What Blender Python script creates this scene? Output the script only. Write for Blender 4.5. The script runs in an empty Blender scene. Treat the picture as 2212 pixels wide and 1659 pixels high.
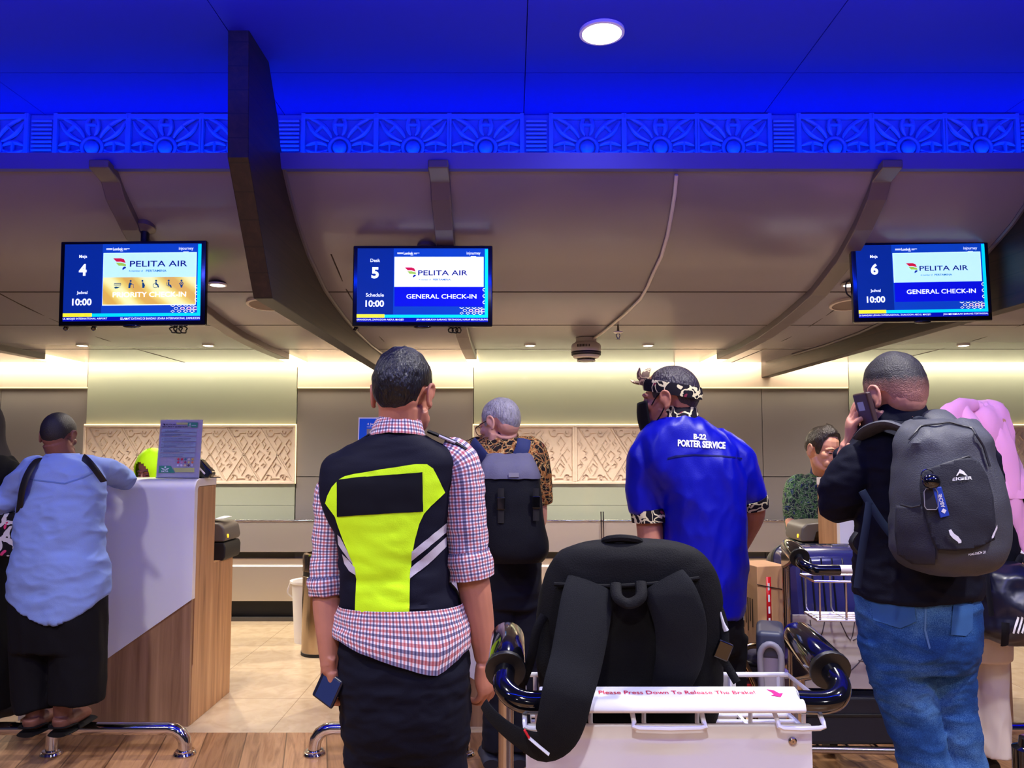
import bpy, bmesh, math, random
from math import sin, cos, tan, pi, radians, sqrt, atan2
from mathutils import Vector, Matrix, noise as mnoise

# ------------------------------------------------------------------ camera, world, exposure
F = 1671.0; CH = 1.38; TH = radians(4.0); HOR = 978.0
CY = HOR - F * tan(TH)
SC = bpy.context.scene
COL = SC.collection
cam_d = bpy.data.cameras.new('camera'); cam = bpy.data.objects.new('camera', cam_d); COL.objects.link(cam)
cam.location = (0, 0, CH); cam.rotation_euler = (pi / 2 + TH, 0, 0)
cam_d.sensor_width = 36; cam_d.lens = F * 36 / 2212; cam_d.shift_y = (CY - 829.5) / 2212
cam_d.clip_start = 0.05
SC.camera = cam
SC.view_settings.view_transform = 'Standard'; SC.view_settings.look = 'None'
SC.view_settings.exposure = 0.0; SC.view_settings.gamma = 1.0; SC.view_settings.use_curve_mapping = False
wd = bpy.data.worlds.new('hall_ambient'); SC.world = wd; wd.use_nodes = True
wd.node_tree.nodes['Background'].inputs[0].default_value = (0.50, 0.48, 0.72, 1)
wd.node_tree.nodes['Background'].inputs[1].default_value = 0.06

def light(name, kind, loc, target, energy, color, size=0.1, size_y=None, spot=None, blend=0.6, spread=None):
    l = bpy.data.lights.new(name, kind); o = bpy.data.objects.new(name, l); COL.objects.link(o)
    o.location = loc
    d = Vector(target) - Vector(loc)
    o.rotation_euler = d.to_track_quat('-Z', 'Y').to_euler()
    l.energy = energy; l.color = color
    if kind == 'AREA':
        l.size = size
        if size_y: l.shape = 'RECTANGLE'; l.size_y = size_y
        if spread: l.spread = spread
    elif kind == 'SPOT':
        l.shadow_soft_size = size; l.spot_size = spot; l.spot_blend = blend
    else:
        l.shadow_soft_size = size
    return o
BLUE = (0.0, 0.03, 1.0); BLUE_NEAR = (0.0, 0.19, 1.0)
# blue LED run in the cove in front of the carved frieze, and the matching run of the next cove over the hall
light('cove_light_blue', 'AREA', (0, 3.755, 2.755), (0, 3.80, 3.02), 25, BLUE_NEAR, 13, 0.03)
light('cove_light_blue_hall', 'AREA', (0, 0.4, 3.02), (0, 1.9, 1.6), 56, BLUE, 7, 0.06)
light('ceiling_fill_blue', 'AREA', (0, 2.36, 2.975), (0, 2.50, 3.1), 105, BLUE, 12, 0.04)  # added unseen fill that brightens the near part of the ceiling
# warm strip above the back wall, ceiling downlights over the desks
light('cove_light_warm', 'AREA', (0, 7.03, 2.30), (0, 7.06, 0.5), 170, (1, 0.88, 0.68), 12, 0.06)
DOWN = [(178, 743), (450, 742), (1145, 741), (1400, 741), (2081, 738), (640, 741), (860, 741), (1750, 741)]
WARM = (1.0, 0.89, 0.76)
# white lamps in the hall ceiling
HALL = [(-1.7, 1.3), (1.9, 1.1), (-0.2, -0.6), (-2.9, 0.1), (3.1, 0.2), (0.9, 2.0), (-2.4, -3.4), (2.2, -3.4), (0.0, -4.4)]

# ------------------------------------------------------------------ helpers
def P(px, py, d):
    a = (px - 1106.0) / F; b = (CY - py) / F
    t = d / (cos(TH) - b * sin(TH))
    return Vector((a * t, d, CH + (sin(TH) + b * cos(TH)) * t))
def ppm(py, d):                       # pixels per metre at that row and depth
    b = (CY - py) / F
    return F * (cos(TH) - b * sin(TH)) / d
def lin(c):
    out = []
    for v in c[:3]:
        v /= 255.0
        out.append(v / 12.92 if v <= 0.04045 else ((v + 0.055) / 1.055) ** 2.4)
    return (*out, 1.0)
MATS = {}
def nodes_of(m): return m.node_tree.nodes, m.node_tree.links
def M(name, col, rough=0.5, metal=0.0, var=None, bump=None, emit=0.0, coat=0.0, spec=None, sheen=0.0, stretch=(1, 1, 1), sss=0.0, trans=0.0):
    if name in MATS: return MATS[name]
    m = bpy.data.materials.new(name); m.use_nodes = True; MATS[name] = m
    n, l = nodes_of(m); b = n['Principled BSDF']
    c = lin(col)
    if spec is None: spec = 0.18 if rough >= 0.6 else 0.5
    b.inputs['Base Color'].default_value = c; b.inputs['Roughness'].default_value = rough; b.inputs['Metallic'].default_value = metal
    b.inputs['Specular IOR Level'].default_value = spec
    b.inputs['Coat Weight'].default_value = coat; b.inputs['Coat Roughness'].default_value = 0.08
    b.inputs['Sheen Weight'].default_value = sheen
    b.inputs['Transmission Weight'].default_value = trans
    if sss: b.inputs['Subsurface Weight'].default_value = sss; b.inputs['Subsurface Radius'].default_value = (0.01, 0.004, 0.002)
    if emit: b.inputs['Emission Color'].default_value = c; b.inputs['Emission Strength'].default_value = emit
    if var or bump:
        tc = n.new('ShaderNodeTexCoord'); mp = n.new('ShaderNodeMapping'); mp.inputs['Scale'].default_value = stretch
        l.new(tc.outputs['Object'], mp.inputs['Vector'])
    if var:
        t = n.new('ShaderNodeTexNoise'); t.inputs['Scale'].default_value = var[0]; t.inputs['Detail'].default_value = 5
        l.new(mp.outputs[0], t.inputs['Vector'])
        r = n.new('ShaderNodeMapRange'); r.inputs['From Min'].default_value = 0.3; r.inputs['From Max'].default_value = 0.7
        r.inputs['To Min'].default_value = 1 - var[1]; r.inputs['To Max'].default_value = 1 + var[1]
        l.new(t.outputs['Fac'], r.inputs['Value'])
        h = n.new('ShaderNodeHueSaturation'); h.inputs['Color'].default_value = c
        l.new(r.outputs[0], h.inputs['Value']); l.new(h.outputs[0], b.inputs['Base Color'])
    if bump:
        t = n.new('ShaderNodeTexNoise'); t.inputs['Scale'].default_value = bump[0]; t.inputs['Detail'].default_value = 4
        l.new(mp.outputs[0], t.inputs['Vector'])
        bp = n.new('ShaderNodeBump'); bp.inputs['Strength'].default_value = bump[1]; bp.inputs['Distance'].default_value = bump[2] if len(bump) > 2 else 0.01
        l.new(t.outputs['Fac'], bp.inputs['Height']); l.new(bp.outputs[0], b.inputs['Normal'])
    return m
def ramp(n, stops, mode='LINEAR'):
    r = n.new('ShaderNodeValToRGB'); e = r.color_ramp.elements; r.color_ramp.interpolation = mode
    while len(e) < len(stops): e.new(0.5)
    for k, (p, c) in enumerate(stops):
        e[k].position = p; e[k].color = lin(c)
    return r
def wood(name, c0, c1, c2, axis='Z', scale=1.0, rough=0.45):
    if name in MATS: return MATS[name]
    m = M(name, c1, rough); n, l = nodes_of(m); b = n['Principled BSDF']
    tc = n.new('ShaderNodeTexCoord'); mp = n.new('ShaderNodeMapping')
    s = {'X': (1.2, 26, 26), 'Y': (26, 1.2, 26), 'Z': (26, 26, 1.2)}[axis]
    mp.inputs['Scale'].default_value = [v * scale for v in s]
    l.new(tc.outputs['Object'], mp.inputs[0])
    t = n.new('ShaderNodeTexNoise'); t.inputs['Scale'].default_value = 1.0; t.inputs['Detail'].default_value = 8; t.inputs['Roughness'].default_value = 0.62; t.inputs['Distortion'].default_value = 0.6
    l.new(mp.outputs[0], t.inputs['Vector'])
    r = ramp(n, [(0.32, c0), (0.5, c1), (0.68, c2)]); l.new(t.outputs['Fac'], r.inputs[0]); l.new(r.outputs[0], b.inputs['Base Color'])
    bp = n.new('ShaderNodeBump'); bp.inputs['Strength'].default_value = 0.08; l.new(t.outputs['Fac'], bp.inputs['Height']); l.new(bp.outputs[0], b.inputs['Normal'])
    return m

OFF = {}
def empty(name, loc, label=None, cat=None, group=None, kind=None):
    o = bpy.data.objects.new(name, None); COL.objects.link(o); o.location = loc; OFF[o.name] = Vector(loc)
    o.empty_display_size = 0.1
    return tag(o, label, cat, group, kind)
def tag(o, label=None, cat=None, group=None, kind=None):
    if label: o['label'] = label
    if cat: o['category'] = cat
    if group: o['group'] = group
    if kind: o['kind'] = kind
    return o
def copy_tree(o, parent=None, loc=None, label=None):
    c = o.copy(); COL.objects.link(c); OFF[c.name] = OFF[o.name]
    if parent: c.parent = parent
    if loc is not None: c.location = loc
    if label: c['label'] = label
    for ch in list(o.children): copy_tree(ch, c)
    return c
def catmull(pts, n):
    """resample a list of equal-length tuples through Catmull-Rom"""
    if n <= 1: return [tuple(p) for p in pts]
    out = []
    m = len(pts)
    for i in range(m - 1):
        p0 = pts[max(i - 1, 0)]; p1 = pts[i]; p2 = pts[i + 1]; p3 = pts[min(i + 2, m - 1)]
        for k in range(n):
            t = k / n; t2 = t * t; t3 = t2 * t
            out.append(tuple(0.5 * ((2 * b) + (-a + c) * t + (2 * a - 5 * b + 4 * c - d) * t2 + (-a + 3 * b - 3 * c + d) * t3) for a, b, c, d in zip(p0, p1, p2, p3)))
    out.append(tuple(pts[-1]))
    return out

class MB:
    def __init__(s): s.v = []; s.f = []; s.uv = {}; s.mi = {}
    def add(s, vs, fs, uvs=None, mi=0):
        o = len(s.v); s.v += [Vector(p) for p in vs]
        for k, f in enumerate(fs):
            if uvs is not None: s.uv[len(s.f)] = uvs[k]
            if mi: s.mi[len(s.f)] = mi
            s.f.append(tuple(i + o for i in f))
        return s
    def join(s, o):
        n = len(s.f); s_o = len(s.v); s.v += [p.copy() for p in o.v]
        for k, f in enumerate(o.f):
            if k in o.uv: s.uv[n + k] = o.uv[k]
            if k in o.mi: s.mi[n + k] = o.mi[k]
            s.f.append(tuple(i + s_o for i in f))
        return s
    def xf(s, mtx): s.v = [mtx @ p for p in s.v]; return s
    def box(s, c, size, rot=None, mi=0):
        x, y, z = (k / 2 for k in size); c = Vector(c)
        vs = [Vector((a * x, b * y, d * z)) for a in (-1, 1) for b in (-1, 1) for d in (-1, 1)]
        if rot is not None: vs = [rot @ p for p in vs]
        return s.add([p + c for p in vs], [(0, 1, 3, 2), (4, 6, 7, 5), (0, 4, 5, 1), (2, 3, 7, 6), (0, 2, 6, 4), (1, 5, 7, 3)], mi=mi)
    def bb(s, x0, x1, y0, y1, z0, z1, mi=0): return s.box(((x0 + x1) / 2, (y0 + y1) / 2, (z0 + z1) / 2), (abs(x1 - x0), abs(y1 - y0), abs(z1 - z0)), mi=mi)
    def prism(s, poly, a, b, fn, mi=0):
        """poly in 2D, fn(u, v, w) -> point, w from a to b"""
        n = len(poly)
        vs = [fn(u, v, a) for u, v in poly] + [fn(u, v, b) for u, v in poly]
        fs = [tuple(range(n))[::-1], tuple(range(n, 2 * n))] + [(i, (i + 1) % n, n + (i + 1) % n, n + i) for i in range(n)]
        return s.add(vs, fs, mi=mi)
    def tube(s, pts, r, n=10, res=1, cap=True, flat=None, up=None, closed=False, mi=0):
        """pts world points; r radius or list; flat = ratio of second radius, along the frame's second axis"""
        pts = [Vector(p) for p in pts]
        rr = list(r) if isinstance(r, (list, tuple)) else [r] * len(pts)
        if res > 1:
            q = catmull([(*p, a) for p, a in zip(pts, rr)], res); pts = [Vector(a[:3]) for a in q]; rr = [max(a[3], 1e-4) for a in q]
        m = len(pts); vs = []; fs = []
        tg = [((pts[(i + 1) % m] - pts[i - 1]) if closed else (pts[min(i + 1, m - 1)] - pts[max(i - 1, 0)])).normalized() for i in range(m)]
        u = Vector(up) if up is not None else (Vector((0, 0, 1)) if abs(tg[0].z) < 0.9 else Vector((0, 1, 0)))
        L = 0; uvr = []
        for i in range(m):
            u = (u - tg[i] * u.dot(tg[i]))
            u = u.normalized() if u.length > 1e-6 else tg[i].orthogonal().normalized()
            w = tg[i].cross(u)
            fl = flat if flat else 1.0
            for k in range(n):
                a = 2 * pi * k / n
                vs.append(pts[i] + w * (cos(a) * rr[i]) + u * (sin(a) * rr[i] * fl))
            if i: L += (pts[i] - pts[i - 1]).length
            uvr.append((L, rr[i]))
        uvs = []
        for i in range(m if closed else m - 1):
            j = (i + 1) % m
            for k in range(n):
                k2 = (k + 1) % n
                fs.append((i * n + k, i * n + k2, j * n + k2, j * n + k))
                a, b = uvr[i], uvr[j if j else i]; c = 2 * pi / n
                rm = sum(rr) / len(rr)
                uvs.append(((k * c * rm, a[0]), ((k + 1) * c * rm, a[0]), ((k + 1) * c * rm, b[0]), (k * c * rm, b[0])))
        if cap and not closed:
            fs.append(tuple(range(n))[::-1]); fs.append(tuple(range((m - 1) * n, m * n)))
            uvs += [tuple((0, 0) for _ in range(n))] * 2
        return s.add(vs, fs, uvs, mi)
    def loft(s, rings, cap=(True, True), uv=True, mi=0):
        n = len(rings[0]); vs = [p for r in rings for p in r]; fs = []; uvs = []
        L = [0.0]
        for a, b in zip(rings, rings[1:]): L.append(L[-1] + sum((Vector(p) - Vector(q)).length for p, q in zip(a, b)) / n)
        mid = rings[len(rings) // 2]; A = [0.0]
        for k in range(n): A.append(A[-1] + (Vector(mid[(k + 1) % n]) - Vector(mid[k])).length)
        for i in range(len(rings) - 1):
            for k in range(n):
                k2 = (k + 1) % n
                fs.append((i * n + k, i * n + k2, (i + 1) * n + k2, (i + 1) * n + k))
                uvs.append(((A[k], L[i]), (A[k + 1], L[i]), (A[k + 1], L[i + 1]), (A[k], L[i + 1])))
        for c, base, flip in ((cap[0], 0, True), (cap[1], (len(rings) - 1) * n, False)):
            if c:
                t = tuple(range(base, base + n)); fs.append(t[::-1] if flip else t); uvs.append(tuple((0, 0) for _ in t))
        return s.add(vs, fs, uvs, mi)
    def rows(s, rows, n=28, res=4, ex=2.3, shrink=0.0, cap=(True, True), yaw=0.0, mi=0):
        """rows of (py, x_left, x_right, depth, thickness[, exponent]) in picture rows -> loft of horizontal rings"""
        q = catmull([(r[0], r[1], r[2], r[3], r[4], r[5] if len(r) > 5 else ex) for r in rows], res)
        rings = []
        for py, xl, xr, d, th, e in q:
            c = P((xl + xr) / 2, py, d); hw = max((xr - xl) / 2 / ppm(py, d) - shrink, 0.004); hd = max(th / 2 - shrink, 0.004)
            rg = []
            for k in range(n):
                a = 2 * pi * k / n; ca, sa = cos(a), sin(a)
                x = hw * math.copysign(abs(ca) ** (2 / e), ca); y = hd * math.copysign(abs(sa) ** (2 / e), sa)
                rg.append(c + Vector((x * cos(yaw) - y * sin(yaw), x * sin(yaw) + y * cos(yaw), 0)))
            rings.append(rg)
        if rings[0][0].z > rings[-1][0].z: rings = rings[::-1]; cap = cap[::-1]
        return s.loft(rings, cap, mi=mi)
    def ell(s, c, r, rot=None, nu=16, nv=10, mi=0):
        vs = []; fs = []; c = Vector(c)
        r = (r, r, r) if not isinstance(r, (tuple, list)) else r
        for j in range(nv + 1):
            t = pi * j / nv
            for i in range(nu):
                a = 2 * pi * i / nu
                p = Vector((r[0] * sin(t) * cos(a), r[1] * sin(t) * sin(a), r[2] * cos(t)))
                vs.append((rot @ p if rot is not None else p) + c)
        for j in range(nv):
            for i in range(nu):
                i2 = (i + 1) % nu
                if j == 0: fs.append((i, nu + i, nu + i2))
                elif j == nv - 1: fs.append((j * nu + i, (j + 1) * nu + i, j * nu + i2))
                else: fs.append((j * nu + i, (j + 1) * nu + i, (j + 1) * nu + i2, j * nu + i2))
        return s.add(vs, fs, mi=mi)
    def lathe(s, prof, c, axis=(0, 0, 1), n=24, mi=0):
        """prof of (radius, height)"""
        q = Vector((0, 0, 1)).rotation_difference(Vector(axis)); c = Vector(c); vs = []; fs = []
        for r, h in prof:
            for k in range(n):
                a = 2 * pi * k / n; vs.append(q @ Vector((r * cos(a), r * sin(a), h)) + c)
        for i in range(len(prof) - 1):
            for k in range(n):
                k2 = (k + 1) % n; fs.append((i * n + k, i * n + k2, (i + 1) * n + k2, (i + 1) * n + k))
        fs.append(tuple(range(n))[::-1]); fs.append(tuple(range((len(prof) - 1) * n, len(prof) * n)))
        return s.add(vs, fs, mi=mi)
    def grid(s, fn, nu, nv, mi=0, uv=True):
        vs = [fn(i / nu, j / nv) for j in range(nv + 1) for i in range(nu + 1)]; fs = []; uvs = []
        for j in range(nv):
            for i in range(nu):
                a = j * (nu + 1) + i; fs.append((a, a + 1, a + nu + 2, a + nu + 1))
                uvs.append(((i / nu, j / nv), ((i + 1) / nu, j / nv), ((i + 1) / nu, (j + 1) / nv), (i / nu, (j + 1) / nv)))
        return s.add(vs, fs, uvs if uv else None, mi)
    def build(s, name, mat, parent=None, smooth=True, bevel=0.0, seg=2, sub=0, remesh=0.0, it=0, solid=0.0, soff=0.0, wr=None, sharp=True, merge=False):
        me = bpy.data.meshes.new(name)
        off = None
        if parent is not None: off = OFF[parent.name]
        else:
            xs = [p.x for p in s.v]; ys = [p.y for p in s.v]; zs = [p.z for p in s.v]
            off = Vector(((min(xs) + max(xs)) / 2, (min(ys) + max(ys)) / 2, min(zs)))
        me.from_pydata([tuple(p - off) for p in s.v], [], s.f)
        if s.uv:
            ul = me.uv_layers.new(name='UVMap')
            for k, pl in enumerate(me.polygons):
                if k in s.uv:
                    for li, c in zip(pl.loop_indices, s.uv[k]): ul.data[li].uv = c
        mats = mat if isinstance(mat, (list, tuple)) else [mat]
        for m in mats: me.materials.append(m)
        for k, mi in s.mi.items(): me.polygons[k].material_index = mi
        bm = bmesh.new(); bm.from_mesh(me)
        if merge: bmesh.ops.remove_doubles(bm, verts=bm.verts, dist=1e-5)
        bmesh.ops.recalc_face_normals(bm, faces=bm.faces); bm.to_mesh(me); bm.free()
        o = bpy.data.objects.new(name, me); COL.objects.link(o)
        if parent is not None: o.parent = parent
        else: o.location = off
        OFF[o.name] = off
        if solid:
            md = o.modifiers.new('solid', 'SOLIDIFY'); md.thickness = solid; md.offset = soff
        if remesh:
            md = o.modifiers.new('remesh', 'REMESH'); md.mode = 'VOXEL'; md.voxel_size = remesh; md.use_smooth_shade = True
        if it:
            md = o.modifiers.new('smooth', 'SMOOTH'); md.iterations = it; md.factor = 0.5
        if remesh or it or (wr and solid):
            dg = bpy.context.evaluated_depsgraph_get(); ev = o.evaluated_get(dg)
            nm = bpy.data.meshes.new_from_object(ev, preserve_all_data_layers=True, depsgraph=dg); nm.name = name
            o.modifiers.clear(); o.data = nm; bpy.data.meshes.remove(me); me = nm
            if not me.materials:
                for m in mats: me.materials.append(m)
        if wr: wrinkle(me, off, *wr) if not isinstance(wr[0], tuple) else [wrinkle(me, off, *w) for w in wr]
        if smooth:
            me.polygons.foreach_set('use_smooth', [True] * len(me.polygons))
            if not remesh and sharp and bevel == 0 and sub == 0: me.set_sharp_from_angle(angle=radians(38))
        if bevel:
            md = o.modifiers.new('bevel', 'BEVEL'); md.width = bevel; md.segments = seg; md.limit_method = 'ANGLE'; md.angle_limit = radians(35); md.harden_normals = True
        if sub:
            md = o.modifiers.new('subd', 'SUBSURF'); md.levels = sub; md.render_levels = sub
        return o
def wrinkle(me, off, amp, scale, seed=0.0, mask=None, ridged=True):
    """push the cloth along its normals by stretched noise: real folds"""
    sv = Vector((seed, seed * 1.7, -seed)); sx, sy, sz = scale
    nrm = [v.normal.copy() for v in me.vertices]
    for v, n in zip(me.vertices, nrm):
        p = v.co + off
        q = Vector((p.x * sx, p.y * sy, p.z * sz)) + sv
        a = mnoise.noise(q) + 0.5 * mnoise.noise(q * 2.1)
        if ridged: a = (0.45 - abs(a)) * 1.6
        k = mask(p) if mask else 1.0
        v.co += n * (a * amp * k)
def text_mesh(body, size, bold=0.0, spacing=1.0, align='CENTER', sx=1.0, shear=0.0):
    """outline lettering as a flat mesh builder (x right, y up), z = 0"""
    c = bpy.data.curves.new('t', 'FONT'); c.body = body; c.size = size; c.align_x = align; c.align_y = 'CENTER'; c.space_character = spacing
    c.offset = bold; c.fill_mode = 'FRONT'; c.resolution_u = 3; c.shear = shear
    o = bpy.data.objects.new('t', c); COL.objects.link(o)
    dg = bpy.context.evaluated_depsgraph_get(); me = bpy.data.meshes.new_from_object(o.evaluated_get(dg), depsgraph=dg)
    b = MB(); b.add([Vector((v.co.x * sx, v.co.y, 0)) for v in me.vertices], [tuple(p.vertices) for p in me.polygons])
    bpy.data.objects.remove(o); bpy.data.curves.remove(c); bpy.data.meshes.remove(me)
    return b
def fit(mb, w=None, h=None):
    xs = [p.x for p in mb.v]; ys = [p.y for p in mb.v]
    x0, x1, y0, y1 = min(xs), max(xs), min(ys), max(ys)
    kx = w / (x1 - x0) if w else None; ky = h / (y1 - y0) if h else None
    if kx is None: kx = ky
    if ky is None: ky = kx
    cx, cy = (x0 + x1) / 2, (y0 + y1) / 2
    mb.v = [Vector(((p.x - cx) * kx, (p.y - cy) * ky, p.z)) for p in mb.v]
    return mb
# ------------------------------------------------------------------ setting
def soffit_z(d):
    k = [(3.53, 2.725), (3.62, 2.64), (3.8, 2.515), (4.0, 2.42), (4.36, 2.315), (4.8, 2.255), (5.3, 2.215), (5.8, 2.20), (7.2, 2.20)]
    for (a, za), (b, zb) in zip(k, k[1:]):
        if d <= b: t = (d - a) / (b - a); return za + (zb - za) * t
    return 2.20
SOF_D = [3.54, 3.58, 3.63, 3.70, 3.78, 3.88, 4.0, 4.15, 4.35, 4.6, 4.9, 5.3, 5.8, 6.4, 7.0]
XL, XR = -6.4, 6.4
WALL = 7.10
m_ceil = M('ceiling_led_tint', (30, 36, 190), 0.6)  # blue of the LED light is put into this base colour
m_soffit = M('soffit_panel', (126, 118, 128), 0.22, spec=0.45, var=(0.7, 0.05))
m_wood_dark = wood('fin_wood', (26, 16, 11), (40, 26, 17), (54, 36, 24), 'Y', 1.0, 0.46)
m_grey = M('wall_grey_laminate', (124, 118, 115), 0.5, bump=(220, 0.05))
m_beige = M('wall_beige_laminate', (206, 188, 168), 0.5)
m_glass = M('back_painted_glass', (158, 164, 146), 0.04, spec=0.55, coat=0.4)
m_carve = M('carved_plaster', (216, 198, 180), 0.75, var=(14, 0.05))
m_steel = M('brushed_steel', (206, 198, 188), 0.36, 0.8, stretch=(1, 1, 60), bump=(9, 0.06))
m_chrome = M('polished_chrome', (215, 212, 215), 0.08, 1.0)
m_black = M('matte_black', (14, 14, 16), 0.55)
m_blackgloss = M('glossy_black_plastic', (8, 8, 10), 0.12, coat=0.6)
m_white = M('white_solid_surface', (228, 226, 230), 0.22, coat=0.3)
m_oak = wood('counter_oak', (140, 98, 62), (176, 130, 88), (200, 156, 112), 'Z', 0.9, 0.42)
m_led_warm = M('warm_led', (255, 232, 190), emit=9.0)
m_led_blue = M('blue_led', (30, 90, 255), emit=6.0)
m_lamp = M('lamp_glow', (255, 240, 222), emit=14.0)
m_paper = M('white_paper', (236, 234, 240), 0.7)

def floor_mat():
    m = M('plank_floor', (150, 110, 76), 0.32); n, l = nodes_of(m); b = n['Principled BSDF']
    tc = n.new('ShaderNodeTexCoord'); mp = n.new('ShaderNodeMapping'); mp.inputs['Rotation'].default_value = (0, 0, radians(76))
    l.new(tc.outputs['Object'], mp.inputs[0])
    br = n.new('ShaderNodeTexBrick'); br.offset = 0.37; br.inputs['Scale'].default_value = 1.0
    br.inputs['Brick Width'].default_value = 1.2; br.inputs['Row Height'].default_value = 0.19; br.inputs['Mortar Size'].default_value = 0.003
    br.inputs['Color1'].default_value = lin((152, 114, 82)); br.inputs['Color2'].default_value = lin((186, 144, 106)); br.inputs['Mortar'].default_value = lin((112, 84, 60))
    l.new(mp.outputs[0], br.inputs['Vector'])
    mp2 = n.new('ShaderNodeMapping'); mp2.inputs['Scale'].default_value = (2.2, 30, 1); l.new(mp.outputs[0], mp2.inputs[0])
    t = n.new('ShaderNodeTexNoise'); t.inputs['Scale'].default_value = 1.0; t.inputs['Detail'].default_value = 8; t.inputs['Roughness'].default_value = 0.6; t.inputs['Distortion'].default_value = 0.8
    l.new(mp2.outputs[0], t.inputs['Vector'])
    r = ramp(n, [(0.3, (170, 150, 140)), (0.55, (255, 250, 245)), (0.75, (205, 180, 160))]); l.new(t.outputs['Fac'], r.inputs[0])
    mx = n.new('ShaderNodeMix'); mx.data_type = 'RGBA'; mx.blend_type = 'MULTIPLY'; mx.inputs[0].default_value = 1.0
    l.new(br.outputs['Color'], mx.inputs[6]); l.new(r.outputs[0], mx.inputs[7]); l.new(mx.outputs[2], b.inputs['Base Color'])
    return m
def tile_mat():
    m = M('beige_floor_tile', (206, 184, 152), 0.16); n, l = nodes_of(m); b = n['Principled BSDF']
    tc = n.new('ShaderNodeTexCoord'); br = n.new('ShaderNodeTexBrick'); br.offset = 0.0; br.inputs['Scale'].default_value = 1.0
    br.inputs['Brick Width'].default_value = 0.6; br.inputs['Row Height'].default_value = 0.6; br.inputs['Mortar Size'].default_value = 0.0025
    br.inputs['Color1'].default_value = lin((204, 182, 150)); br.inputs['Color2'].default_value = lin((208, 187, 156)); br.inputs['Mortar'].default_value = lin((168, 146, 118))
    l.new(tc.outputs['Object'], br.inputs['Vector'])
    t = n.new('ShaderNodeTexNoise'); t.inputs['Scale'].default_value = 9; t.inputs['Detail'].default_value = 8; t.inputs['Distortion'].default_value = 1.2; l.new(tc.outputs['Object'], t.inputs['Vector'])
    r = ramp(n, [(0.35, (242, 238, 234)), (0.6, (255, 255, 255))]); l.new(t.outputs['Fac'], r.inputs[0])
    mx = n.new('ShaderNodeMix'); mx.data_type = 'RGBA'; mx.blend_type = 'MULTIPLY'; mx.inputs[0].default_value = 1.0
    l.new(br.outputs['Color'], mx.inputs[6]); l.new(r.outputs[0], mx.inputs[7]); l.new(mx.outputs[2], b.inputs['Base Color'])
    return m
S = dict(kind='structure')
tag(MB().bb(XL, XR, -5, 3.93, -0.1, 0).build('floor', floor_mat()), **S)
tag(MB().bb(XL, XR, 3.93, 7.4, -0.1, 0).build('tiled_floor', tile_mat()), **S)

# hall ceiling (flat, with fine panel seams) -------------------------------------
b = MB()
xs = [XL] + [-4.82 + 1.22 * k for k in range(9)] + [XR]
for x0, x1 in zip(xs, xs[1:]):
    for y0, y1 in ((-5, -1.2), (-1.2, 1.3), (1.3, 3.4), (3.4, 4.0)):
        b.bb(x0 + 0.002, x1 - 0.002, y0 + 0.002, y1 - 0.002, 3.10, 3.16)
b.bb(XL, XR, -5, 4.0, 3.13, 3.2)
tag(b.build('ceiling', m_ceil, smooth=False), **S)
# curved soffit over the desks
b = MB()
prof = [(d, soffit_z(d)) for d in SOF_D]
seams = [4.42, 5.12, 6.1]
rings = []
for d, z in prof: rings.append((d, z))
for i in range(len(rings) - 1):
    (d0, z0), (d1, z1) = rings[i], rings[i + 1]
    b.add([(XL, d0, z0), (XR, d0, z0), (XR, d1, z1), (XL, d1, z1)], [(0, 1, 2, 3)])
b.add([(XL, 7.0, 2.20), (XR, 7.0, 2.20), (XR, 7.0, 2.36), (XL, 7.0, 2.36)], [(0, 1, 2, 3)])
b.add([(XL, 7.0, 2.36), (XR, 7.0, 2.36), (XR, 7.12, 2.36), (XL, 7.12, 2.36)], [(0, 1, 2, 3)])
so = tag(b.build('soffit_ceiling', m_soffit, merge=True), **S)
b = MB()
for d in seams: b.bb(XL, XR, d - 0.004, d + 0.004, soffit_z(d) - 0.0015, soffit_z(d) + 0.01)
for x in (-2.98, -5.2, 3.4, -0.95, 2.0):
    b.tube([(x, d, soffit_z(d) + 0.002) for d in (4.0, 4.2, 4.4, 4.7, 5.1, 5.6, 6.3, 7.0)], 0.005, 6)
b.build('seam_line', M('seam_dark', (58, 48, 46), 0.8), so, smooth=False)
# ledge of the blue cove
b = MB()
b.prism([(3.53, 2.715), (3.56, 2.715), (3.56, 2.735), (3.84, 2.735), (3.84, 2.72), (3.9, 2.72), (3.9, 2.70), (3.58, 2.70), (3.52, 2.70), (3.49, 2.765), (3.53, 2.765)], XL, XR, lambda u, v, w: Vector((w, u, v)))
led = tag(b.build('trim_1', M('cove_ledge', (54, 58, 196), 0.45), smooth=False), **S)  # ledge colour carries the blue LED light
MB().bb(XL, XR, 3.63, 3.65, 2.736, 2.752).build('led_strip', m_led_blue, led)
tag(MB().bb(XL, XR, 2.33, 2.40, 2.955, 2.97).build('fill_light_trim', M('cove_ledge', (54, 58, 196), 0.45), smooth=False), **S)  # unseen trim strip, added under the blue ceiling fill
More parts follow.
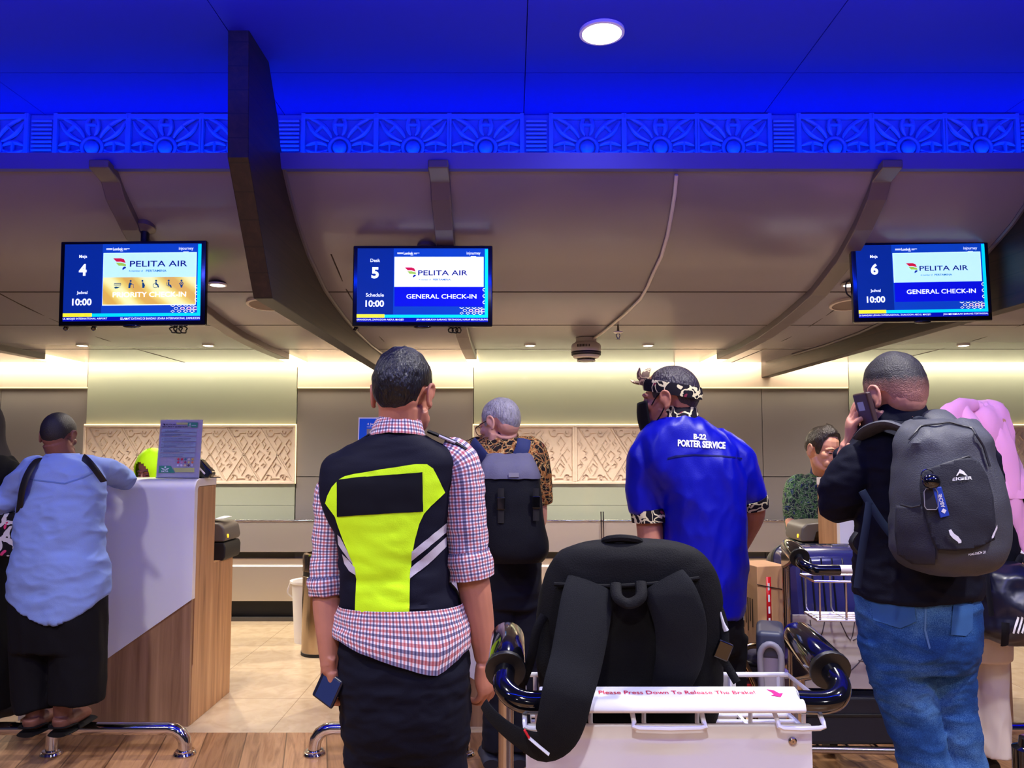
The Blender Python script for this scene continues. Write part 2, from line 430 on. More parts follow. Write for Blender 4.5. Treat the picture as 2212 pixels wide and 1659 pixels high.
# carved frieze -------------------------------------------------------------------
FZ0, FZ1, FD = 2.74, 3.10, 3.84
m_frz = M('frieze_plaster', (70, 110, 216), 0.45)  # plaster tinted with the blue light of the cove
fr = empty('trim_2', (0, FD, FZ0), kind='structure')
MB().bb(XL, XR, FD, FD + 0.06, FZ0, FZ1).build('backing', m_frz, fr, smooth=False)
def frieze_block():
    b = MB(); z0 = 2.925; y = FD; Hh = 0.165
    # sunk field borders
    for x in (-0.180, 0.180): b.box((x, y - 0.012, 2.97), (0.012, 0.028, 0.26))
    b.box((0, y - 0.014, 3.083), (0.37, 0.034, 0.022)); b.box((0, y - 0.010, 2.855), (0.37, 0.024, 0.02))
    b.ell((0, y - 0.012, z0), (0.036, 0.028, 0.036))
    b.tube([(0.052 * cos(a * pi / 12), y - 0.010, z0 + 0.052 * sin(a * pi / 12)) for a in range(24)], 0.010, 8, closed=True)
    for ang, L in ((0, 0.155), (180, 0.155), (42, 0.20), (138, 0.20), (90, 0.15), (-38, 0.10), (218, 0.10)):
        a = radians(ang); ux, uz = cos(a), sin(a); nx, nz = -uz, ux
        for sgn in (-1, 1):
            pts = []
            for t in (0, 0.12, 0.3, 0.5, 0.7, 0.88, 1.0):
                r = 0.062 + t * (L - 0.045); wv = sgn * (0.010 + 0.018 * sin(pi * min(1, t * 1.05)) ** 0.8)
                pts.append((ux * r + nx * wv, y - 0.011, z0 + uz * r + nz * wv))
            b.tube(pts, [0.005, 0.009, 0.012, 0.013, 0.012, 0.009, 0.004], 8, flat=1.0, up=(0, 1, 0))
        r = 0.062 + 0.5 * (L - 0.045)
        b.box((ux * r, y - 0.012, z0 + uz * r), (0.007, 0.036, 0.05), Matrix.Rotation(-a, 3, 'Y'))
    return b
def frieze_louver():
    b = MB()
    for k in range(11): b.tube([(-0.052, FD - 0.008, 2.85 + 0.0215 * k), (0.052, FD - 0.008, 2.85 + 0.0215 * k)], 0.0085, 8)
    b.box((0.07, FD - 0.01, 2.97), (0.012, 0.03, 0.26)); b.box((-0.07, FD - 0.01, 2.97), (0.012, 0.03, 0.26))
    return b
k0 = frieze_block().build('carved_flower_block', m_frz, fr); l0 = frieze_louver().build('louver_block', m_frz, fr)
first = [True, True]
for k in range(-4, 5):
    xc = 0.124 + 1.257 * k
    if abs(xc) < 5:
        o = l0 if first[1] else copy_tree(l0, fr); first[1] = False; o.location = (xc, 0, 0)
    for q in (0.258, 0.63, 1.0):
        if abs(xc + q) < 5:
            o = k0 if first[0] else copy_tree(k0, fr); first[0] = False; o.location = (xc + q, 0, 0)
# dark timber fins ------------------------------------------------------------------
def fin_mat():
    m = m_wood_dark; n, l = nodes_of(m); b = n['Principled BSDF']
    tc = n.new('ShaderNodeTexCoord'); sp = n.new('ShaderNodeSeparateXYZ'); l.new(tc.outputs['Object'], sp.inputs[0])
    mo = n.new('ShaderNodeMath'); mo.operation = 'MODULO'; mo.inputs[1].default_value = 0.098
    l.new(sp.outputs['Z'], mo.inputs[0])
    lt = n.new('ShaderNodeMath'); lt.operation = 'LESS_THAN'; lt.inputs[1].default_value = 0.006; l.new(mo.outputs[0], lt.inputs[0])
    src = b.inputs['Base Color'].links[0].from_socket
    mx = n.new('ShaderNodeMix'); mx.data_type = 'RGBA'; l.new(lt.outputs[0], mx.inputs[0]); l.new(src, mx.inputs[6]); mx.inputs[7].default_value = lin((16, 10, 8))
    l.new(mx.outputs[2], b.inputs['Base Color'])
    return m
fin_mat()
FIN = [(3.43, 2.07), (3.44, 2.085), (7.09, 2.075), (7.09, 2.33), (6.9, 2.33), (5.3, 2.25)]
FIN = [(3.43, 2.07), (7.09, 2.07), (7.09, 2.32), (5.4, 2.30), (4.4, 2.40), (3.9, 2.56), (3.62, 2.70), (3.5, 2.80), (3.46, 2.90), (3.30, 3.11), (3.045, 3.11), (3.075, 2.58)]
for i, (x, lab) in enumerate(((-1.16, 'dark timber fin hanging from the ceiling between the first two screens'), (2.295, 'dark timber fin running back to the wall behind screen six'))):
    e = empty('ceiling_fin', (x + 0.043, 5, 2.07), lab, 'ceiling fin', 'dark timber ceiling fins')
    sk = 0.0 if i == 0 else 0.062
    fx = lambda u, v, w: Vector((w + sk * (7.1 - u), u, v + (sk * 0.19 * (7.1 - u) if v < 2.2 else 0)))
    MB().prism(FIN, x, x + 0.086, fx).build('plank_face', m_wood_dark, e, smooth=False, bevel=0.004)
    for sx in (x - 0.006, x + 0.092):
        MB().tube([(sx + sk * (7.1 - d), d, soffit_z(d) - 0.008) for d in SOF_D[:-1]], 0.011, 6).build('edge_trim', M('edge_trim_grey', (96, 88, 92), 0.4), e)
# ribs with a light slot at the wall end ------------------------------------------------
m_rib = M('rib_panel', (98, 86, 88), 0.3)
for i, (x, lab) in enumerate(((-3.93, 'narrow ceiling rib nearest the left edge, ending above the boy'), (-1.90, 'narrow ceiling rib passing behind the first screen'),
                              (-0.34, 'narrow ceiling rib passing behind the middle screen'), (1.75, 'narrow ceiling rib beside the last screen'))):
    e = empty('ceiling_rib', (x, 5, 2.2), lab, 'ceiling rib', 'lit ceiling ribs')
    ds = [3.47] + SOF_D[1:]
    pts = [(d, soffit_z(max(d, 3.55))) for d in ds if d < 6.4] + [(6.4, 2.20)]
    poly = [(d, z + 0.02) for d, z in pts] + [(d, z - 0.045 if d > 3.6 else z - 0.02) for d, z in pts[::-1]]
    MB().prism(poly, x - 0.047, x + 0.047, lambda u, v, w: Vector((w, u, v))).build('rib_body', m_rib, e, smooth=False, bevel=0.006)
    MB().bb(x - 0.047, x + 0.047, 6.4, 7.0, 2.155, 2.22).build('light_slot', M('slot_glow', (255, 226, 176), emit=2.2), e, smooth=False, bevel=0.004)
# back wall ----------------------------------------------------------------------------
tag(MB().bb(XL, XR, WALL + 0.04, WALL + 0.2, 0, 2.36).build('wall_back', m_grey, smooth=False), **S)
GL = [(-3.905, -1.976), (-0.353, 1.496), (3.098, 4.95)]
LA = [(-5.5, -3.905), (-1.976, -0.353), (1.496, 3.098)]
for i, (x0, x1) in enumerate(LA):
    xm = (x0 + x1) / 2
    b = MB()
    for a, c in ((x0, xm), (xm, x1)):
        b.bb(a + 0.003, c - 0.003, WALL, WALL + 0.04, 1.165, 1.97); b.bb(a + 0.003, c - 0.003, WALL, WALL + 0.04, 0.1, 1.158)
    tag(b.build('wall_panel', m_grey, smooth=False), **S)
    w = tag(MB().bb(x0 + 0.003, x1 - 0.003, WALL - 0.012, WALL + 0.04, 1.985, 2.36).build('wall_fascia_panel', m_beige, smooth=False), **S)
    MB().bb(x0 + 0.003, x1 - 0.003, WALL - 0.004, WALL + 0.02, 1.974, 1.984).build('led_line', M('led_line', (255, 226, 170), emit=1.6), w, smooth=False)
STROKES = [([(0, 20), (630, 1040)], 30), ([(46, 10), (676, 1030)], 10), ([(330, 545), (20, 1050)], 26), ([(330, 505), (345, 545), (380, 520)], 10),
    ([(265, 280), (330, 170), (415, 290), (320, 450)], 14), ([(265, 280), (310, 350)], 9),
    ([(255, 790), (310, 700), (405, 790), (310, 950)], 14), ([(255, 790), (300, 860)], 9), ([(220, 800), (270, 900)], 8), ([(330, 620), (410, 740)], 8),
    ([(560, 230), (495, 330), (575, 450), (520, 530)], 14), ([(560, 230), (600, 300), (575, 345)], 10), ([(580, 420), (650, 320)], 12),
    ([(665, 80), (600, 170), (665, 260)], 12), ([(750, 215), (695, 300), (735, 350)], 12), ([(735, 420), (780, 330), (750, 290)], 12),
    ([(470, 370), (370, 530), (455, 680)], 14), ([(470, 420), (510, 480)], 9), ([(520, 530), (570, 610), (490, 730), (550, 840)], 14), ([(500, 580), (470, 630)], 10),
    ([(605, 530), (660, 450), (750, 530), (660, 670)], 14), ([(605, 530), (645, 590)], 9), ([(850, 380), (795, 450), (870, 480), (835, 530)], 12),
    ([(790, 610), (835, 570), (870, 610), (830, 640)], 12), ([(580, 710), (555, 790), (590, 730)], 12), ([(690, 750), (740, 710), (780, 740), (740, 790)], 12),
    ([(650, 790), (580, 890), (650, 1000)], 13), ([(580, 690), (640, 740)], 9), ([(740, 640), (800, 730)], 8)]
def curl(cx, cy, r, a0, a1, n=9): return [(cx + r * cos(a0 + (a1 - a0) * k / n), cy + r * sin(a0 + (a1 - a0) * k / n)) for k in range(n + 1)]
STROKES += [([(100, 50)] + curl(190, 100, 72, pi, 0.1) + [(380, 100)], 13), (curl(200, 75, 30, pi, 1.9 * pi), 10), ([(600, 50), (540, 120)] + curl(470, 110, 62, 0.3, pi), 13), (curl(460, 80, 34, -0.2, 1.2 * pi), 10),
            ([(100, 1030), (150, 970)] + curl(170, 990, 55, -pi * 0.8, 0.8) + [(240, 1010), (380, 1010)], 13), ([(600, 1030), (540, 960)] + curl(450, 985, 52, -0.3, -pi), 13), (curl(470, 1000, 30, 0, 1.4 * pi), 10)]
def carved(x0, x1, name):
    """carved plaster panel between x0 and x1 with its raised frame"""
    b = MB(); z0, z1 = 1.105, 1.63; k = 0.0004615; fb = WALL - 0.022
    b.bb(x0, x1, fb, WALL + 0.01, z0, z1)
    m = 0.022
    n = int((x1 - x0) / 0.312) + 2; xa = x0 + m + 0.002; xb = x1 - m - 0.002
    h = (z1 - z0 - 2 * m) / 1060.0
    fil = MB()
    for p in range(-1, n):
        for pts, wd_ in STROKES:
            q = [(x0 + m + (u + 676 * p) * k, z1 - m - v * h) for u, v in pts]
            for (ax, az), (cx, cz) in zip(q, q[1:]):
                if min(ax, cx) < xa or max(ax, cx) > xb: continue
                L = sqrt((cx - ax) ** 2 + (cz - az) ** 2); w_ = wd_ * k * 0.62
                fil.box(((ax + cx) / 2, fb - 0.008, (az + cz) / 2), (L + w_ * 0.7, 0.020, w_), Matrix.Rotation(-atan2(cz - az, cx - ax), 3, 'Y'))
    return b, fil
n_gl = 0
for i, (x0, x1) in enumerate(GL):
    b = MB().bb(x0 + 0.004, x1 - 0.004, WALL - 0.012, WALL + 0.04, 1.64, 2.36); b.bb(x0 + 0.004, x1 - 0.004, WALL - 0.012, WALL + 0.04, 0.905, 1.095); b.bb(x0 + 0.004, x1 - 0.004, WALL - 0.012, WALL + 0.04, 0.6, 0.902)
    w = tag(b.build('wall_glass_panel', m_glass, smooth=False), **S)
    xm = (x0 + x1) / 2
    lab = ['pale carved plaster panel on the wall behind the priority desk', 'pale carved plaster panel on the wall behind the middle desk', 'pale carved plaster panel behind the pink headscarf'][i]
    e = empty('carved_panel', (xm, WALL - 0.03, 1.1), lab, 'carved wall panel', 'carved wall panels')
    for a, c in ((x0, xm), (xm, x1)):
        bs, fl = carved(a, c, '')
        p = bs.build('panel_field', m_carve, e, smooth=False); fl.build('relief', m_carve, p, smooth=False)
        f = MB(); y0, y1 = WALL - 0.05, WALL
        f.bb(a, c, y0, y1, 1.612, 1.632); f.bb(a, c, y0, y1, 1.098, 1.118); f.bb(a, a + 0.02, y0, y1, 1.118, 1.612); f.bb(c - 0.02, c, y0, y1, 1.118, 1.612)
        f.build('frame', m_carve, e, smooth=False, bevel=0.003)
    g = MB(); g.bb(x0 - 0.004, x1 + 0.004, WALL - 0.030, WALL - 0.02, 1.633, 1.642); g.bb(x1, x1 + 0.006, WALL - 0.03, WALL - 0.02, 1.1, 1.64); g.bb(x0 - 0.006, x0, WALL - 0.03, WALL - 0.02, 1.1, 1.64)
    g.build('glow_edge', M('led_line', (255, 226, 170), emit=1.6), e, smooth=False)
tag(MB().bb(XL, XR, 7.02, 7.05, 2.33, 2.35).build('trim_3', m_led_warm, smooth=False), **S)
# baggage conveyor ---------------------------------------------------------------------
e = empty('baggage_conveyor', (0, 6.7, 0), 'stainless steel baggage conveyor running along the back wall behind the desks', 'conveyor')
b = MB()
for x0 in [-6.2 + 1.55 * k for k in range(8)]: b.bb(x0 + 0.003, x0 + 1.547, 6.94, 6.97, 0.50, 0.775)
b.build('back_guard', m_steel, e, smooth=False, bevel=0.006)
MB().bb(-6.2, 6.2, 6.93, 6.98, 0.765, 0.785).build('guard_rail', m_chrome, e, smooth=False, bevel=0.006)
MB().bb(-6.2, 6.2, 6.50, 6.94, 0.425, 0.445).build('belt', M('conveyor_belt', (104, 86, 72), 0.45), e, smooth=False)
b = MB()
for x0 in [-6.2 + 1.55 * k for k in range(8)]: b.prism([(6.46, 0.455), (6.52, 0.455), (6.52, 0.40), (6.475, 0.40), (6.475, 0.165), (6.45, 0.165), (6.45, 0.445)], x0 + 0.002, x0 + 1.548, lambda u, v, w: Vector((w, u, v)))
b.build('front_skirt', m_steel, e, smooth=False, bevel=0.004)
MB().bb(-6.2, 6.2, 6.52, 6.9, 0.0, 0.165).build('plinth', m_black, e, smooth=False)
MB().bb(-6.2, 6.2, 6.46, 6.53, 0.0, 0.03).build('foot_channel', M('grey_metal', (96, 92, 90), 0.4, 0.6), e, smooth=False)
e = empty('divider_bracket', (0.81, 6.93, 0.44), 'pair of thin metal rods standing on the conveyor near the porter', 'bracket')
for dx in (-0.008, 0.012): MB().tube([(0.80 + dx, 6.90, 0.446), (0.795 + dx, 6.90, 0.86)], 0.006, 8).build('rod', m_chrome, e)
MB().bb(0.775, 0.83, 6.88, 6.92, 0.446, 0.452).build('foot_plate', m_chrome, e, smooth=False)
# lamps ------------------------------------------------------------------------------
lab0 = {0: 'small lit ceiling downlight above the boy', 1: 'small lit ceiling downlight above the security notice', 2: 'small lit ceiling downlight beside the middle screen, over the grey-haired man',
        3: 'small lit ceiling downlight over the porter', 4: 'small lit ceiling downlight above the man on the phone', 5: 'small ceiling downlight over the dark fin end', 6: 'small ceiling downlight hidden by the front man', 7: 'small ceiling downlight by the last fin'}
def downlight(x, d, z, r, lab, group, en, spotdeg=110):
    e = empty('downlight', (x, d, z), lab, 'ceiling lamp', group)
    MB().lathe([(r * 1.25, 0.004), (r * 1.25, -0.006), (r * 1.0, -0.008), (r * 0.98, 0.004)], (x, d, z), n=28).build('trim_ring', M('lamp_ring', (226, 222, 218), 0.35), e)
    MB().lathe([(r, -0.0055), (r * 0.6, -0.009), (0.001, -0.010), (0.001, -0.004), (r, -0.004)], (x, d, z), n=28).build('diffuser', m_lamp, e)
    light('downlight_beam', 'SPOT', (x, d, z - 0.03), (x, d, 0), en, WARM, r, spot=radians(spotdeg), blend=0.8)
for i, (px, py) in enumerate(DOWN[:5]):
    q = P(px, py, 5.84); downlight(q.x, 5.84, 2.198, 0.036, lab0[i], 'desk downlights', 150, 150)
for i, (px, lab) in enumerate(((470, 'round ceiling downlight beside the dark fin, right of the priority screen'), (1838, 'round ceiling downlight peeking out beside the last screen'))):
    q = P(px, 622, 4.3); downlight(q.x, 4.3, soffit_z(4.3) - 0.006, 0.04, lab, 'soffit downlights', 80, 150)
for i, (px, py, lab) in enumerate(((575, 651, 'flush round ceiling speaker half hidden by the dark fin'), (1835, 655, 'flush round ceiling speaker half hidden by the last screen'))):
    q = P(px, py, 4.62); z = soffit_z(4.62)
    e = empty('ceiling_speaker', (q.x, 4.62, z), lab, 'speaker', 'ceiling speakers')
    MB().lathe([(0.115, 0.005), (0.115, -0.012), (0.10, -0.014), (0.098, -0.006)], (q.x, 4.62, z), axis=(0, 0.12, 1), n=32).build('rim', M('speaker_rim', (198, 184, 176), 0.4), e)
    MB().lathe([(0.098, -0.009), (0.001, -0.012), (0.001, 0.0), (0.098, 0.0)], (q.x, 4.62, z), axis=(0, 0.12, 1), n=32).build('grille', M('speaker_grille', (120, 104, 98), 0.6), e)
# the large round lamp in the hall ceiling
q = P(1303, 38, 3.0); x, d = q.x, 3.05
e = empty('hall_lamp', (x, d, 3.1), 'large round bright white lamp in the blue-lit ceiling', 'ceiling lamp')
MB().lathe([(0.092, 0.0), (0.092, -0.012), (0.080, -0.014), (0.078, 0.0)], (x, d, 3.10), n=40).build('trim_ring', M('lamp_ring', (226, 222, 218), 0.35), e)
MB().lathe([(0.078, -0.010), (0.04, -0.018), (0.001, -0.02), (0.001, 0), (0.078, 0)], (x, d, 3.10), n=40).build('diffuser', M('lamp_glow_white', (255, 250, 248), emit=16), e)
light('hall_lamp_beam', 'SPOT', (x, d, 3.06), (x, d, 0), 60, (1, 0.95, 0.9), 0.08, spot=radians(140), blend=0.9)
for i, (x, d) in enumerate(HALL):
    e = empty('hall_downlight', (x, d, 3.1), 'round white lamp in the hall ceiling outside the view', 'ceiling lamp', 'hall ceiling lamps')
    MB().lathe([(0.092, 0.0), (0.092, -0.012), (0.080, -0.014), (0.078, 0.0)], (x, d, 3.10), n=28).build('trim_ring', M('lamp_ring', (226, 222, 218), 0.35), e)
    MB().lathe([(0.078, -0.010), (0.04, -0.018), (0.001, -0.02), (0.001, 0), (0.078, 0)], (x, d, 3.10), n=28).build('diffuser', M('lamp_glow_white', (255, 250, 248), emit=16), e)
    light('hall_downlight_beam', 'SPOT', (x, d, 3.06), (x, d, 0), 240 if d > -2 else 920, (1, 0.96, 0.94), 0.08, spot=radians(150), blend=0.9)
# dome camera, conduit, sprinkler ----------------------------------------------------------
q = P(1266, 745, 5.55); x, d = q.x, 5.55; zc = soffit_z(d)
e = empty('dome_camera', (x, d, zc), 'white dome security camera hanging under the ceiling above the grey-haired man', 'security camera')
MB().lathe([(0.075, 0.0), (0.075, -0.03), (0.10, -0.045), (0.107, -0.06), (0.107, -0.115), (0.10, -0.125)], (x, d, zc), n=36).build('housing', M('camera_housing', (196, 188, 184), 0.4), e, bevel=0.003)
MB().lathe([(0.1065, -0.1), (0.108, -0.103), (0.106, -0.125), (0.100, -0.128)], (x, d, zc), n=36).build('dark_band', m_black, e)
MB().lathe([(0.1, -0.122), (0.092, -0.142), (0.072, -0.150), (0.070, -0.13)], (x, d, zc), n=36).build('bezel', M('camera_housing', (196, 188, 184), 0.4), e)
MB().lathe([(0.068, -0.135), (0.066, -0.155), (0.05, -0.172), (0.001, -0.178), (0.001, -0.13)], (x, d, zc), n=32).build('lens_dome', m_blackgloss, e)
MB().tube([(x + 0.062 * cos(a * pi / 16), d + 0.062 * sin(a * pi / 16), zc - 0.166) for a in range(32)], 0.005, 6, closed=True).build('lower_ring', M('camera_housing', (196, 188, 184), 0.4), e)
b = MB()
for k in range(9): b.box((x - 0.07 + 0.0105 * k, d - 0.106 + 0.006 * abs(k - 6.6) ** 1.2 * 0.25, zc - 0.066), (0.0055, 0.006, 0.018))
b.build('vent', m_black, e, smooth=False)
pts = []
for px, dd in ((1463, 3.56), (1459, 3.63), (1452, 3.72), (1442, 3.85), (1428, 4.0), (1412, 4.15), (1397, 4.32), (1382, 4.5)):
    pts.append((P(px, 500, dd).x, dd, soffit_z(dd) - 0.012))
for t in (0.25, 0.5, 0.75, 1.0): pts.append((pts[7][0] + (x + 0.05 - pts[7][0]) * t, 4.5 + (5.5 - 4.5) * t, soffit_z(4.5 + 1.0 * t) - 0.012))
o = MB().tube(pts, 0.009, 8).build('cable_conduit', M('conduit_white', (206, 198, 196), 0.4)); tag(o, 'thin white cable conduit crossing the ceiling to the dome camera', 'conduit')
q = P(1335, 690, 5.1); x, d = q.x, 5.1; zc = soffit_z(d)
e = empty('fire_sprinkler', (x, d, zc), 'small fire sprinkler head under the ceiling beside the dome camera', 'sprinkler')
MB().tube([(x, d, zc), (x, d, zc - 0.05)], [0.005, 0.009], 10).build('pipe', M('sprinkler_metal', (120, 108, 100), 0.35, 0.8), e)
MB().lathe([(0.032, -0.048), (0.034, -0.054), (0.012, -0.062), (0.008, -0.05)], (x, d, zc), n=24).build('escutcheon', M('lamp_ring', (226, 222, 218), 0.35), e)
b = MB()
for sg in (-1, 1): b.tube([(x + 0.006 * sg, d, zc - 0.06), (x + 0.012 * sg, d, zc - 0.075), (x + 0.003 * sg, d, zc - 0.095)], 0.003, 6)
b.lathe([(0.014, -0.098), (0.014, -0.1), (0.001, -0.102), (0.001, -0.096)], (x, d, zc), n=16)
b.build('deflector', M('sprinkler_metal', (120, 108, 100), 0.35, 0.8), e)
# ------------------------------------------------------------------ hanging screens
E = lambda n, c, s=1.0: M('screen_' + n, c, 0.3, emit=s)
LOGO = [([(0, 0), (0.10, -0.02), (0.62, -0.02), (0.86, 0.08), (1.0, 0.42), (0.62, 0.30), (0.28, 0.30)], 'red'),
        ([(0.22, 0.38), (0.62, 0.38), (1.0, 0.50), (1.04, 0.72), (0.66, 0.66), (0.44, 0.66)], 'lime'),
        ([(1.02, 0.76), (1.02, 0.86), (0.76, 1.06), (0.74, 0.90), (0.86, 0.74)], 'navy')]
def poly_mesh(poly): return MB().add([Vector((x, y, 0)) for x, y in poly], [tuple(range(len(poly)))])
def rect(u0, u1, v0, v1): return poly_mesh([(u0, v0), (u1, v0), (u1, v1), (u0, v1)])
def disc(x, y, r, n=14, sy=1.0): return poly_mesh([(x + r * cos(2 * pi * k / n), y + r * sy * sin(2 * pi * k / n)) for k in range(n)])
def ring(x, y, r, w, n=4, a0=0.0):
    b = MB(); o = [(x + r * cos(2 * pi * k / n + a0), y + r * sin(2 * pi * k / n + a0)) for k in range(n)]; i_ = [(x + (r - w) * cos(2 * pi * k / n + a0), y + (r - w) * sin(2 * pi * k / n + a0)) for k in range(n)]
    return b.add([Vector((*p, 0)) for p in o + i_], [(k, (k + 1) % n, n + (k + 1) % n, n + k) for k in range(n)])
def seg(x0, y0, x1, y1, w):
    dx, dy = x1 - x0, y1 - y0; L = sqrt(dx * dx + dy * dy) or 1; nx, ny = -dy / L * w / 2, dx / L * w / 2
    return poly_mesh([(x0 + nx, y0 + ny), (x1 + nx, y1 + ny), (x1 - nx, y1 - ny), (x0 - nx, y0 - ny)])
def put_text(s, x, y, w=None, h=None, bold=0.0, sx=1.0):
    t = fit(text_mesh(s, 0.1, bold), w, h); t.v = [Vector((p.x + x, p.y + y, 0)) for p in t.v]; return t
def person_icons():
    """the row of little figures, in units of the icon height, centred at x = 0..5"""
    B = MB(); Sx = 1.62
    def at(i, m): m.v = [Vector((p.x + i * Sx, p.y, 0)) for p in m.v]; B.join(m)
    at(0, seg(-0.42, 0.12, 0.42, 0.12, 0.1)); at(0, seg(-0.42, -0.08, 0.42, -0.08, 0.1)); at(0, seg(-0.42, 0.12, -0.42, -0.08, 0.05)); at(0, seg(0.42, 0.12, 0.42, -0.08, 0.05))
    at(0, poly_mesh([(-0.45, -0.42), (-0.2, -0.28), (0.1, -0.36), (0.42, -0.26), (0.1, -0.5), (-0.3, -0.55)]))
    at(1, disc(0.03, 0.42, 0.13)); at(1, poly_mesh([(-0.1, 0.25), (0.1, 0.22), (0.22, 0.0), (0.05, -0.1), (0.0, -0.5), (-0.25, -0.5), (-0.22, 0.0)])); at(1, seg(0.15, 0.05, 0.38, -0.05, 0.07)); at(1, seg(0.38, 0.0, 0.42, -0.5, 0.05))
    at(2, disc(-0.1, 0.42, 0.13)); at(2, poly_mesh([(-0.12, 0.25), (0.05, 0.2), (0.25, -0.15), (0.15, -0.5), (-0.1, -0.5), (-0.12, 0.0)]))
    at(3, disc(0.02, 0.42, 0.13)); at(3, poly_mesh([(-0.08, 0.25), (0.1, 0.25), (0.1, 0.02), (0.3, -0.02), (0.42, -0.45), (0.28, -0.48), (0.15, -0.15), (-0.05, -0.12)])); at(3, ring(-0.05, -0.2, 0.33, 0.06, 18))
    at(4, disc(0.0, 0.42, 0.13)); at(4, poly_mesh([(-0.1, 0.25), (0.1, 0.2), (0.08, -0.05), (0.3, -0.12), (0.42, -0.48), (0.26, -0.5), (0.12, -0.25), (-0.1, -0.2)])); at(4, seg(-0.28, 0.2, -0.2, -0.25, 0.06)); at(4, seg(-0.2, -0.25, 0.12, -0.32, 0.06))
    at(5, disc(0, 0.42, 0.13)); at(5, ring(0.02, 0.03, 0.24, 0.09, 16)); at(5, disc(0.04, 0.03, 0.09)); at(5, poly_mesh([(-0.16, -0.14), (0.18, -0.14), (0.1, -0.5), (-0.08, -0.5)])); at(5, seg(-0.3, 0.1, -0.15, -0.1, 0.08))
    B.v = [Vector((p.x - 2.5 * Sx, p.y, 0)) for p in B.v]
    return B
def monitor(px, py, wpx, d, label, desk_word, num, time_word, tick_a, tick_b, priority, pole_px, roll=0.0, extra=None):
    c = P(px, py, d); w = wpx / ppm(py, d); h = w / 1.70
    e = empty('information_screen', c, label, 'screen', 'hanging check-in screens')
    R = Matrix.Rotation(radians(-roll), 3, 'Y')
    def xy(m, dep):               # m in screen units (u right, v down from the top left) -> world, dep in front of the case
        m.v = [c + R @ Vector(((p.x - 0.5) * sw, -dep, (0.5 - p.y) * sh + 0.010 * h)) for p in m.v]; return m
    sw, sh = w * 0.935, h * 0.905
    b = MB(); b.box(c + Vector((0, 0.012, 0)), (w, 0.030, h), R); b.build('case', m_blackgloss, e, bevel=0.006)
    MB().box(c + Vector((0, 0.045, -0.02)), (w * 0.6, 0.05, h * 0.6), R).build('rear_housing', m_black, e, bevel=0.01)
    scr = xy(rect(0, 1, 0, 1), 0.0045).build('screen', E('blue', (8, 60, 170), 0.95), e, smooth=False)
    xy(rect(0, 0.277, 0, 0.90), 0.0052).build('side_field', E('navy', (4, 38, 128), 0.95), scr, smooth=False)
    pan = 0.435 if priority else 0.524
    xy(rect(0.284, 0.966, 0.115, 0.80 if priority else pan), 0.0054).build('panel_border', E('border', (225, 252, 255)), scr, smooth=False)
    xy(rect(0.287, 0.9635, 0.12, pan), 0.0060).build('airline_panel', E('panel_lit', (244, 252, 255), 1.0) if desk_word == 'Desk' else E('panel', (186, 238, 252), 0.98), scr, smooth=False)
    xy(rect(0.287, 0.9635, pan, 0.79), 0.0060).build('class_panel', gold_mat() if priority else E('royal', (6, 14, 196), 0.95), scr, smooth=False)
    xy(rect(0.976, 1.0, 0.01, 0.943).join(rect(0.21, 0.976, 0.902, 0.943)), 0.0060).build('cyan_band', E('cyan', (0, 214, 250)), scr, smooth=False)
    xy(rect(0.0, 0.212, 0.896, 0.943), 0.0062).build('date_label', E('yellow', (250, 240, 40)), scr, smooth=False)
    xy(rect(0, 1, 0.943, 1.0), 0.0062).build('ticker_band', E('ticker', (4, 12, 160), 0.9), scr, smooth=False)
    wl, nl, tl = E('white', (240, 250, 255)), E('navytext', (10, 16, 120), 0.7), E('teal', (0, 96, 160), 0.8)
    A = 1.70 * 0.935 / 0.905       # screen width over height
    def tx(s, u, v, hh, ww=None, bold=0.0):
        t = fit(text_mesh(s, 0.1, bold), ww * A if ww else None, hh); t.v = [Vector((p.x / A + u, v - p.y, 0)) for p in t.v]; return t
    def put(name, m, mt): xy(m, 0.0074).build(name, mt, scr, smooth=False)
    put('desk_word', tx(desk_word, 0.137, 0.165, 0.052 if desk_word == 'Meja' else 0.045, None, 0.0015), wl); put('desk_number', tx(num, 0.137, 0.335, 0.155, 0.057, 0.004), wl)
    put('time_word', tx(time_word, 0.137, 0.635, 0.05, None, 0.0015), wl); put('departure_time', tx('10:00', 0.137, 0.752, 0.09, 0.142, 0.003), wl)
    put('island_lettering', tx('Lombok', 0.39, 0.067, 0.036, 0.072, 0.003), wl)
    for q in ((0.305, 0.35, 0.058, 0.065), (0.305, 0.35, 0.071, 0.078), (0.432, 0.475, 0.061, 0.068), (0.432, 0.455, 0.075, 0.08), (0.407, 0.427, 0.09, 0.097), (0.868, 0.908, 0.107, 0.113)): put('small_print', rect(*q), wl)
    put('operator_lettering', tx('injourney', 0.889, 0.072, 0.05, 0.106, 0.0005), wl)
    ya = 0.262 if priority else 0.335
    for (s, u0, u1) in tick_a: put('ticker_lettering', tx(s, (u0 + u1) / 2, 0.9715, 0.03, u1 - u0, 0.0008), wl)
    put('class_lettering', tx('PRIORITY CHECK-IN', 0.628, 0.662, 0.066, 0.535, 0.0015) if priority else tx('GENERAL CHECK-IN', 0.645, 0.655, 0.062, 0.535, 0.0015), wl)
    k = 1.0 if priority else 0.9
    put('airline_lettering', tx('PELITA AIR', 0.69 if priority else 0.655 if desk_word == 'Desk' else 0.675, ya, 0.076 * k, 0.42 * k, 0.0012), nl)
    for s, u0, u1 in tick_b: put('date_lettering', tx(s, (u0 + u1) / 2, 0.92, 0.016, u1 - u0), E('olive', (150, 140, 30), 0.7))
    lx = (0.356 if priority else 0.383) - (0.02 if desk_word == 'Desk' else 0)
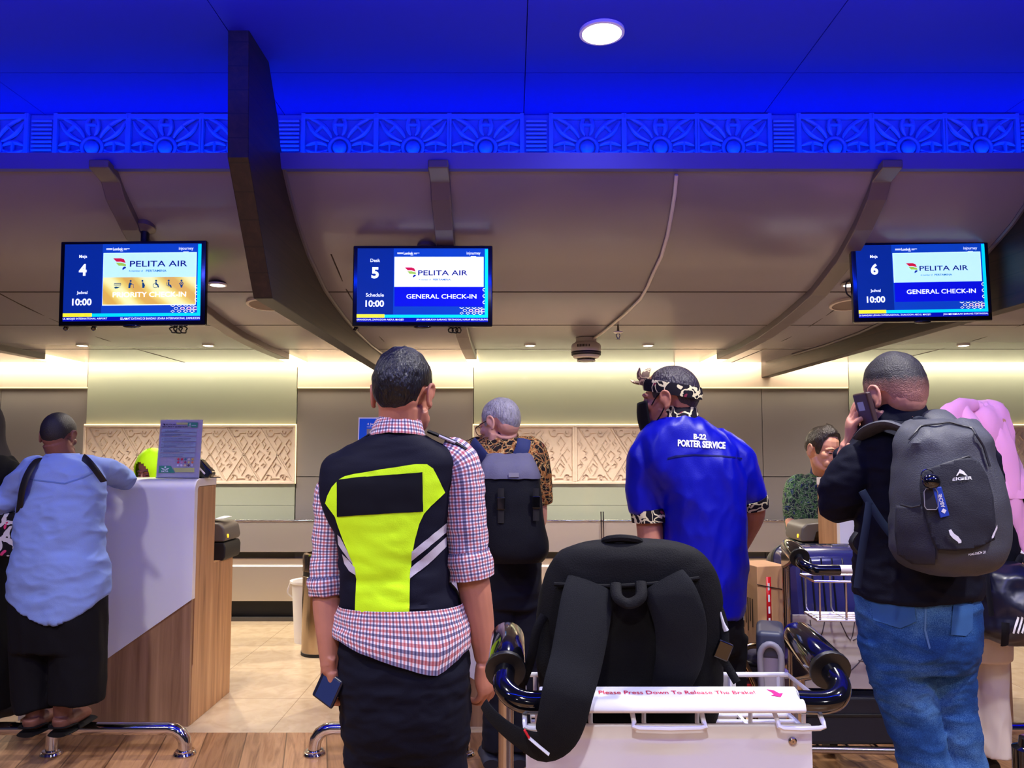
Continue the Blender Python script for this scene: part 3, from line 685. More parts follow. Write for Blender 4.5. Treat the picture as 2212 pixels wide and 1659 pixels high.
    put('member_lettering', tx('A member of', lx + 0.17 if priority else lx + 0.155, ya + 0.092, 0.026 * k, 0.105 * k, 0.0006), tl); put('group_lettering', tx('PERTAMINA', lx + 0.318 if priority else lx + 0.285, ya + 0.092, 0.029 * k, 0.15 * k, 0.002), tl)
    cols = {'red': (206, 22, 50), 'lime': (160, 206, 70), 'navy': (20, 40, 150)}
    for poly, cn in LOGO:
        m = poly_mesh([(lx + u * 0.094 * k, ya - 0.072 + v * 0.145 * k) for u, v in poly]); xy(m, 0.0074).build('logo_stripe', E('logo_' + cn, cols[cn], 0.85), scr, smooth=False)
    if priority:
        I = person_icons(); I.v = [Vector((0.627 + p.x * 0.0575, 0.527 - p.y * 0.1, 0)) for p in I.v]
        xy(I, 0.0074).build('passenger_icons', E('icon', (10, 66, 110), 0.8), scr, smooth=False)
    G = MB()
    for j in range(2):
        for i in range(4 if j == 0 else 4):
            u = 0.80 + 0.0265 * j * 0 + i * 0.047 + (0.024 if j == 0 else 0); v = 0.845 if j == 0 else 0.882
            m = ring(0, 0, 0.016 + 0.002 * i, 0.005 + 0.001 * i, 8 if j == 0 else 4, pi / 8 if j == 0 else 0); m.v = [Vector((min(p.x + u, 0.974), v + p.y * 1.15, 0)) for p in m.v]; G.join(m)
    for i in range(4): G.join(seg(0.784 + i * 0.047, 0.805, 0.80 + i * 0.047, 0.82, 0.008)); G.join(seg(0.80 + i * 0.047, 0.82, 0.816 + i * 0.047, 0.805, 0.008))
    for v in (0.565, 0.65, 0.735):
        m = ring(0, 0, 0.016, 0.006, 8, pi / 8); m.v = [Vector((min(p.x + 0.974, 0.976), p.y * 1.5 + v, 0)) for p in m.v]; G.join(m)
    xy(G, 0.0070).build('tile_pattern', E('pattern', (236, 240, 215)), scr, smooth=False)
    G = MB()
    for i in (1, 2, 3):
        m = ring(0, 0, 0.012, 0.003, 8, pi / 8); m.v = [Vector((min(0.80 + i * 0.047 + p.x + 0.024, 0.974), 0.845 + p.y * 1.15, 0)) for p in m.v]; G.join(m)
    xy(G, 0.0074).build('pink_pattern', E('pink', (230, 90, 150)), scr, smooth=False)
    # ceiling pole, underside sensor and cable loops
    q = P(pole_px, py, d + 0.09); zt = soffit_z(q.y)
    MB().tube([(q.x, q.y, c.z - 0.05), (q.x, q.y, zt + 0.01)], 0.020, 16).build('ceiling_pole', m_black, e)
    MB().lathe([(0.05, 0.01), (0.05, -0.012), (0.034, -0.022), (0.021, -0.03)], (q.x, q.y, zt), axis=(0, 0.3, 1), n=24).build('ceiling_flange', M('rib_panel', (98, 86, 88), 0.3), e)
    MB().box((q.x, d + 0.065, c.z), (0.10, 0.05, 0.1)).build('mount_plate', m_black, e, bevel=0.004)
    MB().ell(c + Vector((0.0, 0.005, -h / 2)), (0.045, 0.015, 0.011)).build('sensor', m_blackgloss, e)
    if extra:
        for (kind, u, r) in extra:
            x = c.x + (u - 0.5) * w; z0 = c.z - h / 2
            if kind == 'loop':
                MB().tube([(x + r * cos(a * pi / 12), d + 0.03 + 0.01 * sin(a), z0 - 0.013 + r * sin(a * pi / 12)) for a in range(24)], 0.0035, 6, closed=True).build('cable_loop', m_black, e)
            elif kind == 'foot': MB().tube([(x + 0.01, d + 0.02, z0 + 0.005), (x, d + 0.02, z0 - 0.008), (x - 0.008, d + 0.02, z0 - 0.016)], [0.006, 0.012, 0.009], 8).build('foot', m_blackgloss, e)
            elif kind == 'side': MB().tube([(c.x - w / 2 + 0.01, d + 0.04, c.z + 0.02), (c.x - w / 2 - 0.012, d + 0.045, c.z), (c.x - w / 2 - 0.012, d + 0.045, c.z - 0.05), (c.x - w / 2 + 0.01, d + 0.04, c.z - 0.075)], 0.004, 6, res=4).build('cable_loop', m_black, e)
    return e
def gold_mat():
    if 'screen_gold' in MATS: return MATS['screen_gold']
    m = M('screen_gold', (222, 178, 70), 0.3, emit=0.95); n, l = nodes_of(m); b = n['Principled BSDF']
    tc = n.new('ShaderNodeTexCoord'); t = n.new('ShaderNodeTexWave'); t.inputs['Scale'].default_value = 2.2; t.inputs['Distortion'].default_value = 2.5; t.inputs['Detail'].default_value = 1.0; t.wave_profile = 'SIN'
    mp = n.new('ShaderNodeMapping'); mp.inputs['Rotation'].default_value = (0, radians(50), 0); l.new(tc.outputs['Object'], mp.inputs[0]); l.new(mp.outputs[0], t.inputs['Vector'])
    r = ramp(n, [(0.1, (214, 172, 66)), (0.55, (232, 212, 100)), (0.95, (240, 244, 160))]); l.new(t.outputs['Fac'], r.inputs[0]); l.new(r.outputs[0], b.inputs['Emission Color']); l.new(r.outputs[0], b.inputs['Base Color'])
    return m
monitor(287, 612, 316, 3.72, 'hanging screen numbered 4 with a gold priority check-in panel', 'Meja', '4', 'Jadwal', [('UL MADJID INTERNATIONAL AIRPORT', 0.002, 0.325), ('SELAMAT DATANG DI BANDAR UDARA INTERNASIONAL ZAINUDDIN', 0.42, 0.998)], [('Rabu 21 Mei 2025', 0.03, 0.13), ('09:32', 0.16, 0.195)], True, 310, 0.5,
        [('loop', 0.77, 0.016), ('loop', 0.80, 0.018), ('loop', 0.835, 0.017), ('foot', 0.04, 0), ('foot', 0.23, 0)])
monitor(913, 618, 302, 3.86, 'hanging screen numbered 5 with a bright white airline panel, over the front man', 'Desk', '5', 'Schedule', [('ERNASIONAL ZAINUDDIN ABDUL MADJID', 0.002, 0.36), ('JIKA MENEMUKAN BARANG TERTINGGAL HARAP MENGHUBUNG', 0.455, 0.999)], [('Rabu 21 Mei 2025', 0.03, 0.13), ('09:32', 0.16, 0.195)], False, 921, 0.0,
        [('loop', 0.70, 0.012), ('loop', 0.73, 0.014), ('loop', 0.755, 0.013), ('foot', 0.02, 0)])
monitor(1990, 608, 298, 3.92, 'hanging screen numbered 6 with a blue general check-in panel, over the man on the phone', 'Meja', '6', 'Jadwal', [('DI BANDAR UDARA INTERNASIONAL ZAINUDDIN ABDUL MADJID', 0.002, 0.555), ('JIKA MENEMUKAN BARANG TERTINGGAL', 0.65, 0.998)], [('Rabu 21 Mei 2025', 0.03, 0.13), ('09:32', 0.16, 0.195)], False, 1942, 1.0, [('side', 0, 0)])

# ------------------------------------------------------------------ desks
def desk(x0, x1, zl, zr, label, side):
    """check-in desk from x0 to x1; the white front sheet ends at height zl on its left edge and zr on its right"""
    yf = 4.0; zt = 1.245
    e = empty('check_in_desk', ((x0 + x1) / 2, yf + 0.2, 0), label, 'desk', 'check-in desks')
    R_, th = 0.062, 0.040
    def sect(zb):
        o = [(yf, zb)] + [(yf + R_ - R_ * cos(a), zt - R_ + R_ * sin(a)) for a in [k * pi / 12 for k in range(7)]] + [(4.29, zt)]
        i_ = [(4.29, zt - th)] + [(yf + R_ - (R_ - th) * cos(a), zt - R_ + (R_ - th) * sin(a)) for a in [k * pi / 12 for k in range(6, -1, -1)]] + [(yf + th, zb)]
        return o + i_
    A, B_ = sect(zl), sect(zr); n = len(A)
    vs = [Vector((x0, *p)) for p in A] + [Vector((x1, *p)) for p in B_]
    fs = [(i, (i + 1) % n, n + (i + 1) % n, n + i) for i in range(n)]
    h = n // 2
    for o, fl in ((0, 0), (n, 1)):
        for k in range(h - 1): fs.append((o + k, o + k + 1, o + n - 2 - k, o + n - 1 - k))
    b = MB(); b.add(vs, fs); b.build('white_front', m_white, e, bevel=0.002)
    b = MB()
    m = 0.006
    b.bb(x0 + m, x1 - m, yf + 0.012, yf + 0.035, 0.0, max(zl, zr) - 0.002)
    b.build('timber_front', wood('desk_front_oak', (124, 88, 62), (150, 112, 82), (170, 130, 98), 'Z', 0.8, 0.42), e, smooth=False)
    # the body: two wooden end panels and a lower work shelf behind
    for xa in (x0 + m * 0.5, x1 - m * 0.5 - 0.03):
        poly = [(yf + 0.036, 0), (4.58, 0), (4.58, 0.78), (4.29, 0.78), (4.29, zt - th - 0.002), (yf + R_, zt - th - 0.002), (yf + th + 0.004, zt - 0.08), (yf + th + 0.004, 0.3), (yf + 0.036, 0.29)]
        MB().prism(poly, xa, xa + 0.03, lambda u, v, w: Vector((w, u, v))).build('end_panel', m_oak, e, smooth=False, bevel=0.002)
    MB().bb(x0 + 0.035, x1 - 0.035, 4.29, 4.64, 0.745, 0.775).build('work_shelf', m_oak, e, smooth=False, bevel=0.003)
    MB().bb(x0 + 0.035, x1 - 0.035, 4.24, 4.28, 0.02, zt - th - 0.004).build('inner_back', m_oak, e, smooth=False)
    return e
desk(-2.49, -1.63, 0.03, 0.634, 'white and oak check-in desk that the boy leans on', 1)
desk(-0.86, 0.0, 0.634, 0.12, 'white and oak check-in desk behind the front man in the vest', 1)
desk(1.68, 2.54, 0.03, 0.634, 'white and oak check-in desk in front of the male officer', 0)

def foot_rail(x0, x1, posts, label):
    d, z, r = 3.65, 0.117, 0.029
    e = empty('foot_rail', ((x0 + x1) / 2, d, 0), label, 'rail', 'chrome foot rails')
    k = 0.075
    pts = [(x0, d, 0.012), (x0, d, z - k)] + [(x0 + k - k * cos(a), d, z - k + k * sin(a)) for a in (pi / 8, pi / 4, 3 * pi / 8)] + [(x0 + k, d, z)]
    pts += [(x1 - k, d, z)] + [(x1 - k + k * sin(a), d, z - k + k * cos(a)) for a in (pi / 8, pi / 4, 3 * pi / 8)] + [(x1, d, z - k), (x1, d, 0.012)]
    MB().tube(pts, r, 18).build('tube', m_chrome, e)
    for x in posts:
        if x0 + 0.05 < x < x1 - 0.05: MB().tube([(x, d, 0.01), (x, d, z - 0.005)], r * 0.95, 16).build('post', m_chrome, e)
        MB().lathe([(0.046, 0.0), (0.050, 0.006), (0.046, 0.014), (0.040, 0.016), (0.040, 0.022), (0.030, 0.024)], (x, d, 0.0), n=28).build('floor_flange', m_chrome, e)
foot_rail(-3.3, -1.50, (-3.3, -2.11, -1.50), 'chrome foot rail the boy stands on')
foot_rail(-0.905, -0.22, (-0.905, -0.22), 'chrome foot rail whose curved end shows beside the front man')
foot_rail(1.98, 3.1, (1.98, 2.55, 3.1), 'chrome foot rail behind the woman in the pink headscarf')

def printer(xc, label, mirror=1):
    d = 4.47; z = 0.776; L = 0.13
    e = empty('label_printer', (xc, d, z), label, 'printer', 'label printers')
    def X(u): return xc + u * mirror
    b = MB(); poly = [(-0.125, 0.0), (0.118, 0.0), (0.128, 0.02), (0.130, 0.075), (0.12, 0.10), (-0.125, 0.105)]
    b.prism(poly, d - 0.09, d + 0.16, lambda u, v, w: Vector((X(u), w, z + v))); b.build('lower_body', m_black, e, bevel=0.008)
    poly = [(-0.125, 0.110), (0.122, 0.104), (0.128, 0.13), (0.118, 0.185), (0.09, 0.208), (0.0, 0.216), (-0.125, 0.218)]
    MB().prism(poly, d - 0.09, d + 0.16, lambda u, v, w: Vector((X(u), w, z + v))).build('lid', M('printer_grey', (98, 92, 84), 0.4), e, bevel=0.012)
    MB().prism([(-0.03, 0.112), (0.055, 0.108), (0.04, 0.16), (0.0, 0.18)], d - 0.096, d - 0.088, lambda u, v, w: Vector((X(u), w, z + v))).build('side_window', m_blackgloss, e, smooth=False)
    MB().lathe([(0.011, 0), (0.011, 0.006), (0.001, 0.008), (0.001, 0)], (X(0.124), d - 0.05, z + 0.135), axis=(mirror, 0, 0.05), n=16).build('status_light', M('amber_light', (255, 190, 40), emit=1.2), e)
    MB().bb(X(0.02), X(0.06), d - 0.0915, d - 0.088, z + 0.03, z + 0.075).build('paper_slot', M('printer_slot', (60, 58, 58), 0.4) if mirror > 0 else m_paper, e, smooth=False)
    return e
printer(-1.735, 'grey and black label printer on the shelf of the desk with the boy')
printer(1.745, 'grey and black label printer beside the male officer', -1)
o = MB()
o.grid(lambda u, v: Vector((-1.80 + 0.17 * u, 4.42 + 0.12 * v, 0.998 + 0.028 * sin(u * 5 + v * 3) * (1 - u) + 0.012)), 8, 6)
tag(o.build('paper_slip', m_paper, solid=0.002), 'crumpled white paper slip lying on the left label printer', 'paper')

# signs ---------------------------------------------------------------------------------
def standing_sheet(px0, px1, py0, py1, d, name, label, cat, tilt=6):
    c = P((px0 + px1) / 2, py1, d); w = (px1 - px0) / ppm(py1, d); h = (py1 - py0) / ppm(py1, d) / cos(radians(tilt)); c.z = 1.247
    R = Matrix.Rotation(radians(-tilt), 3, 'X')
    e = empty(name, c, label, cat)
    def xy(m, dep, z=0): m.v = [c + R @ Vector(((p.x - 0.5) * w, -dep, (1 - p.y) * h)) for p in m.v]; return m
    return e, c, w, h, R, xy
e, c, w, h, R, xy = standing_sheet(337, 429, 909, 1036, 4.07, 'security_notice', 'white A4 security question notice in a clear stand on the priority desk', 'notice')
MB().box(c + R @ Vector((0, 0.004, h / 2)), (w, 0.006, h), R).build('sheet', m_paper, e, smooth=False)
MB().box(c + R @ Vector((0, -0.0006, h / 2)), (w * 1.02, 0.0012, h * 1.01), R).build('acrylic_front', M('clear_acrylic', (250, 250, 255), 0.05, trans=1.0), e, smooth=False)
MB().box(c + Vector((0, 0.04, 0.003)), (w * 0.98, 0.10, 0.005)).build('stand_foot', M('clear_acrylic', (250, 250, 255), 0.05, trans=1.0), e, smooth=False)
b = MB()
def st(s, u, v, ww, hh, bold=0.001, b=b):
    t = fit(text_mesh(s, 0.1, bold), ww, hh); t.v = [Vector((p.x + u, v - p.y, 0)) for p in t.v]; b.join(t)
st('SECURITY QUESTION', 0.36, 0.125, 0.60, 0.026, 0.003); st('PELITA AIR', 0.255, 0.085, 0.24, 0.02, 0.002)
b.join(poly_mesh([(0.07, 0.07), (0.11, 0.07), (0.13, 0.10), (0.10, 0.10)]))
vq = [(0.165, 0.212, ['Is this your baggage?']), (0.232, 0.277, ['Did you pack the baggage yourself?']), (0.305, 0.375, ['Did you leave your baggage unattended', 'after you packed it before check-in?']), (0.397, 0.467, ['Did you receive baggage, gifts or parcels', 'from another person to carry on board?']),
      (0.485, 0.56, ['Are you carrying any items that could', 'be dangerous to other passengers?']), (0.585, 0.645, ['Do you carry dangerous goods?'])]
for k, (v0, v1, L) in enumerate(vq):
    st(str(k + 1), 0.085, (v0 + v1) / 2, None, 0.022, 0.003)
    for j, s in enumerate(L): st(s, 0.13 + len(s) * 0.0085, v0 + 0.02 + 0.022 * j, len(s) * 0.017, 0.014, 0.001)
    b.join(rect(0.13, 0.13 + 0.3 + 0.08 * (k % 3), v1 - 0.014, v1 - 0.009))
xy(b, 0.0042).build('navy_print', M('ink_navy', (40, 36, 84), 0.7), e, smooth=False)
for v0, v1, _ in vq: xy(rect(0.055, 0.885, v0, v1), 0.0036).build('question_bar', M('ink_grey_blue', (150, 166, 184), 0.7), e, smooth=False)
for q in ([(0.66, 0.05), (0.895, 0.05), (0.895, 0.135), (0.75, 0.135), (0.72, 0.115), (0.66, 0.115)], [(0.055, 0.79), (0.33, 0.79), (0.44, 0.91), (0.055, 0.91)]): xy(poly_mesh(q), 0.0038).build('green_block', M('ink_green', (66, 146, 118), 0.7), e, smooth=False)
for q in ([(0.38, 0.05), (0.66, 0.05), (0.66, 0.085), (0.40, 0.085)], [(0.39, 0.825), (0.895, 0.825), (0.895, 0.90), (0.45, 0.90)]): xy(poly_mesh(q), 0.0037).build('yellow_block', M('ink_yellow_green', (190, 196, 124), 0.7), e, smooth=False)
b = MB(); t = fit(text_mesh('IATA', 0.1, 0.003), 0.16, 0.032); t.v = [Vector((p.x + 0.205, 0.885 - p.y, 0)) for p in t.v]; b.join(t)
xy(b, 0.0046).build('green_block_lettering', m_paper, e, smooth=False); b = MB(); b.join(disc(0.205, 0.815, 0.022, 14, 0.75)); b.join(poly_mesh([(0.10, 0.825), (0.19, 0.842), (0.205, 0.862), (0.15, 0.855)])); b.join(poly_mesh([(0.31, 0.825), (0.22, 0.842), (0.205, 0.862), (0.26, 0.855)])); xy(b, 0.0046).build('winged_emblem', m_paper, e, smooth=False); b = ring(0.715, 0.08, 0.018, 0.005, 12).join(ring(0.715, 0.10, 0.02, 0.005, 12)); xy(rect(0.755, 0.86, 0.098, 0.104), 0.0046).build('white_line', m_paper, e, smooth=False)
xy(b, 0.0046).build('baggage_symbol', m_paper, e, smooth=False)
HZ = [(200, 60, 80), (196, 50, 76), (60, 120, 130), (216, 210, 220), (200, 170, 80), (198, 60, 84), (210, 150, 180), (150, 60, 100), (206, 196, 120), (200, 110, 80), (214, 210, 224), (214, 210, 224), (220, 190, 150), (90, 60, 90), (200, 196, 220)]
for k, col in enumerate(HZ):
    i, j = k % 5, k // 5; u, v = 0.50 + 0.083 * i, 0.68 + 0.052 * j
    xy(poly_mesh([(u - 0.034, v), (u, v - 0.0245), (u + 0.034, v), (u, v + 0.0245)]), 0.0042).build('hazard_diamond', M('ink_hz%d' % k, col, 0.7), e, smooth=False)
e, c, w, h, R, xy = standing_sheet(770, 856, 905, 1037, 4.07, 'baggage_poster', 'blue poster with white lettering standing behind the shoulder of the front man', 'poster')
MB().box(c + R @ Vector((0, 0.004, h / 2)), (w, 0.006, h), R).build('sheet', m_paper, e, smooth=False)
MB().box(c + Vector((0, 0.04, 0.003)), (w * 0.98, 0.10, 0.005)).build('stand_foot', M('clear_acrylic', (250, 250, 255), 0.05, trans=1.0), e, smooth=False)
xy(rect(0.03, 0.97, 0.02, 0.98), 0.001).build('blue_field', M('ink_blue', (30, 96, 214), 0.6), e, smooth=False)
b = MB(); st('4 Jenis Macam', 0.52, 0.115, 0.60, 0.045, 0.003, b); xy(rect(0.22, 0.8, 0.155, 0.163), 0.0018).build('white_line', m_paper, e, smooth=False); xy(b, 0.0018).build('white_print', m_paper, e, smooth=False)
for k in range(3): xy(rect(0.22, 0.55, 0.19 + 0.17 * k, 0.33 + 0.17 * k), 0.0018).build('picture', M('ink_photo', (150, 140, 132), 0.7), e, smooth=False); xy(disc(0.39, 0.25 + 0.17 * k, 0.10, 14, 0.5), 0.0024).build('picture_item', M('ink_cream', (226, 214, 190), 0.7), e, smooth=False)
q = P(420, 1035, 4.14)
e = empty('payment_terminal', (q.x, 4.14, 1.246), 'black payment terminal with a silver edge behind the security notice', 'terminal')
poly = [(-0.06, 0.0), (0.088, 0.0), (0.105, 0.022), (0.098, 0.04), (0.075, 0.06), (0.045, 0.095), (0.02, 0.105), (-0.06, 0.105)]
MB().prism(poly, 4.11, 4.17, lambda u, v, w: Vector((q.x + u, w, 1.246 + v))).build('body', m_blackgloss, e, bevel=0.008)
MB().tube([(q.x + 0.02, 4.107, 1.318), (q.x + 0.068, 4.107, 1.268)], 0.005, 8).build('silver_bar', M('silver_plastic', (226, 214, 206), 0.3), e)
MB().tube([(q.x + 0.06, 4.14, 1.25), (q.x + 0.10, 4.13, 1.249), (q.x + 0.13, 4.16, 1.249)], 0.003, 6, res=4).build('cord', m_black, e)
# bin ------------------------------------------------------------------------------------
q = P(692, 1400, 5.45)
e = empty('waste_bin', (q.x, 5.45, 0), 'tall round stainless steel waste bin behind the front man', 'bin')
x, d = q.x, 5.45
MB().lathe([(0.128, 0.0), (0.128, 0.52), (0.126, 0.522)], (x, d, 0.012), n=40).build('body', M('bin_steel', (190, 170, 150), 0.2, 1.0), e)
MB().lathe([(0.131, 0.0), (0.131, 0.02), (0.128, 0.022)], (x, d, 0.0), n=40).build('base_ring', m_black, e)
MB().lathe([(0.124, 0.52), (0.124, 0.555), (0.12, 0.556)], (x, d, 0.012), n=40).build('neck_band', m_black, e)
MB().lathe([(0.129, 0.555), (0.129, 0.655), (0.122, 0.672), (0.10, 0.676), (0.098, 0.60)], (x, d, 0.012), n=40).build('lid', M('bin_steel', (190, 170, 150), 0.2, 1.0), e)
q = P(652, 1345, 5.78)
e = empty('white_bucket', (q.x, 5.78, 0), 'white plastic bucket half hidden behind the steel bin', 'bucket')
MB().lathe([(0.09, 0.0), (0.115, 0.42), (0.13, 0.43), (0.13, 0.445), (0.11, 0.44), (0.085, 0.02)], (q.x + 0.04, 5.78, 0), n=32).build('pail', M('white_plastic', (230, 226, 222), 0.4), e)
MB().tube([(q.x - 0.08, 5.75, 0.43), (q.x - 0.10, 5.75, 0.36), (q.x - 0.06, 5.75, 0.32)], 0.006, 6, res=4).build('handle', M('white_plastic', (230, 226, 222), 0.4), e)
# ------------------------------------------------------------------ people: tools
from mathutils.bvhtree import BVHTree
def rows_tube(pts): return [P(p[0], p[1], p[2]) for p in pts], [p[3] for p in pts]
def ptube(mb, pts, n=14, res=4, flat=None, up=None, cap=True):
    q, r = rows_tube(pts); return mb.tube(q, r, n, res, cap, flat, up)
def Rz(a): return Matrix.Rotation(radians(a), 4, 'Z')
def Rx(a): return Matrix.Rotation(radians(a), 4, 'X')
def Ry(a): return Matrix.Rotation(radians(a), 4, 'Y')
def head_T(px, py, d, yaw, pitch=0, roll=0, sc=1.0):
    """head frame: px, py is the crown in the picture; local +Y is the face, z 0 at the chin, 0.232 at the crown"""
    c = P(px, py, d)
    return Matrix.Translation(c) @ Rz(yaw) @ Ry(roll) @ Rx(-pitch) @ Matrix.Scale(sc, 4) @ Matrix.Translation((0, 0.0, -0.232))
def head_mesh(T, ears=True, nose=1.0, neck=True, neck_to=None, neck_r=0.056, jaw=1.0, fat=1.0):
    b = MB()
    b.ell((0, -0.010, 0.146), (0.076 * fat, 0.096, 0.087)); b.ell((0, 0.028, 0.085), (0.061 * fat, 0.060, 0.078)); b.ell((0, -0.045, 0.095), (0.060 * fat, 0.048, 0.055))
    b.ell((0, 0.058, 0.022), (0.034 * jaw, 0.030, 0.023))
    for s in (-1, 1):
        b.tube([(0.052 * s * jaw * fat, 0.004, 0.066), (0.046 * s * jaw * fat, 0.026, 0.032), (0.016 * s, 0.064, 0.016)], [0.020, 0.020, 0.016], 10, 3)
        b.ell((0.043 * s, 0.058, 0.092), (0.022, 0.024, 0.020)); b.ell((0.034 * s, 0.072, 0.050), (0.020, 0.02, 0.022))
        b.ell((0.030 * s, 0.079, 0.1085), (0.015, 0.011, 0.010))
        b.tube([(0.012 * s, 0.088, 0.128), (0.032 * s, 0.086, 0.131), (0.054 * s, 0.066, 0.124)], [0.007, 0.008, 0.006], 8, 3)
        b.ell((0.012 * s * nose, 0.094, 0.079), (0.009, 0.010, 0.008))
    b.tube([(0, 0.084, 0.126), (0, 0.093, 0.108), (0, 0.105, 0.087), (0, 0.104, 0.078)], [0.007, 0.0085, 0.012 * nose, 0.010 * nose], 10, 3)
    b.ell((0, 0.086, 0.058), (0.024, 0.011, 0.0055)); b.ell((0, 0.085, 0.0485), (0.021, 0.011, 0.0065)); b.ell((0, 0.078, 0.07), (0.016, 0.014, 0.014))
    if ears:
        for s in (-1, 1):
            c = Vector((0.077 * s * fat, -0.012, 0.104)); R = Matrix.Rotation(radians(-13 * s), 3, 'Z') @ Matrix.Rotation(radians(-8), 3, 'X')
            b.ell(c + R @ Vector((0.004 * s, 0, 0)), (0.007, 0.015, 0.026), R)
            pts = [(0.004, 0.016, -0.004), (0.008, 0.014, 0.018), (0.011, 0.002, 0.031), (0.011, -0.013, 0.026), (0.010, -0.018, 0.008), (0.008, -0.013, -0.012), (0.006, -0.002, -0.027), (0.003, 0.010, -0.026)]
            b.tube([c + R @ Vector((x * s, y, z)) for x, y, z in pts], [0.0045, 0.005, 0.0055, 0.0055, 0.005, 0.005, 0.0065, 0.0045], 8, 3)
    b.xf(T)
    if neck_to is not None:
        a = T @ Vector((0, -0.022, 0.075)); e = Vector(neck_to)
        b.tube([a, a.lerp(e, 0.5) + Vector((0, 0, 0)), e, e + Vector((0, 0, -0.06))], [neck_r, neck_r, neck_r * 1.12, neck_r * 1.5], 18, 3)
    return b
def hair_mesh(T, front=0.188, side=0.128, burn=0.10, nape=0.062, vol=1.0, top=0.0, sweep=0.0, nu=72, nv=26, tuft=0.0, seed=0.0):
    """a cap of hair grown over the skull from the crown down to a hairline"""
    def edge(ph):              # ph 0 at the face, pi at the nape
        a = abs((ph + pi) % (2 * pi) - pi)
        k = [(0, front), (0.55, front - 0.004), (0.85, front - 0.03), (1.05, burn), (1.25, burn), (1.4, side), (1.85, side), (2.2, nape + 0.02), (2.6, nape), (pi, nape)]
        for (p, z), (q, y) in zip(k, k[1:]):
            if a <= q: t = (a - p) / (q - p); t = t * t * (3 - 2 * t); return z + (y - z) * t
        return nape
    C = Vector((0, -0.010, 0.138)); rx, ry, rzu, rzd = 0.0785, 0.1, 0.095, 0.115
    def fn(u, v):
        ph = 2 * pi * u; z = edge(ph)
        r_ = rzu if z > C.z else rzd
        te = math.acos(max(-1, min(1, (z - C.z) / r_)))
        th = te * v
        zz = cos(th); rz_ = rzu if zz > 0 else rzd
        p = Vector((rx * sin(th) * sin(ph), ry * sin(th) * cos(ph), rz_ * zz))
        g = min(1.0, (1 - v) / 0.16); g = g * g * (3 - 2 * g)
        k = 0.965 + (0.055 * vol) * g
        k += top * max(0, zz) ** 2 * g + sweep * max(0, cos(ph)) * max(0, zz) * g
        if tuft: k += tuft * g * mnoise.noise(Vector((p.x * 60 + seed, p.y * 26, p.z * 40)))
        return T @ (C + p * k)
    return MB().grid(fn, nu, nv)
def hand(mb, W, dv, palm, thumb_side=1, curl=(25, 35, 25), spread=0.06, thumb=(0.55, 0.75, 0.35), tc=25, s=1.0, curls=None):
    """palm, four fingers and a thumb; dv wrist->knuckles, palm = the way the palm faces"""
    W = Vector(W); dv = Vector(dv).normalized(); pn = Vector(palm); pn = (pn - dv * pn.dot(dv)).normalized(); sd = dv.cross(pn).normalized() * thumb_side
    L = [0.074, 0.082, 0.076, 0.060]; off = [0.030, 0.010, -0.011, -0.030]; kn = [0.090, 0.094, 0.088, 0.080]
    mb.tube([W - dv * 0.035 * s, W, W + dv * 0.03 * s, W + dv * 0.065 * s, W + dv * 0.088 * s], [0.0235 * s, 0.0245 * s, 0.031 * s, 0.039 * s, 0.034 * s], 14, 3, flat=0.52, up=pn)
    mb.ell(W, 0.0235 * s)
    for i in range(4):
        base = W + dv * kn[i] * s + sd * off[i] * s
        mb.tube([W + sd * off[i] * 0.55 * s + dv * 0.004, W + dv * kn[i] * 0.55 * s + sd * off[i] * 0.9 * s + pn * 0.004 * s, base], [0.0165 * s, 0.0155 * s, 0.0105 * s], 10, 3)
        ang = 0; p = base; pts = [p]; dd = (dv + sd * spread * (1.4 - i) ).normalized(); ax = dd.cross(pn)
        cc = curls[i] if curls else [c * (1 + 0.12 * i) for c in curl]
        for c, f in zip(cc, (0.45, 0.31, 0.24)):
            ang += radians(c); p = p + (dd * cos(ang) + pn * sin(ang)) * L[i] * f * s; pts.append(p)
        mb.tube(pts, [0.0095 * s, 0.0088 * s, 0.008 * s, 0.0062 * s], 10, 3); mb.ell(pts[-1], 0.0062 * s, nu=8, nv=6)
    t0 = W + dv * 0.018 * s + sd * 0.020 * s + pn * 0.006 * s; td = (dv * thumb[0] + sd * thumb[1] + pn * thumb[2]).normalized()
    p1 = t0 + td * 0.044 * s; t2 = (td + dv * 0.35 + pn * tc / 60).normalized(); p2 = p1 + t2 * 0.034 * s; t3 = (t2 + dv * 0.3 + pn * tc / 90 - sd * 0.3).normalized(); p3 = p2 + t3 * 0.028 * s
    mb.tube([t0, p1, p2, p3], [0.016 * s, 0.0118 * s, 0.0102 * s, 0.0075 * s], 10, 3); mb.ell(p3, 0.0075 * s, nu=8, nv=6)
    return mb
def leg_tube(mb, pts, n=20, res=4, flat=None): return ptube(mb, pts, n, res, flat)
def bvh_of(objs):
    dg = bpy.context.evaluated_depsgraph_get(); vs = []; fs = []
    for o in objs if isinstance(objs, (list, tuple)) else [objs]:
        me = o.evaluated_get(dg).to_mesh(); k = len(vs); off = OFF[o.name]
        vs += [v.co + off for v in me.vertices]; fs += [tuple(i + k for i in p.vertices) for p in me.polygons]; o.evaluated_get(dg).to_mesh_clear()
    return BVHTree.FromPolygons(vs, fs)
def decal(bvh, polys, off=0.003, cell=9, origin=(0, 0, CH), d=2.0):
    """sew flat outlines (picture rows) onto a garment: they follow its surface, off metres above it"""
    bm = bmesh.new()
    for poly in polys:
        bm.faces.new([bm.verts.new((x, y, 0)) for x, y in poly])
    sew(bm, bvh, off, cell, d, origin); return bm_to_mb(bm)
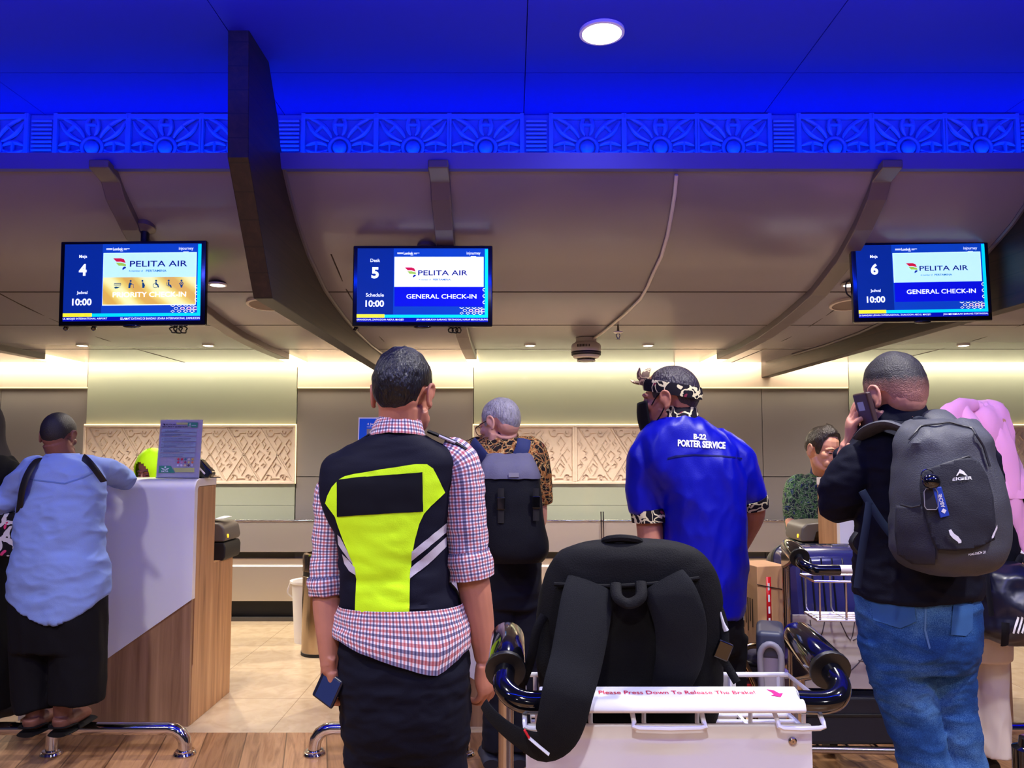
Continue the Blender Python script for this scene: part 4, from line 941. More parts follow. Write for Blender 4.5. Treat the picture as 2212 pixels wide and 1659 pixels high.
def sew(bm, bvh, off, cell, d, origin=(0, 0, CH)):
    xs = [v.co.x for v in bm.verts]; ys = [v.co.y for v in bm.verts]
    for ax, lo, hi in ((0, min(xs), max(xs)), (1, min(ys), max(ys))):
        k = lo + cell
        while k < hi:
            no = (1, 0, 0) if ax == 0 else (0, 1, 0); co = (k, 0, 0) if ax == 0 else (0, k, 0)
            bmesh.ops.bisect_plane(bm, geom=bm.verts[:] + bm.edges[:] + bm.faces[:], plane_co=co, plane_no=no, dist=1e-4); k += cell
    bmesh.ops.triangulate(bm, faces=bm.faces)
    o = Vector(origin); last = d
    for v in bm.verts:
        t = P(v.co.x, v.co.y, d) - o; h = bvh.ray_cast(o, t.normalized())
        if h[0] is not None:
            n = h[1] if h[1].dot(t) < 0 else -h[1]; v.co = h[0] + n * off; last = h[0].y
        else: v.co = P(v.co.x, v.co.y, last)
def bm_to_mb(bm):
    b = MB(); bm.verts.index_update(); b.add([v.co.copy() for v in bm.verts], [tuple(v.index for v in f.verts) for f in bm.faces]); bm.free(); return b
def text_decal(bvh, s, px0, px1, py, hpx, off=0.003, slope=0.0, bold=0.002, d=2.0, curve=0.0):
    t = fit(text_mesh(s, 0.1, bold), px1 - px0, hpx); bm = bmesh.new(); c = (px0 + px1) / 2
    vs = [bm.verts.new((p.x + c, py - p.y + slope * p.x + curve * p.x * p.x, 0)) for p in t.v]
    for f in t.f: bm.faces.new([vs[i] for i in f])
    sew(bm, bvh, off, 14, d); return bm_to_mb(bm)
def gingham(name='gingham_shirt', period=0.0178):
    if name in MATS: return MATS[name]
    m = M(name, (232, 226, 236), 0.8); n, l = nodes_of(m); b = n['Principled BSDF']
    uv = n.new('ShaderNodeUVMap'); sp = n.new('ShaderNodeSeparateXYZ'); l.new(uv.outputs[0], sp.inputs[0])
    col = None
    def mask(sock, ph):
        a = n.new('ShaderNodeMath'); a.operation = 'ADD'; a.inputs[1].default_value = ph * period + 50 * period; l.new(sock, a.inputs[0])
        q = n.new('ShaderNodeMath'); q.operation = 'MODULO'; q.inputs[1].default_value = period; l.new(a.outputs[0], q.inputs[0])
        t = n.new('ShaderNodeMath'); t.operation = 'LESS_THAN'; t.inputs[1].default_value = period * 0.27; l.new(q.outputs[0], t.inputs[0]); return t.outputs[0]
    for ax in ('X', 'Y'):
        for ph, c in ((0.0, (70, 72, 132)), (0.5, (206, 110, 112))):
            mk = mask(sp.outputs[ax], ph); f = n.new('ShaderNodeMath'); f.operation = 'MULTIPLY'; f.inputs[1].default_value = 0.76; l.new(mk, f.inputs[0])
            mx = n.new('ShaderNodeMix'); mx.data_type = 'RGBA'; mx.blend_type = 'MULTIPLY'; l.new(f.outputs[0], mx.inputs[0]); mx.inputs[7].default_value = lin(c)
            if col is None: mx.inputs[6].default_value = lin((236, 230, 238))
            else: l.new(col, mx.inputs[6])
            col = mx.outputs[2]
    l.new(col, b.inputs['Base Color'])
    return m
def batik(name, base, cols, scale=30.0, rough=0.8):
    """dark cloth printed with small curling shapes"""
    if name in MATS: return MATS[name]
    m = M(name, base, rough); n, l = nodes_of(m); b = n['Principled BSDF']
    tc = n.new('ShaderNodeTexCoord'); w = n.new('ShaderNodeTexNoise'); w.inputs['Scale'].default_value = scale * 0.7; w.inputs['Detail'].default_value = 2; l.new(tc.outputs['Object'], w.inputs['Vector'])
    ad = n.new('ShaderNodeMix'); ad.data_type = 'RGBA'; ad.blend_type = 'ADD'; ad.inputs[0].default_value = 0.09; l.new(tc.outputs['Object'], ad.inputs[6]); l.new(w.outputs['Color'], ad.inputs[7])
    prev = None
    for k, (c, th, sc) in enumerate(cols):
        v = n.new('ShaderNodeTexVoronoi'); v.feature = 'DISTANCE_TO_EDGE' if k % 2 == 0 else 'F1'; v.inputs['Scale'].default_value = scale * sc; l.new(ad.outputs[2], v.inputs['Vector'])
        t = n.new('ShaderNodeMath'); t.operation = 'LESS_THAN'; t.inputs[1].default_value = th; l.new(v.outputs['Distance'], t.inputs[0])
        mx = n.new('ShaderNodeMix'); mx.data_type = 'RGBA'; l.new(t.outputs[0], mx.inputs[0]); mx.inputs[7].default_value = lin(c)
        if prev is None: mx.inputs[6].default_value = lin(base)
        else: l.new(prev, mx.inputs[6])
        prev = mx.outputs[2]
    l.new(prev, b.inputs['Base Color'])
    return m
def skin_mat(name, c): return M(name, c, 0.5, var=(18, 0.07), bump=(160, 0.06, 0.004), sss=0.06, spec=0.4)
def hair_mat(name, c, rough=0.38): return M(name, c, rough, stretch=(1, 1, 0.35), bump=(150, 0.7, 0.01), var=(60, 0.35), spec=0.5)
def fade_hair(name, c_hair, c_skin, z0, z1):
    """clipped hair: skin colour at z0 fading to full hair at z1 (heights in metres above the object's own base)"""
    m = M(name, c_hair, 0.55, bump=(260, 0.5, 0.006)); n, l = nodes_of(m); b = n['Principled BSDF']
    tc = n.new('ShaderNodeTexCoord'); sp = n.new('ShaderNodeSeparateXYZ'); l.new(tc.outputs['Object'], sp.inputs[0])
    t = n.new('ShaderNodeTexNoise'); t.inputs['Scale'].default_value = 90; l.new(tc.outputs['Object'], t.inputs['Vector'])
    a = n.new('ShaderNodeMath'); a.operation = 'MULTIPLY_ADD'; a.inputs[1].default_value = 0.03; l.new(t.outputs['Fac'], a.inputs[0]); l.new(sp.outputs['Z'], a.inputs[2])
    mr = n.new('ShaderNodeMapRange'); mr.inputs['From Min'].default_value = z0 + 0.015; mr.inputs['From Max'].default_value = z1 + 0.015; l.new(a.outputs[0], mr.inputs['Value'])
    mx = n.new('ShaderNodeMix'); mx.data_type = 'RGBA'; l.new(mr.outputs[0], mx.inputs[0]); mx.inputs[6].default_value = lin(c_skin); mx.inputs[7].default_value = lin(c_hair); l.new(mx.outputs[2], b.inputs['Base Color'])
    return m
def collar_mesh(px0, px1, py_top, py_bot, d, dep=0.12, drop=0.0, n=32, gap=0.0, yaw=0.0, rise=0.0):
    """turned-down shirt collar ring, picture width px0..px1"""
    c0 = P((px0 + px1) / 2, py_top, d); c1 = P((px0 + px1) / 2, py_bot, d); hw = (px1 - px0) / 2 / ppm(py_top, d)
    rings = []
    for k, (t, g) in enumerate(((0.25, 0.80), (0.0, 0.82), (0.0, 0.88), (0.5, 0.98), (1.0, 1.06), (1.0, 1.02), (0.45, 0.86))):
        c = c0.lerp(c1, t); rg = []
        for i in range(n):
            a = 2 * pi * i / n + radians(yaw); sl = rise * (-sin(a))
            rg.append(c + Vector((hw * g * cos(a), dep / 2 * g * sin(a), sl - drop * max(0, sin(a - radians(yaw))))))
        rings.append(rg)
    return MB().loft(rings + [rings[0]], (False, False))
def shoe(mb, heel, toe, r=0.04, h=0.05):
    heel = Vector(heel); toe = Vector(toe); dv = toe - heel
    return mb.tube([heel + Vector((0, 0, h * 0.7)), heel + dv * 0.18 + Vector((0, 0, h * 0.85)), heel + dv * 0.5 + Vector((0, 0, h * 0.75)), heel + dv * 0.8 + Vector((0, 0, h * 0.52)), toe + Vector((0, 0, h * 0.42))], [r * 0.72, r * 0.92, r * 0.98, r * 1.05, r * 0.5], 14, 3, flat=0.72)
# ------------------------------------------------------------------ the man in the high-visibility vest
D = 2.15
root = P(870, 2040, D); root.z = 0
e = empty('person', root, 'man from behind in a navy vest with a neon yellow back panel', 'person')
sk = skin_mat('skin_tan', (176, 116, 92))
T = head_T(875, 760, D + 0.01, -13, 4, 0)
b = head_mesh(T, neck_to=P(864, 955, D), neck_r=0.060)
torso = [(940, 800, 915, D, .13), (975, 745, 975, D, .17), (1040, 715, 980, D, .21), (1150, 738, 968, D, .22), (1240, 745, 975, D, .21), (1340, 742, 990, D, .22), (1430, 738, 1005, D, .24), (1520, 745, 1005, D, .22)]
b.rows(torso, shrink=0.012)
armL = [(742, 1030, D, .03), (722, 1070, D, .036), (712, 1150, D + .0, .036), (709, 1260, D - .01, .040), (708, 1310, D - .02, .040), (710, 1370, D - .04, .033), (712, 1425, D - .055, .026), (712, 1440, D - .06, .025)]
armR = [(1000, 1010, D, .052), (1006, 1130, D, .047), (1018, 1230, D, .046), (1028, 1290, D, .044), (1040, 1360, D, .036), (1046, 1425, D, .026)]
ptube(b, armL); ptube(b, armR)
hand(b, P(712, 1442, D - .06), (P(706, 1535, D - .03) - P(712, 1442, D - .06)), (0.75, 0.55, 0.2), -1, curls=[(40, 45, 30), (48, 50, 30), (55, 50, 30), (60, 50, 30)], s=0.98)
hand(b, P(1047, 1428, D), (P(1056, 1515, D + .02) - P(1047, 1428, D)), (-0.75, 0.45, 0.1), 1, curl=(26, 34, 22), s=0.98)
legs = [[(806, 1480, D, .085), (812, 1600, D, .075), (812, 1740, D, .058), (812, 1900, D, .05), (812, 2020, D - .01, .042)], [(942, 1480, D, .085), (946, 1600, D, .075), (948, 1740, D, .058), (948, 1900, D, .05), (948, 2020, D - .01, .042)]]
for L in legs: leg_tube(b, L)
body = b.build('body', sk, e, remesh=0.0036, it=3)
hair_mesh(T, front=0.19, side=0.13, burn=0.105, nape=0.052, vol=1.2, top=0.10, sweep=0.04, tuft=0.035, seed=3).build('hair', hair_mat('hair_black', (9, 8, 13), 0.36), e)
sh = MB()
for q in ([(752, 1015, D, .03), (734, 1036, D, .044), (719, 1066, D, .047), (714, 1100, D, .045), (712, 1145, D, .044), (709, 1195, D, .0445), (708, 1246, D - .01, .046), (708, 1272, D - .012, .046)], [(955, 975, D, .04), (975, 985, D, .052), (993, 1005, D, .058), (1001, 1045, D, .059), (1004, 1095, D, .056), (1008, 1150, D, .055), (1013, 1205, D, .056)]):
    ptube(sh, q, 28, 5)
for q in ([(707, 1246, D - .01, .051), (708, 1262, D - .011, .054), (709, 1284, D - .012, .052)], [(1011, 1190, D, .062), (1014, 1212, D, .066), (1019, 1246, D, .062)]):
    ptube(sh, q, 28, 3)
sleeves = sh
skirt = MB().rows([(1300, 730, 1000, D, .27), (1330, 724, 1012, D, .285), (1350, 720, 1018, D, .295), (1368, 722, 1016, D, .30)], 44, 4, cap=(False, False))
zt = max(p.z for p in skirt.v); zb = min(p.z for p in skirt.v)
for p in skirt.v:
    t = (zt - p.z) / (zt - zb); x = 1106 + p.x * 777
    if p.y < D: ex = 60 * max(0, min(1, (x - 760) / 190)) - 34 * max(0, min(1, (x - 965) / 45)) - 6 * max(0, min(1, (790 - x) / 60))
    else: ex = 10
    p.z -= t * t * ex / 777
sleeves.join(skirt)
sleeves.join(collar_mesh(806, 916, 906, 944, D - .005, .15, yaw=0, rise=0.012))
shirt = sleeves.build('checked_shirt', gingham(), e, wr=(0.006, (14, 10, 22), 2.0), solid=0.0)
vest = MB().rows([(934, 818, 905, D, .145, 2.2), (944, 795, 925, D, .165, 2.3), (956, 768, 950, D, .185, 2.4), (972, 738, 978, D, .20, 2.5), (995, 704, 992, D, .225, 2.6), (1035, 695, 984, D, .245, 2.7), (1090, 700, 974, D, .255, 2.6), (1150, 726, 967, D, .255, 2.5), (1210, 737, 968, D, .25, 2.4), (1265, 741, 978, D, .25, 2.4), (1310, 738, 992, D, .262, 2.4), (1347, 736, 998, D, .27, 2.4), (1366, 738, 997, D, .268, 2.4)], 56, 6)
v = vest.build('vest', M('navy_vest', (10, 11, 30), 0.75, bump=(420, 0.12)), e, it=2, wr=[(0.010, (5, 6, 20), 5.0, lambda p: (0.25 + 0.75 * max(0, min(1, (1.22 - p.z) / 0.2))) * max(0.1, min(1, (p.z - 0.90) / 0.06))), (0.002, (22, 10, 30), 9.0)])
bv = bvh_of(v)
decal(bv, [[(733, 1036), (745, 1029), (765, 1024), (830, 1013), (900, 1003), (922, 1003), (935, 1012), (945, 1032), (960, 1064), (951, 1073), (930, 1093), (915, 1110), (905, 1132), (896, 1165), (889, 1205), (885, 1260), (884, 1356), (845, 1358), (800, 1352), (767, 1344), (769, 1290), (771, 1250), (764, 1222), (752, 1190), (741, 1163), (732, 1138), (725, 1116), (712, 1098), (704, 1087), (709, 1070), (718, 1052)]], 0.0028, 8, d=D).build('neon_panel', M('neon_yellow', (206, 255, 32), 0.7, bump=(300, 0.1)), v)
decal(bv, [[(729, 1037), (770, 1032), (840, 1026), (912, 1020), (913, 1105), (840, 1109), (770, 1113), (730, 1116)]], 0.0045, 10, d=D).build('black_patch', M('patch_black', (4, 5, 16), 0.7), v)
m_ref = M('silver_tape', (186, 180, 190), 0.4, bump=(300, 0.1))
for poly in ([(962, 1130), (962, 1150), (925, 1182), (888, 1211), (889, 1192), (922, 1164)], [(962, 1160), (962, 1181), (925, 1218), (885, 1250), (886, 1227), (922, 1196)], [(731, 1154), (737, 1160), (752, 1190), (764, 1218), (757, 1210), (742, 1190), (733, 1176)], [(741, 1196), (752, 1206), (768, 1226), (770, 1242), (755, 1232), (746, 1218)]):
    decal(bv, [poly], 0.0034, 8, d=D).build('silver_tape', m_ref, v)
for q, nm in (([(925, 938), (950, 948), (985, 963), (1008, 978)], 1), ([(800, 946), (775, 962), (745, 980), (722, 996)], 0)):
    pts = [P(x, y, D - 0.02) + Vector((0, 0, 0.008)) for x, y in q]
    MB().tube(pts, 0.024, 12, 3, flat=0.22, up=(0, 0, 1)).build('shoulder_tab', M('tab_black', (12, 12, 18), 0.6), e)
    if nm: MB().tube([p + Vector((0, -0.024, 0.0)) for p in pts[1:3]], 0.004, 6, 3).build('silver_piping', m_ref, e)
tr = MB().rows([(1320, 742, 992, D, .235), (1370, 736, 1004, D, .25), (1430, 730, 1012, D, .27), (1500, 737, 1013, D, .275), (1560, 742, 1011, D, .255), (1595, 744, 1010, D, .225), (1628, 747, 1009, D, .18)], 40, 4)
leg_tube(tr, [(808, 1500, D, .092), (812, 1580, D, .088), (812, 1660, D, .080), (812, 1780, D, .072), (812, 1920, D, .068), (812, 2030, D, .066)])
leg_tube(tr, [(942, 1500, D, .092), (946, 1580, D, .086), (948, 1660, D, .074), (948, 1780, D, .070), (948, 1920, D, .066), (948, 2030, D, .066)])
tr.build('trousers', M('navy_trousers', (11, 12, 27), 0.85, bump=(500, 0.12)), e, remesh=0.006, it=5, wr=[(0.007, (6, 8, 15), 8.0), (0.003, (14, 10, 30), 4)])
for x in (812, 948):
    c = P(x, 2030, D); c.z = 0
    shoe(MB(), c + Vector((0, -0.03, 0.0)), c + Vector((0, 0.2, 0.0)), 0.045, 0.07).build('shoe', m_black, e)
# the phone in his hand: a thing of its own
c = P(709, 1487, D - .075); R = Matrix.Rotation(radians(24), 3, 'Y') @ Matrix.Rotation(radians(-28), 3, 'Z')
ph = empty('mobile_phone', c, 'dark phone in a blue-black case held low by the man in the vest', 'phone', 'mobile phones in hands')
MB().box(c, (0.074, 0.012, 0.078), R).build('case', M('phone_case', (18, 22, 44), 0.35), ph, bevel=0.006)
MB().box(c + R @ Vector((0.004, -0.0066, 0)), (0.058, 0.001, 0.066), R).build('screen', M('phone_glass', (40, 52, 92), 0.12), ph, bevel=0.002)
# ------------------------------------------------------------------ the porter in the blue shirt
D = 2.78
root = P(1500, 1700, D); root.z = 0
e = empty('person', root, 'porter in a shiny blue shirt with white back lettering, patterned headband and black mask', 'person')
sk2 = skin_mat('skin_brown', (160, 104, 84))
T = head_T(1444, 791, D, 58, 2, 0, 1.0)
b = head_mesh(T, neck_to=P(1466, 905, D), neck_r=0.062, fat=1.0)
b.rows([(900, 1432, 1500, D, .15), (940, 1395, 1550, D, .19), (1000, 1390, 1590, D, .23), (1120, 1432, 1604, D, .25), (1250, 1428, 1602, D, .26), (1330, 1430, 1600, D, .26), (1400, 1440, 1600, D, .22)], shrink=0.014)
ptube(b, [(1400, 1000, D, .05), (1400, 1090, D, .048), (1405, 1160, D - .01, .046), (1408, 1230, D - .05, .038), (1412, 1290, D - .12, .028)])
hand(b, P(1412, 1290, D - .12), (0.1, -0.6, -0.6), (0.2, 0.3, -0.9), 1, curl=(30, 40, 20), s=0.98)
ptube(b, [(1592, 1000, D, .05), (1618, 1060, D, .048), (1626, 1108, D + .02, .044), (1612, 1150, D + .12, .036), (1596, 1190, D + .22, .027)])
hand(b, P(1596, 1190, D + .22), (-0.1, 0.7, -0.5), (-0.9, 0.0, -0.3), -1, curl=(20, 30, 20), s=0.98)
for x in (1470, 1560): leg_tube(b, [(x, 1400, D, .08), (x, 1550, D, .06), (x, 1700, D, .05), (x, 1790, D, .04)])
b.build('body', sk2, e, remesh=0.0042, it=3)
hair_mesh(T, front=0.205, side=0.135, burn=0.115, nape=0.07, vol=0.7, tuft=0.004, seed=1).build('hair', hair_mat('hair_cropped', (36, 26, 36), 0.42), e)
m_bk = batik('batik_porter', (20, 16, 26), [((214, 204, 164), 0.055, 0.75), ((120, 40, 60), 0.16, 0.8)], 26)
band = []
for tt, g in ((-0.022, 1.05), (0.0, 1.085), (0.022, 1.05), (0.021, 1.0), (-0.021, 1.0)):
    band.append([T @ Vector((0.080 * g * cos(2 * pi * k / 40), -0.010 + 0.1 * g * sin(2 * pi * k / 40), 0.148 + tt + 0.024 * sin(2 * pi * k / 40))) for k in range(40)])
hb = MB().loft(band + [band[0]], (False, False)).build('headband', m_bk, e)
kn = MB(); c0 = T @ Vector((0.0, 0.098, 0.185))
kn.tube([T @ Vector((0.03, 0.09, 0.17)), T @ Vector((0.005, 0.115, 0.20)), T @ Vector((-0.015, 0.105, 0.235))], [0.018, 0.016, 0.003], 10, 3, flat=0.5)
kn.tube([T @ Vector((-0.03, 0.085, 0.17)), T @ Vector((-0.045, 0.07, 0.205)), T @ Vector((-0.02, 0.06, 0.228))], [0.02, 0.016, 0.003], 10, 3, flat=0.4)
kn.tube([T @ Vector((-0.01, 0.09, 0.175)), T @ Vector((0.0, 0.135, 0.185)), T @ Vector((0.0, 0.15, 0.195))], [0.014, 0.01, 0.003], 10, 3, flat=0.6)
kn.build('knot', batik('batik_knot', (120, 100, 84), [((214, 190, 150), 0.06, 0.9)], 30), hb)
def mask_fn(u, v):
    a = (u - 0.5) * 2.3; z = 0.102 - 0.118 * v; r = 0.110 + 0.010 * sin(pi * v) * cos(a) ** 2
    return T @ Vector((0.074 * sin(a) * (1 - 0.25 * v), 0.012 + r * cos(a) ** 0.9 * (1 - 0.12 * v) if cos(a) > 0 else 0.012, z + 0.012 * (1 - cos(a))))
mk = MB().grid(mask_fn, 26, 12).build('face_mask', M('mask_black', (16, 16, 20), 0.7), e, solid=0.003)
for s in (-1, 1):
    MB().tube([T @ Vector(p) for p in ((0.066 * s, 0.045, 0.09), (0.076 * s, 0.02, 0.12), (0.080 * s, -0.005, 0.135))], 0.0022, 6, 3).build('ear_loop', M('mask_black', (16, 16, 20), 0.7), mk)
    MB().tube([T @ Vector(p) for p in ((0.062 * s, 0.042, 0.02), (0.074 * s, 0.012, 0.05), (0.080 * s, -0.012, 0.085))], 0.0022, 6, 3).build('ear_loop', M('mask_black', (16, 16, 20), 0.7), mk)
m_blue = M('blue_satin', (0, 5, 150), 0.4, spec=0.32, bump=(300, 0.08))
s_ = MB().rows([(898, 1436, 1496, D, .15, 2.2), (908, 1418, 1515, D, .17, 2.3), (922, 1400, 1540, D, .20, 2.4), (942, 1384, 1562, D, .225, 2.6), (975, 1376, 1585, D, .25, 2.6), (1020, 1386, 1600, D, .275, 2.6), (1070, 1415, 1607, D, .285, 2.5), (1130, 1432, 1609, D, .29), (1220, 1430, 1608, D, .295), (1290, 1424, 1602, D, .30), (1322, 1420, 1598, D, .305)], 52, 5)
ptube(s_, [(1455, 945, D, .05), (1420, 958, D, .058), (1402, 984, D, .070), (1397, 1022, D, .071), (1398, 1070, D, .068), (1402, 1104, D, .064)], 30, 4)
ptube(s_, [(1540, 950, D, .05), (1566, 968, D, .056), (1588, 996, D, .066), (1606, 1032, D, .063), (1620, 1066, D, .058), (1624, 1082, D + .004, .054)], 30, 4)
st_ = s_.build('shirt', m_blue, e, remesh=0.007, it=5, wr=[(0.010, (9, 5, 3.5), 3.0), (0.004, (16, 10, 8), 8.0)])
cu = MB(); ptube(cu, [(1401, 1100, D, .0655), (1403, 1114, D, .066), (1404, 1127, D, .064)], 30, 3); cu.build('sleeve_cuff', m_bk, e)
cu = MB(); ptube(cu, [(1623, 1076, D, .057), (1626, 1086, D + .004, .0565), (1628, 1096, D + .008, .054)], 30, 3); cu.build('sleeve_cuff', m_bk, e)
collar_mesh(1424, 1508, 882, 914, D, .17, rise=0.012).build('collar', m_bk, e)
bv = bvh_of(st_)
text_decal(bv, 'PORTER SERVICE', 1464, 1566, 960, 15, 0.003, 0.06, 0.004, D).build('white_lettering', M('thread_white', (236, 236, 250), 0.6), st_)
text_decal(bv, 'B-22', 1498, 1525, 944, 12, 0.003, 0.06, 0.004, D).build('white_lettering', M('thread_white', (236, 236, 250), 0.6), st_)
decal(bv, [[(1442, 989), (1460, 984), (1500, 981), (1560, 984), (1603, 989), (1603, 992), (1560, 987), (1500, 984), (1460, 988), (1442, 993)]], 0.002, 8, d=D).build('yoke_seam', M('seam_navy', (6, 10, 80), 0.6), st_)
tr = MB().rows([(1290, 1430, 1598, D, .27), (1340, 1428, 1600, D, .28), (1400, 1432, 1602, D, .25)], 36, 4)
for x in (1472, 1560): leg_tube(tr, [(x, 1370, D, .088), (x, 1480, D, .080), (x, 1600, D, .074), (x, 1720, D, .07), (x, 1795, D, .068)])
tr.build('trousers', M('black_trousers', (8, 8, 13), 0.85), e, remesh=0.008, it=5, wr=(0.006, (8, 8, 14), 4.0))
for x in (1472, 1560):
    c = P(x, 1795, D); c.z = 0; shoe(MB(), c + Vector((0, -0.03, 0)), c + Vector((0, 0.2, 0)), 0.045, 0.07).build('shoe', m_black, e)

# ------------------------------------------------------------------ the grey-haired man with a rucksack
D = 3.46
root = P(1095, 1640, D); root.z = 0
e = empty('person', root, 'grey-haired man in glasses and a brown batik shirt carrying a navy rucksack', 'person')
sk3 = skin_mat('skin_pale', (206, 150, 128))
T = head_T(1070, 863, D, 52, 16, 4, 0.97)
b = head_mesh(T, neck_to=P(1085, 962, D), neck_r=0.058)
b.rows([(950, 1050, 1120, D, .15), (985, 1015, 1155, D, .19), (1060, 1018, 1160, D, .22), (1200, 1040, 1165, D, .22), (1260, 1055, 1165, D, .22)], shrink=0.012)
ptube(b, [(1150, 990, D, .05), (1160, 1080, D + .03, .045), (1160, 1130, D + .08, .04), (1140, 1120, D + .22, .03), (1125, 1110, D + .3, .025)])
hand(b, P(1125, 1110, D + .30), (-0.2, 0.9, 0), (-0.3, 0, -0.9), -1)
ptube(b, [(1018, 990, D, .05), (1010, 1080, D + .03, .045), (1012, 1130, D + .08, .04), (1040, 1120, D + .22, .03), (1056, 1110, D + .3, .025)])
hand(b, P(1056, 1110, D + .30), (0.2, 0.9, 0), (0.3, 0, -0.9), 1)
for x in (1088, 1140): leg_tube(b, [(x, 1280, D, .08), (x, 1420, D, .06), (x, 1540, D, .05), (x, 1620, D, .04)])
b.build('body', sk3, e, remesh=0.0042, it=2)
hair_mesh(T, front=0.205, side=0.125, burn=0.105, nape=0.066, vol=0.7, tuft=0.02, seed=7).build('hair', M('hair_silver', (150, 146, 152), 0.5, stretch=(1, 1, 0.4), bump=(140, 0.8, 0.01), var=(70, 0.3)), e)
g = MB()
for s in (-1, 1):
    g.tube([T @ Vector((0.034 * s + 0.027 * cos(a * pi / 10), 0.101 - 0.004 * abs(cos(a * pi / 10)), 0.106 + 0.022 * sin(a * pi / 10))) for a in range(20)], 0.0018, 6, closed=True)
    g.tube([T @ Vector(p) for p in ((0.061 * s, 0.098, 0.112), (0.074 * s, 0.06, 0.118), (0.080 * s, 0.0, 0.122), (0.079 * s, -0.022, 0.108))], 0.002, 6, 3)
g.tube([T @ Vector((-0.008, 0.104, 0.110)), T @ Vector((0.008, 0.104, 0.110))], 0.0018, 6)
gl = g.build('glasses', M('spectacle_frame', (60, 44, 36), 0.3, 0.5), e)
m_ob = batik('batik_brown', (26, 18, 18), [((150, 96, 52), 0.075, 0.9), ((96, 40, 30), 0.20, 0.8), ((196, 160, 104), 0.03, 1.7)], 24)
s_ = MB().rows([(942, 1052, 1118, D, .15, 2.2), (955, 1030, 1140, D, .18, 2.3), (972, 1010, 1160, D, .21, 2.5), (1000, 1006, 1170, D, .24, 2.6), (1060, 1016, 1166, D, .25), (1150, 1030, 1168, D, .255), (1196, 1040, 1168, D, .255)], 44, 4)
ptube(s_, [(1120, 968, D, .05), (1146, 974, D, .062), (1158, 1000, D, .064), (1164, 1050, D + .02, .058), (1166, 1085, D + .04, .056)], 24, 3)
ptube(s_, [(1050, 968, D, .05), (1024, 974, D, .062), (1012, 1000, D, .064), (1006, 1050, D + .02, .058), (1006, 1085, D + .04, .056)], 24, 3)
s_.build('batik_shirt', m_ob, e, remesh=0.008, it=4, wr=(0.006, (10, 8, 10), 2.0))
collar_mesh(1046, 1122, 930, 956, D, .16, rise=0.01).build('collar', m_ob, e)
tr = MB().rows([(1200, 1050, 1168, D, .25), (1260, 1052, 1170, D, .26), (1310, 1056, 1168, D, .24)], 36, 4)
for x, w in ((1090, .088), (1142, .085)): leg_tube(tr, [(x, 1290, D, w), (x - 2, 1380, D, .08), (x - 6, 1480, D, .075), (x - 12, 1570, D, .072), (x - 14, 1615, D, .07)])
tr.build('trousers', M('slate_trousers', (18, 19, 32), 0.85), e, remesh=0.008, it=5, wr=(0.006, (8, 8, 14), 4.0))
for x in (1062, 1120):
    c = P(x, 1640, D); c.z = 0; shoe(MB(), c + Vector((0, -0.06, 0)), c + Vector((-0.02, 0.18, 0)), 0.048, 0.075).build('shoe', M('shoe_grey', (44, 46, 60), 0.6), e)
# his rucksack is a thing of its own
bp = empty('rucksack', P(1110, 1210, D - .22), 'tall navy rucksack with a grey roll top worn by the grey-haired man', 'rucksack')
Db = D - 0.20
m_rk = M('rucksack_navy', (10, 11, 20), 0.7, bump=(260, 0.15)); m_rg = M('rucksack_grey', (96, 94, 116), 0.65, bump=(200, 0.15))
r_ = MB().rows([(1028, 1036, 1166, Db, .15, 3.2), (1060, 1034, 1168, Db, .18, 3.2), (1120, 1034, 1174, Db, .20, 3.2), (1170, 1036, 1184, Db, .21, 3.0), (1195, 1042, 1183, Db, .20, 3.0), (1212, 1060, 1170, Db, .16, 3.0)], 40, 4)
pk = r_.build('pack_body', m_rk, bp, it=1, wr=(0.004, (10, 10, 10), 3.0))
r_ = MB().rows([(982, 1050, 1145, Db + .02, .05, 2.6), (992, 1045, 1150, Db + .01, .08, 2.6), (1010, 1040, 1158, Db, .14, 3.0), (1032, 1036, 1165, Db, .175, 3.2)], 40, 4)
r_.build('roll_top', m_rg, bp, it=1, wr=(0.012, (12, 9, 9), 1.0))
for q in ([(1020, 958, D - .10), (1030, 970, D - .135), (1046, 990, D - .145), (1056, 1003, D - .15)], [(1132, 950, D - .10), (1130, 965, D - .135), (1122, 985, D - .145), (1118, 1000, D - .15)]):
    MB().tube([P(*p) for p in q], 0.03, 12, 3, flat=0.25, up=(0, 1, 0.3)).build('shoulder_strap', M('strap_blue', (46, 54, 96), 0.7), bp)
for x, y0, y1 in ((1082, 1055, 1130), (1158, 1055, 1125)):
    q = [P(x, y, Db - .105) for y in (y0, (y0 + y1) / 2, y1)]
    MB().tube(q, 0.013, 8, 2, flat=0.25, up=(0, 1, 0)).build('webbing', m_black, bp); MB().box(q[1] + Vector((0, -0.006, 0.01)), (0.034, 0.012, 0.05)).build('buckle', m_blackgloss, bp, bevel=0.004)
MB().box(P(1110, 1026, Db - .094), (0.042, 0.004, 0.018)).build('brand_patch', M('patch_grey', (140, 138, 150), 0.6), bp)
MB().tube([P(1037 + 3 * cos(a * pi / 8), 1047 + 7 * sin(a * pi / 8), Db - .10) for a in range(16)], 0.002, 6, closed=True).build('metal_ring', m_chrome, bp)

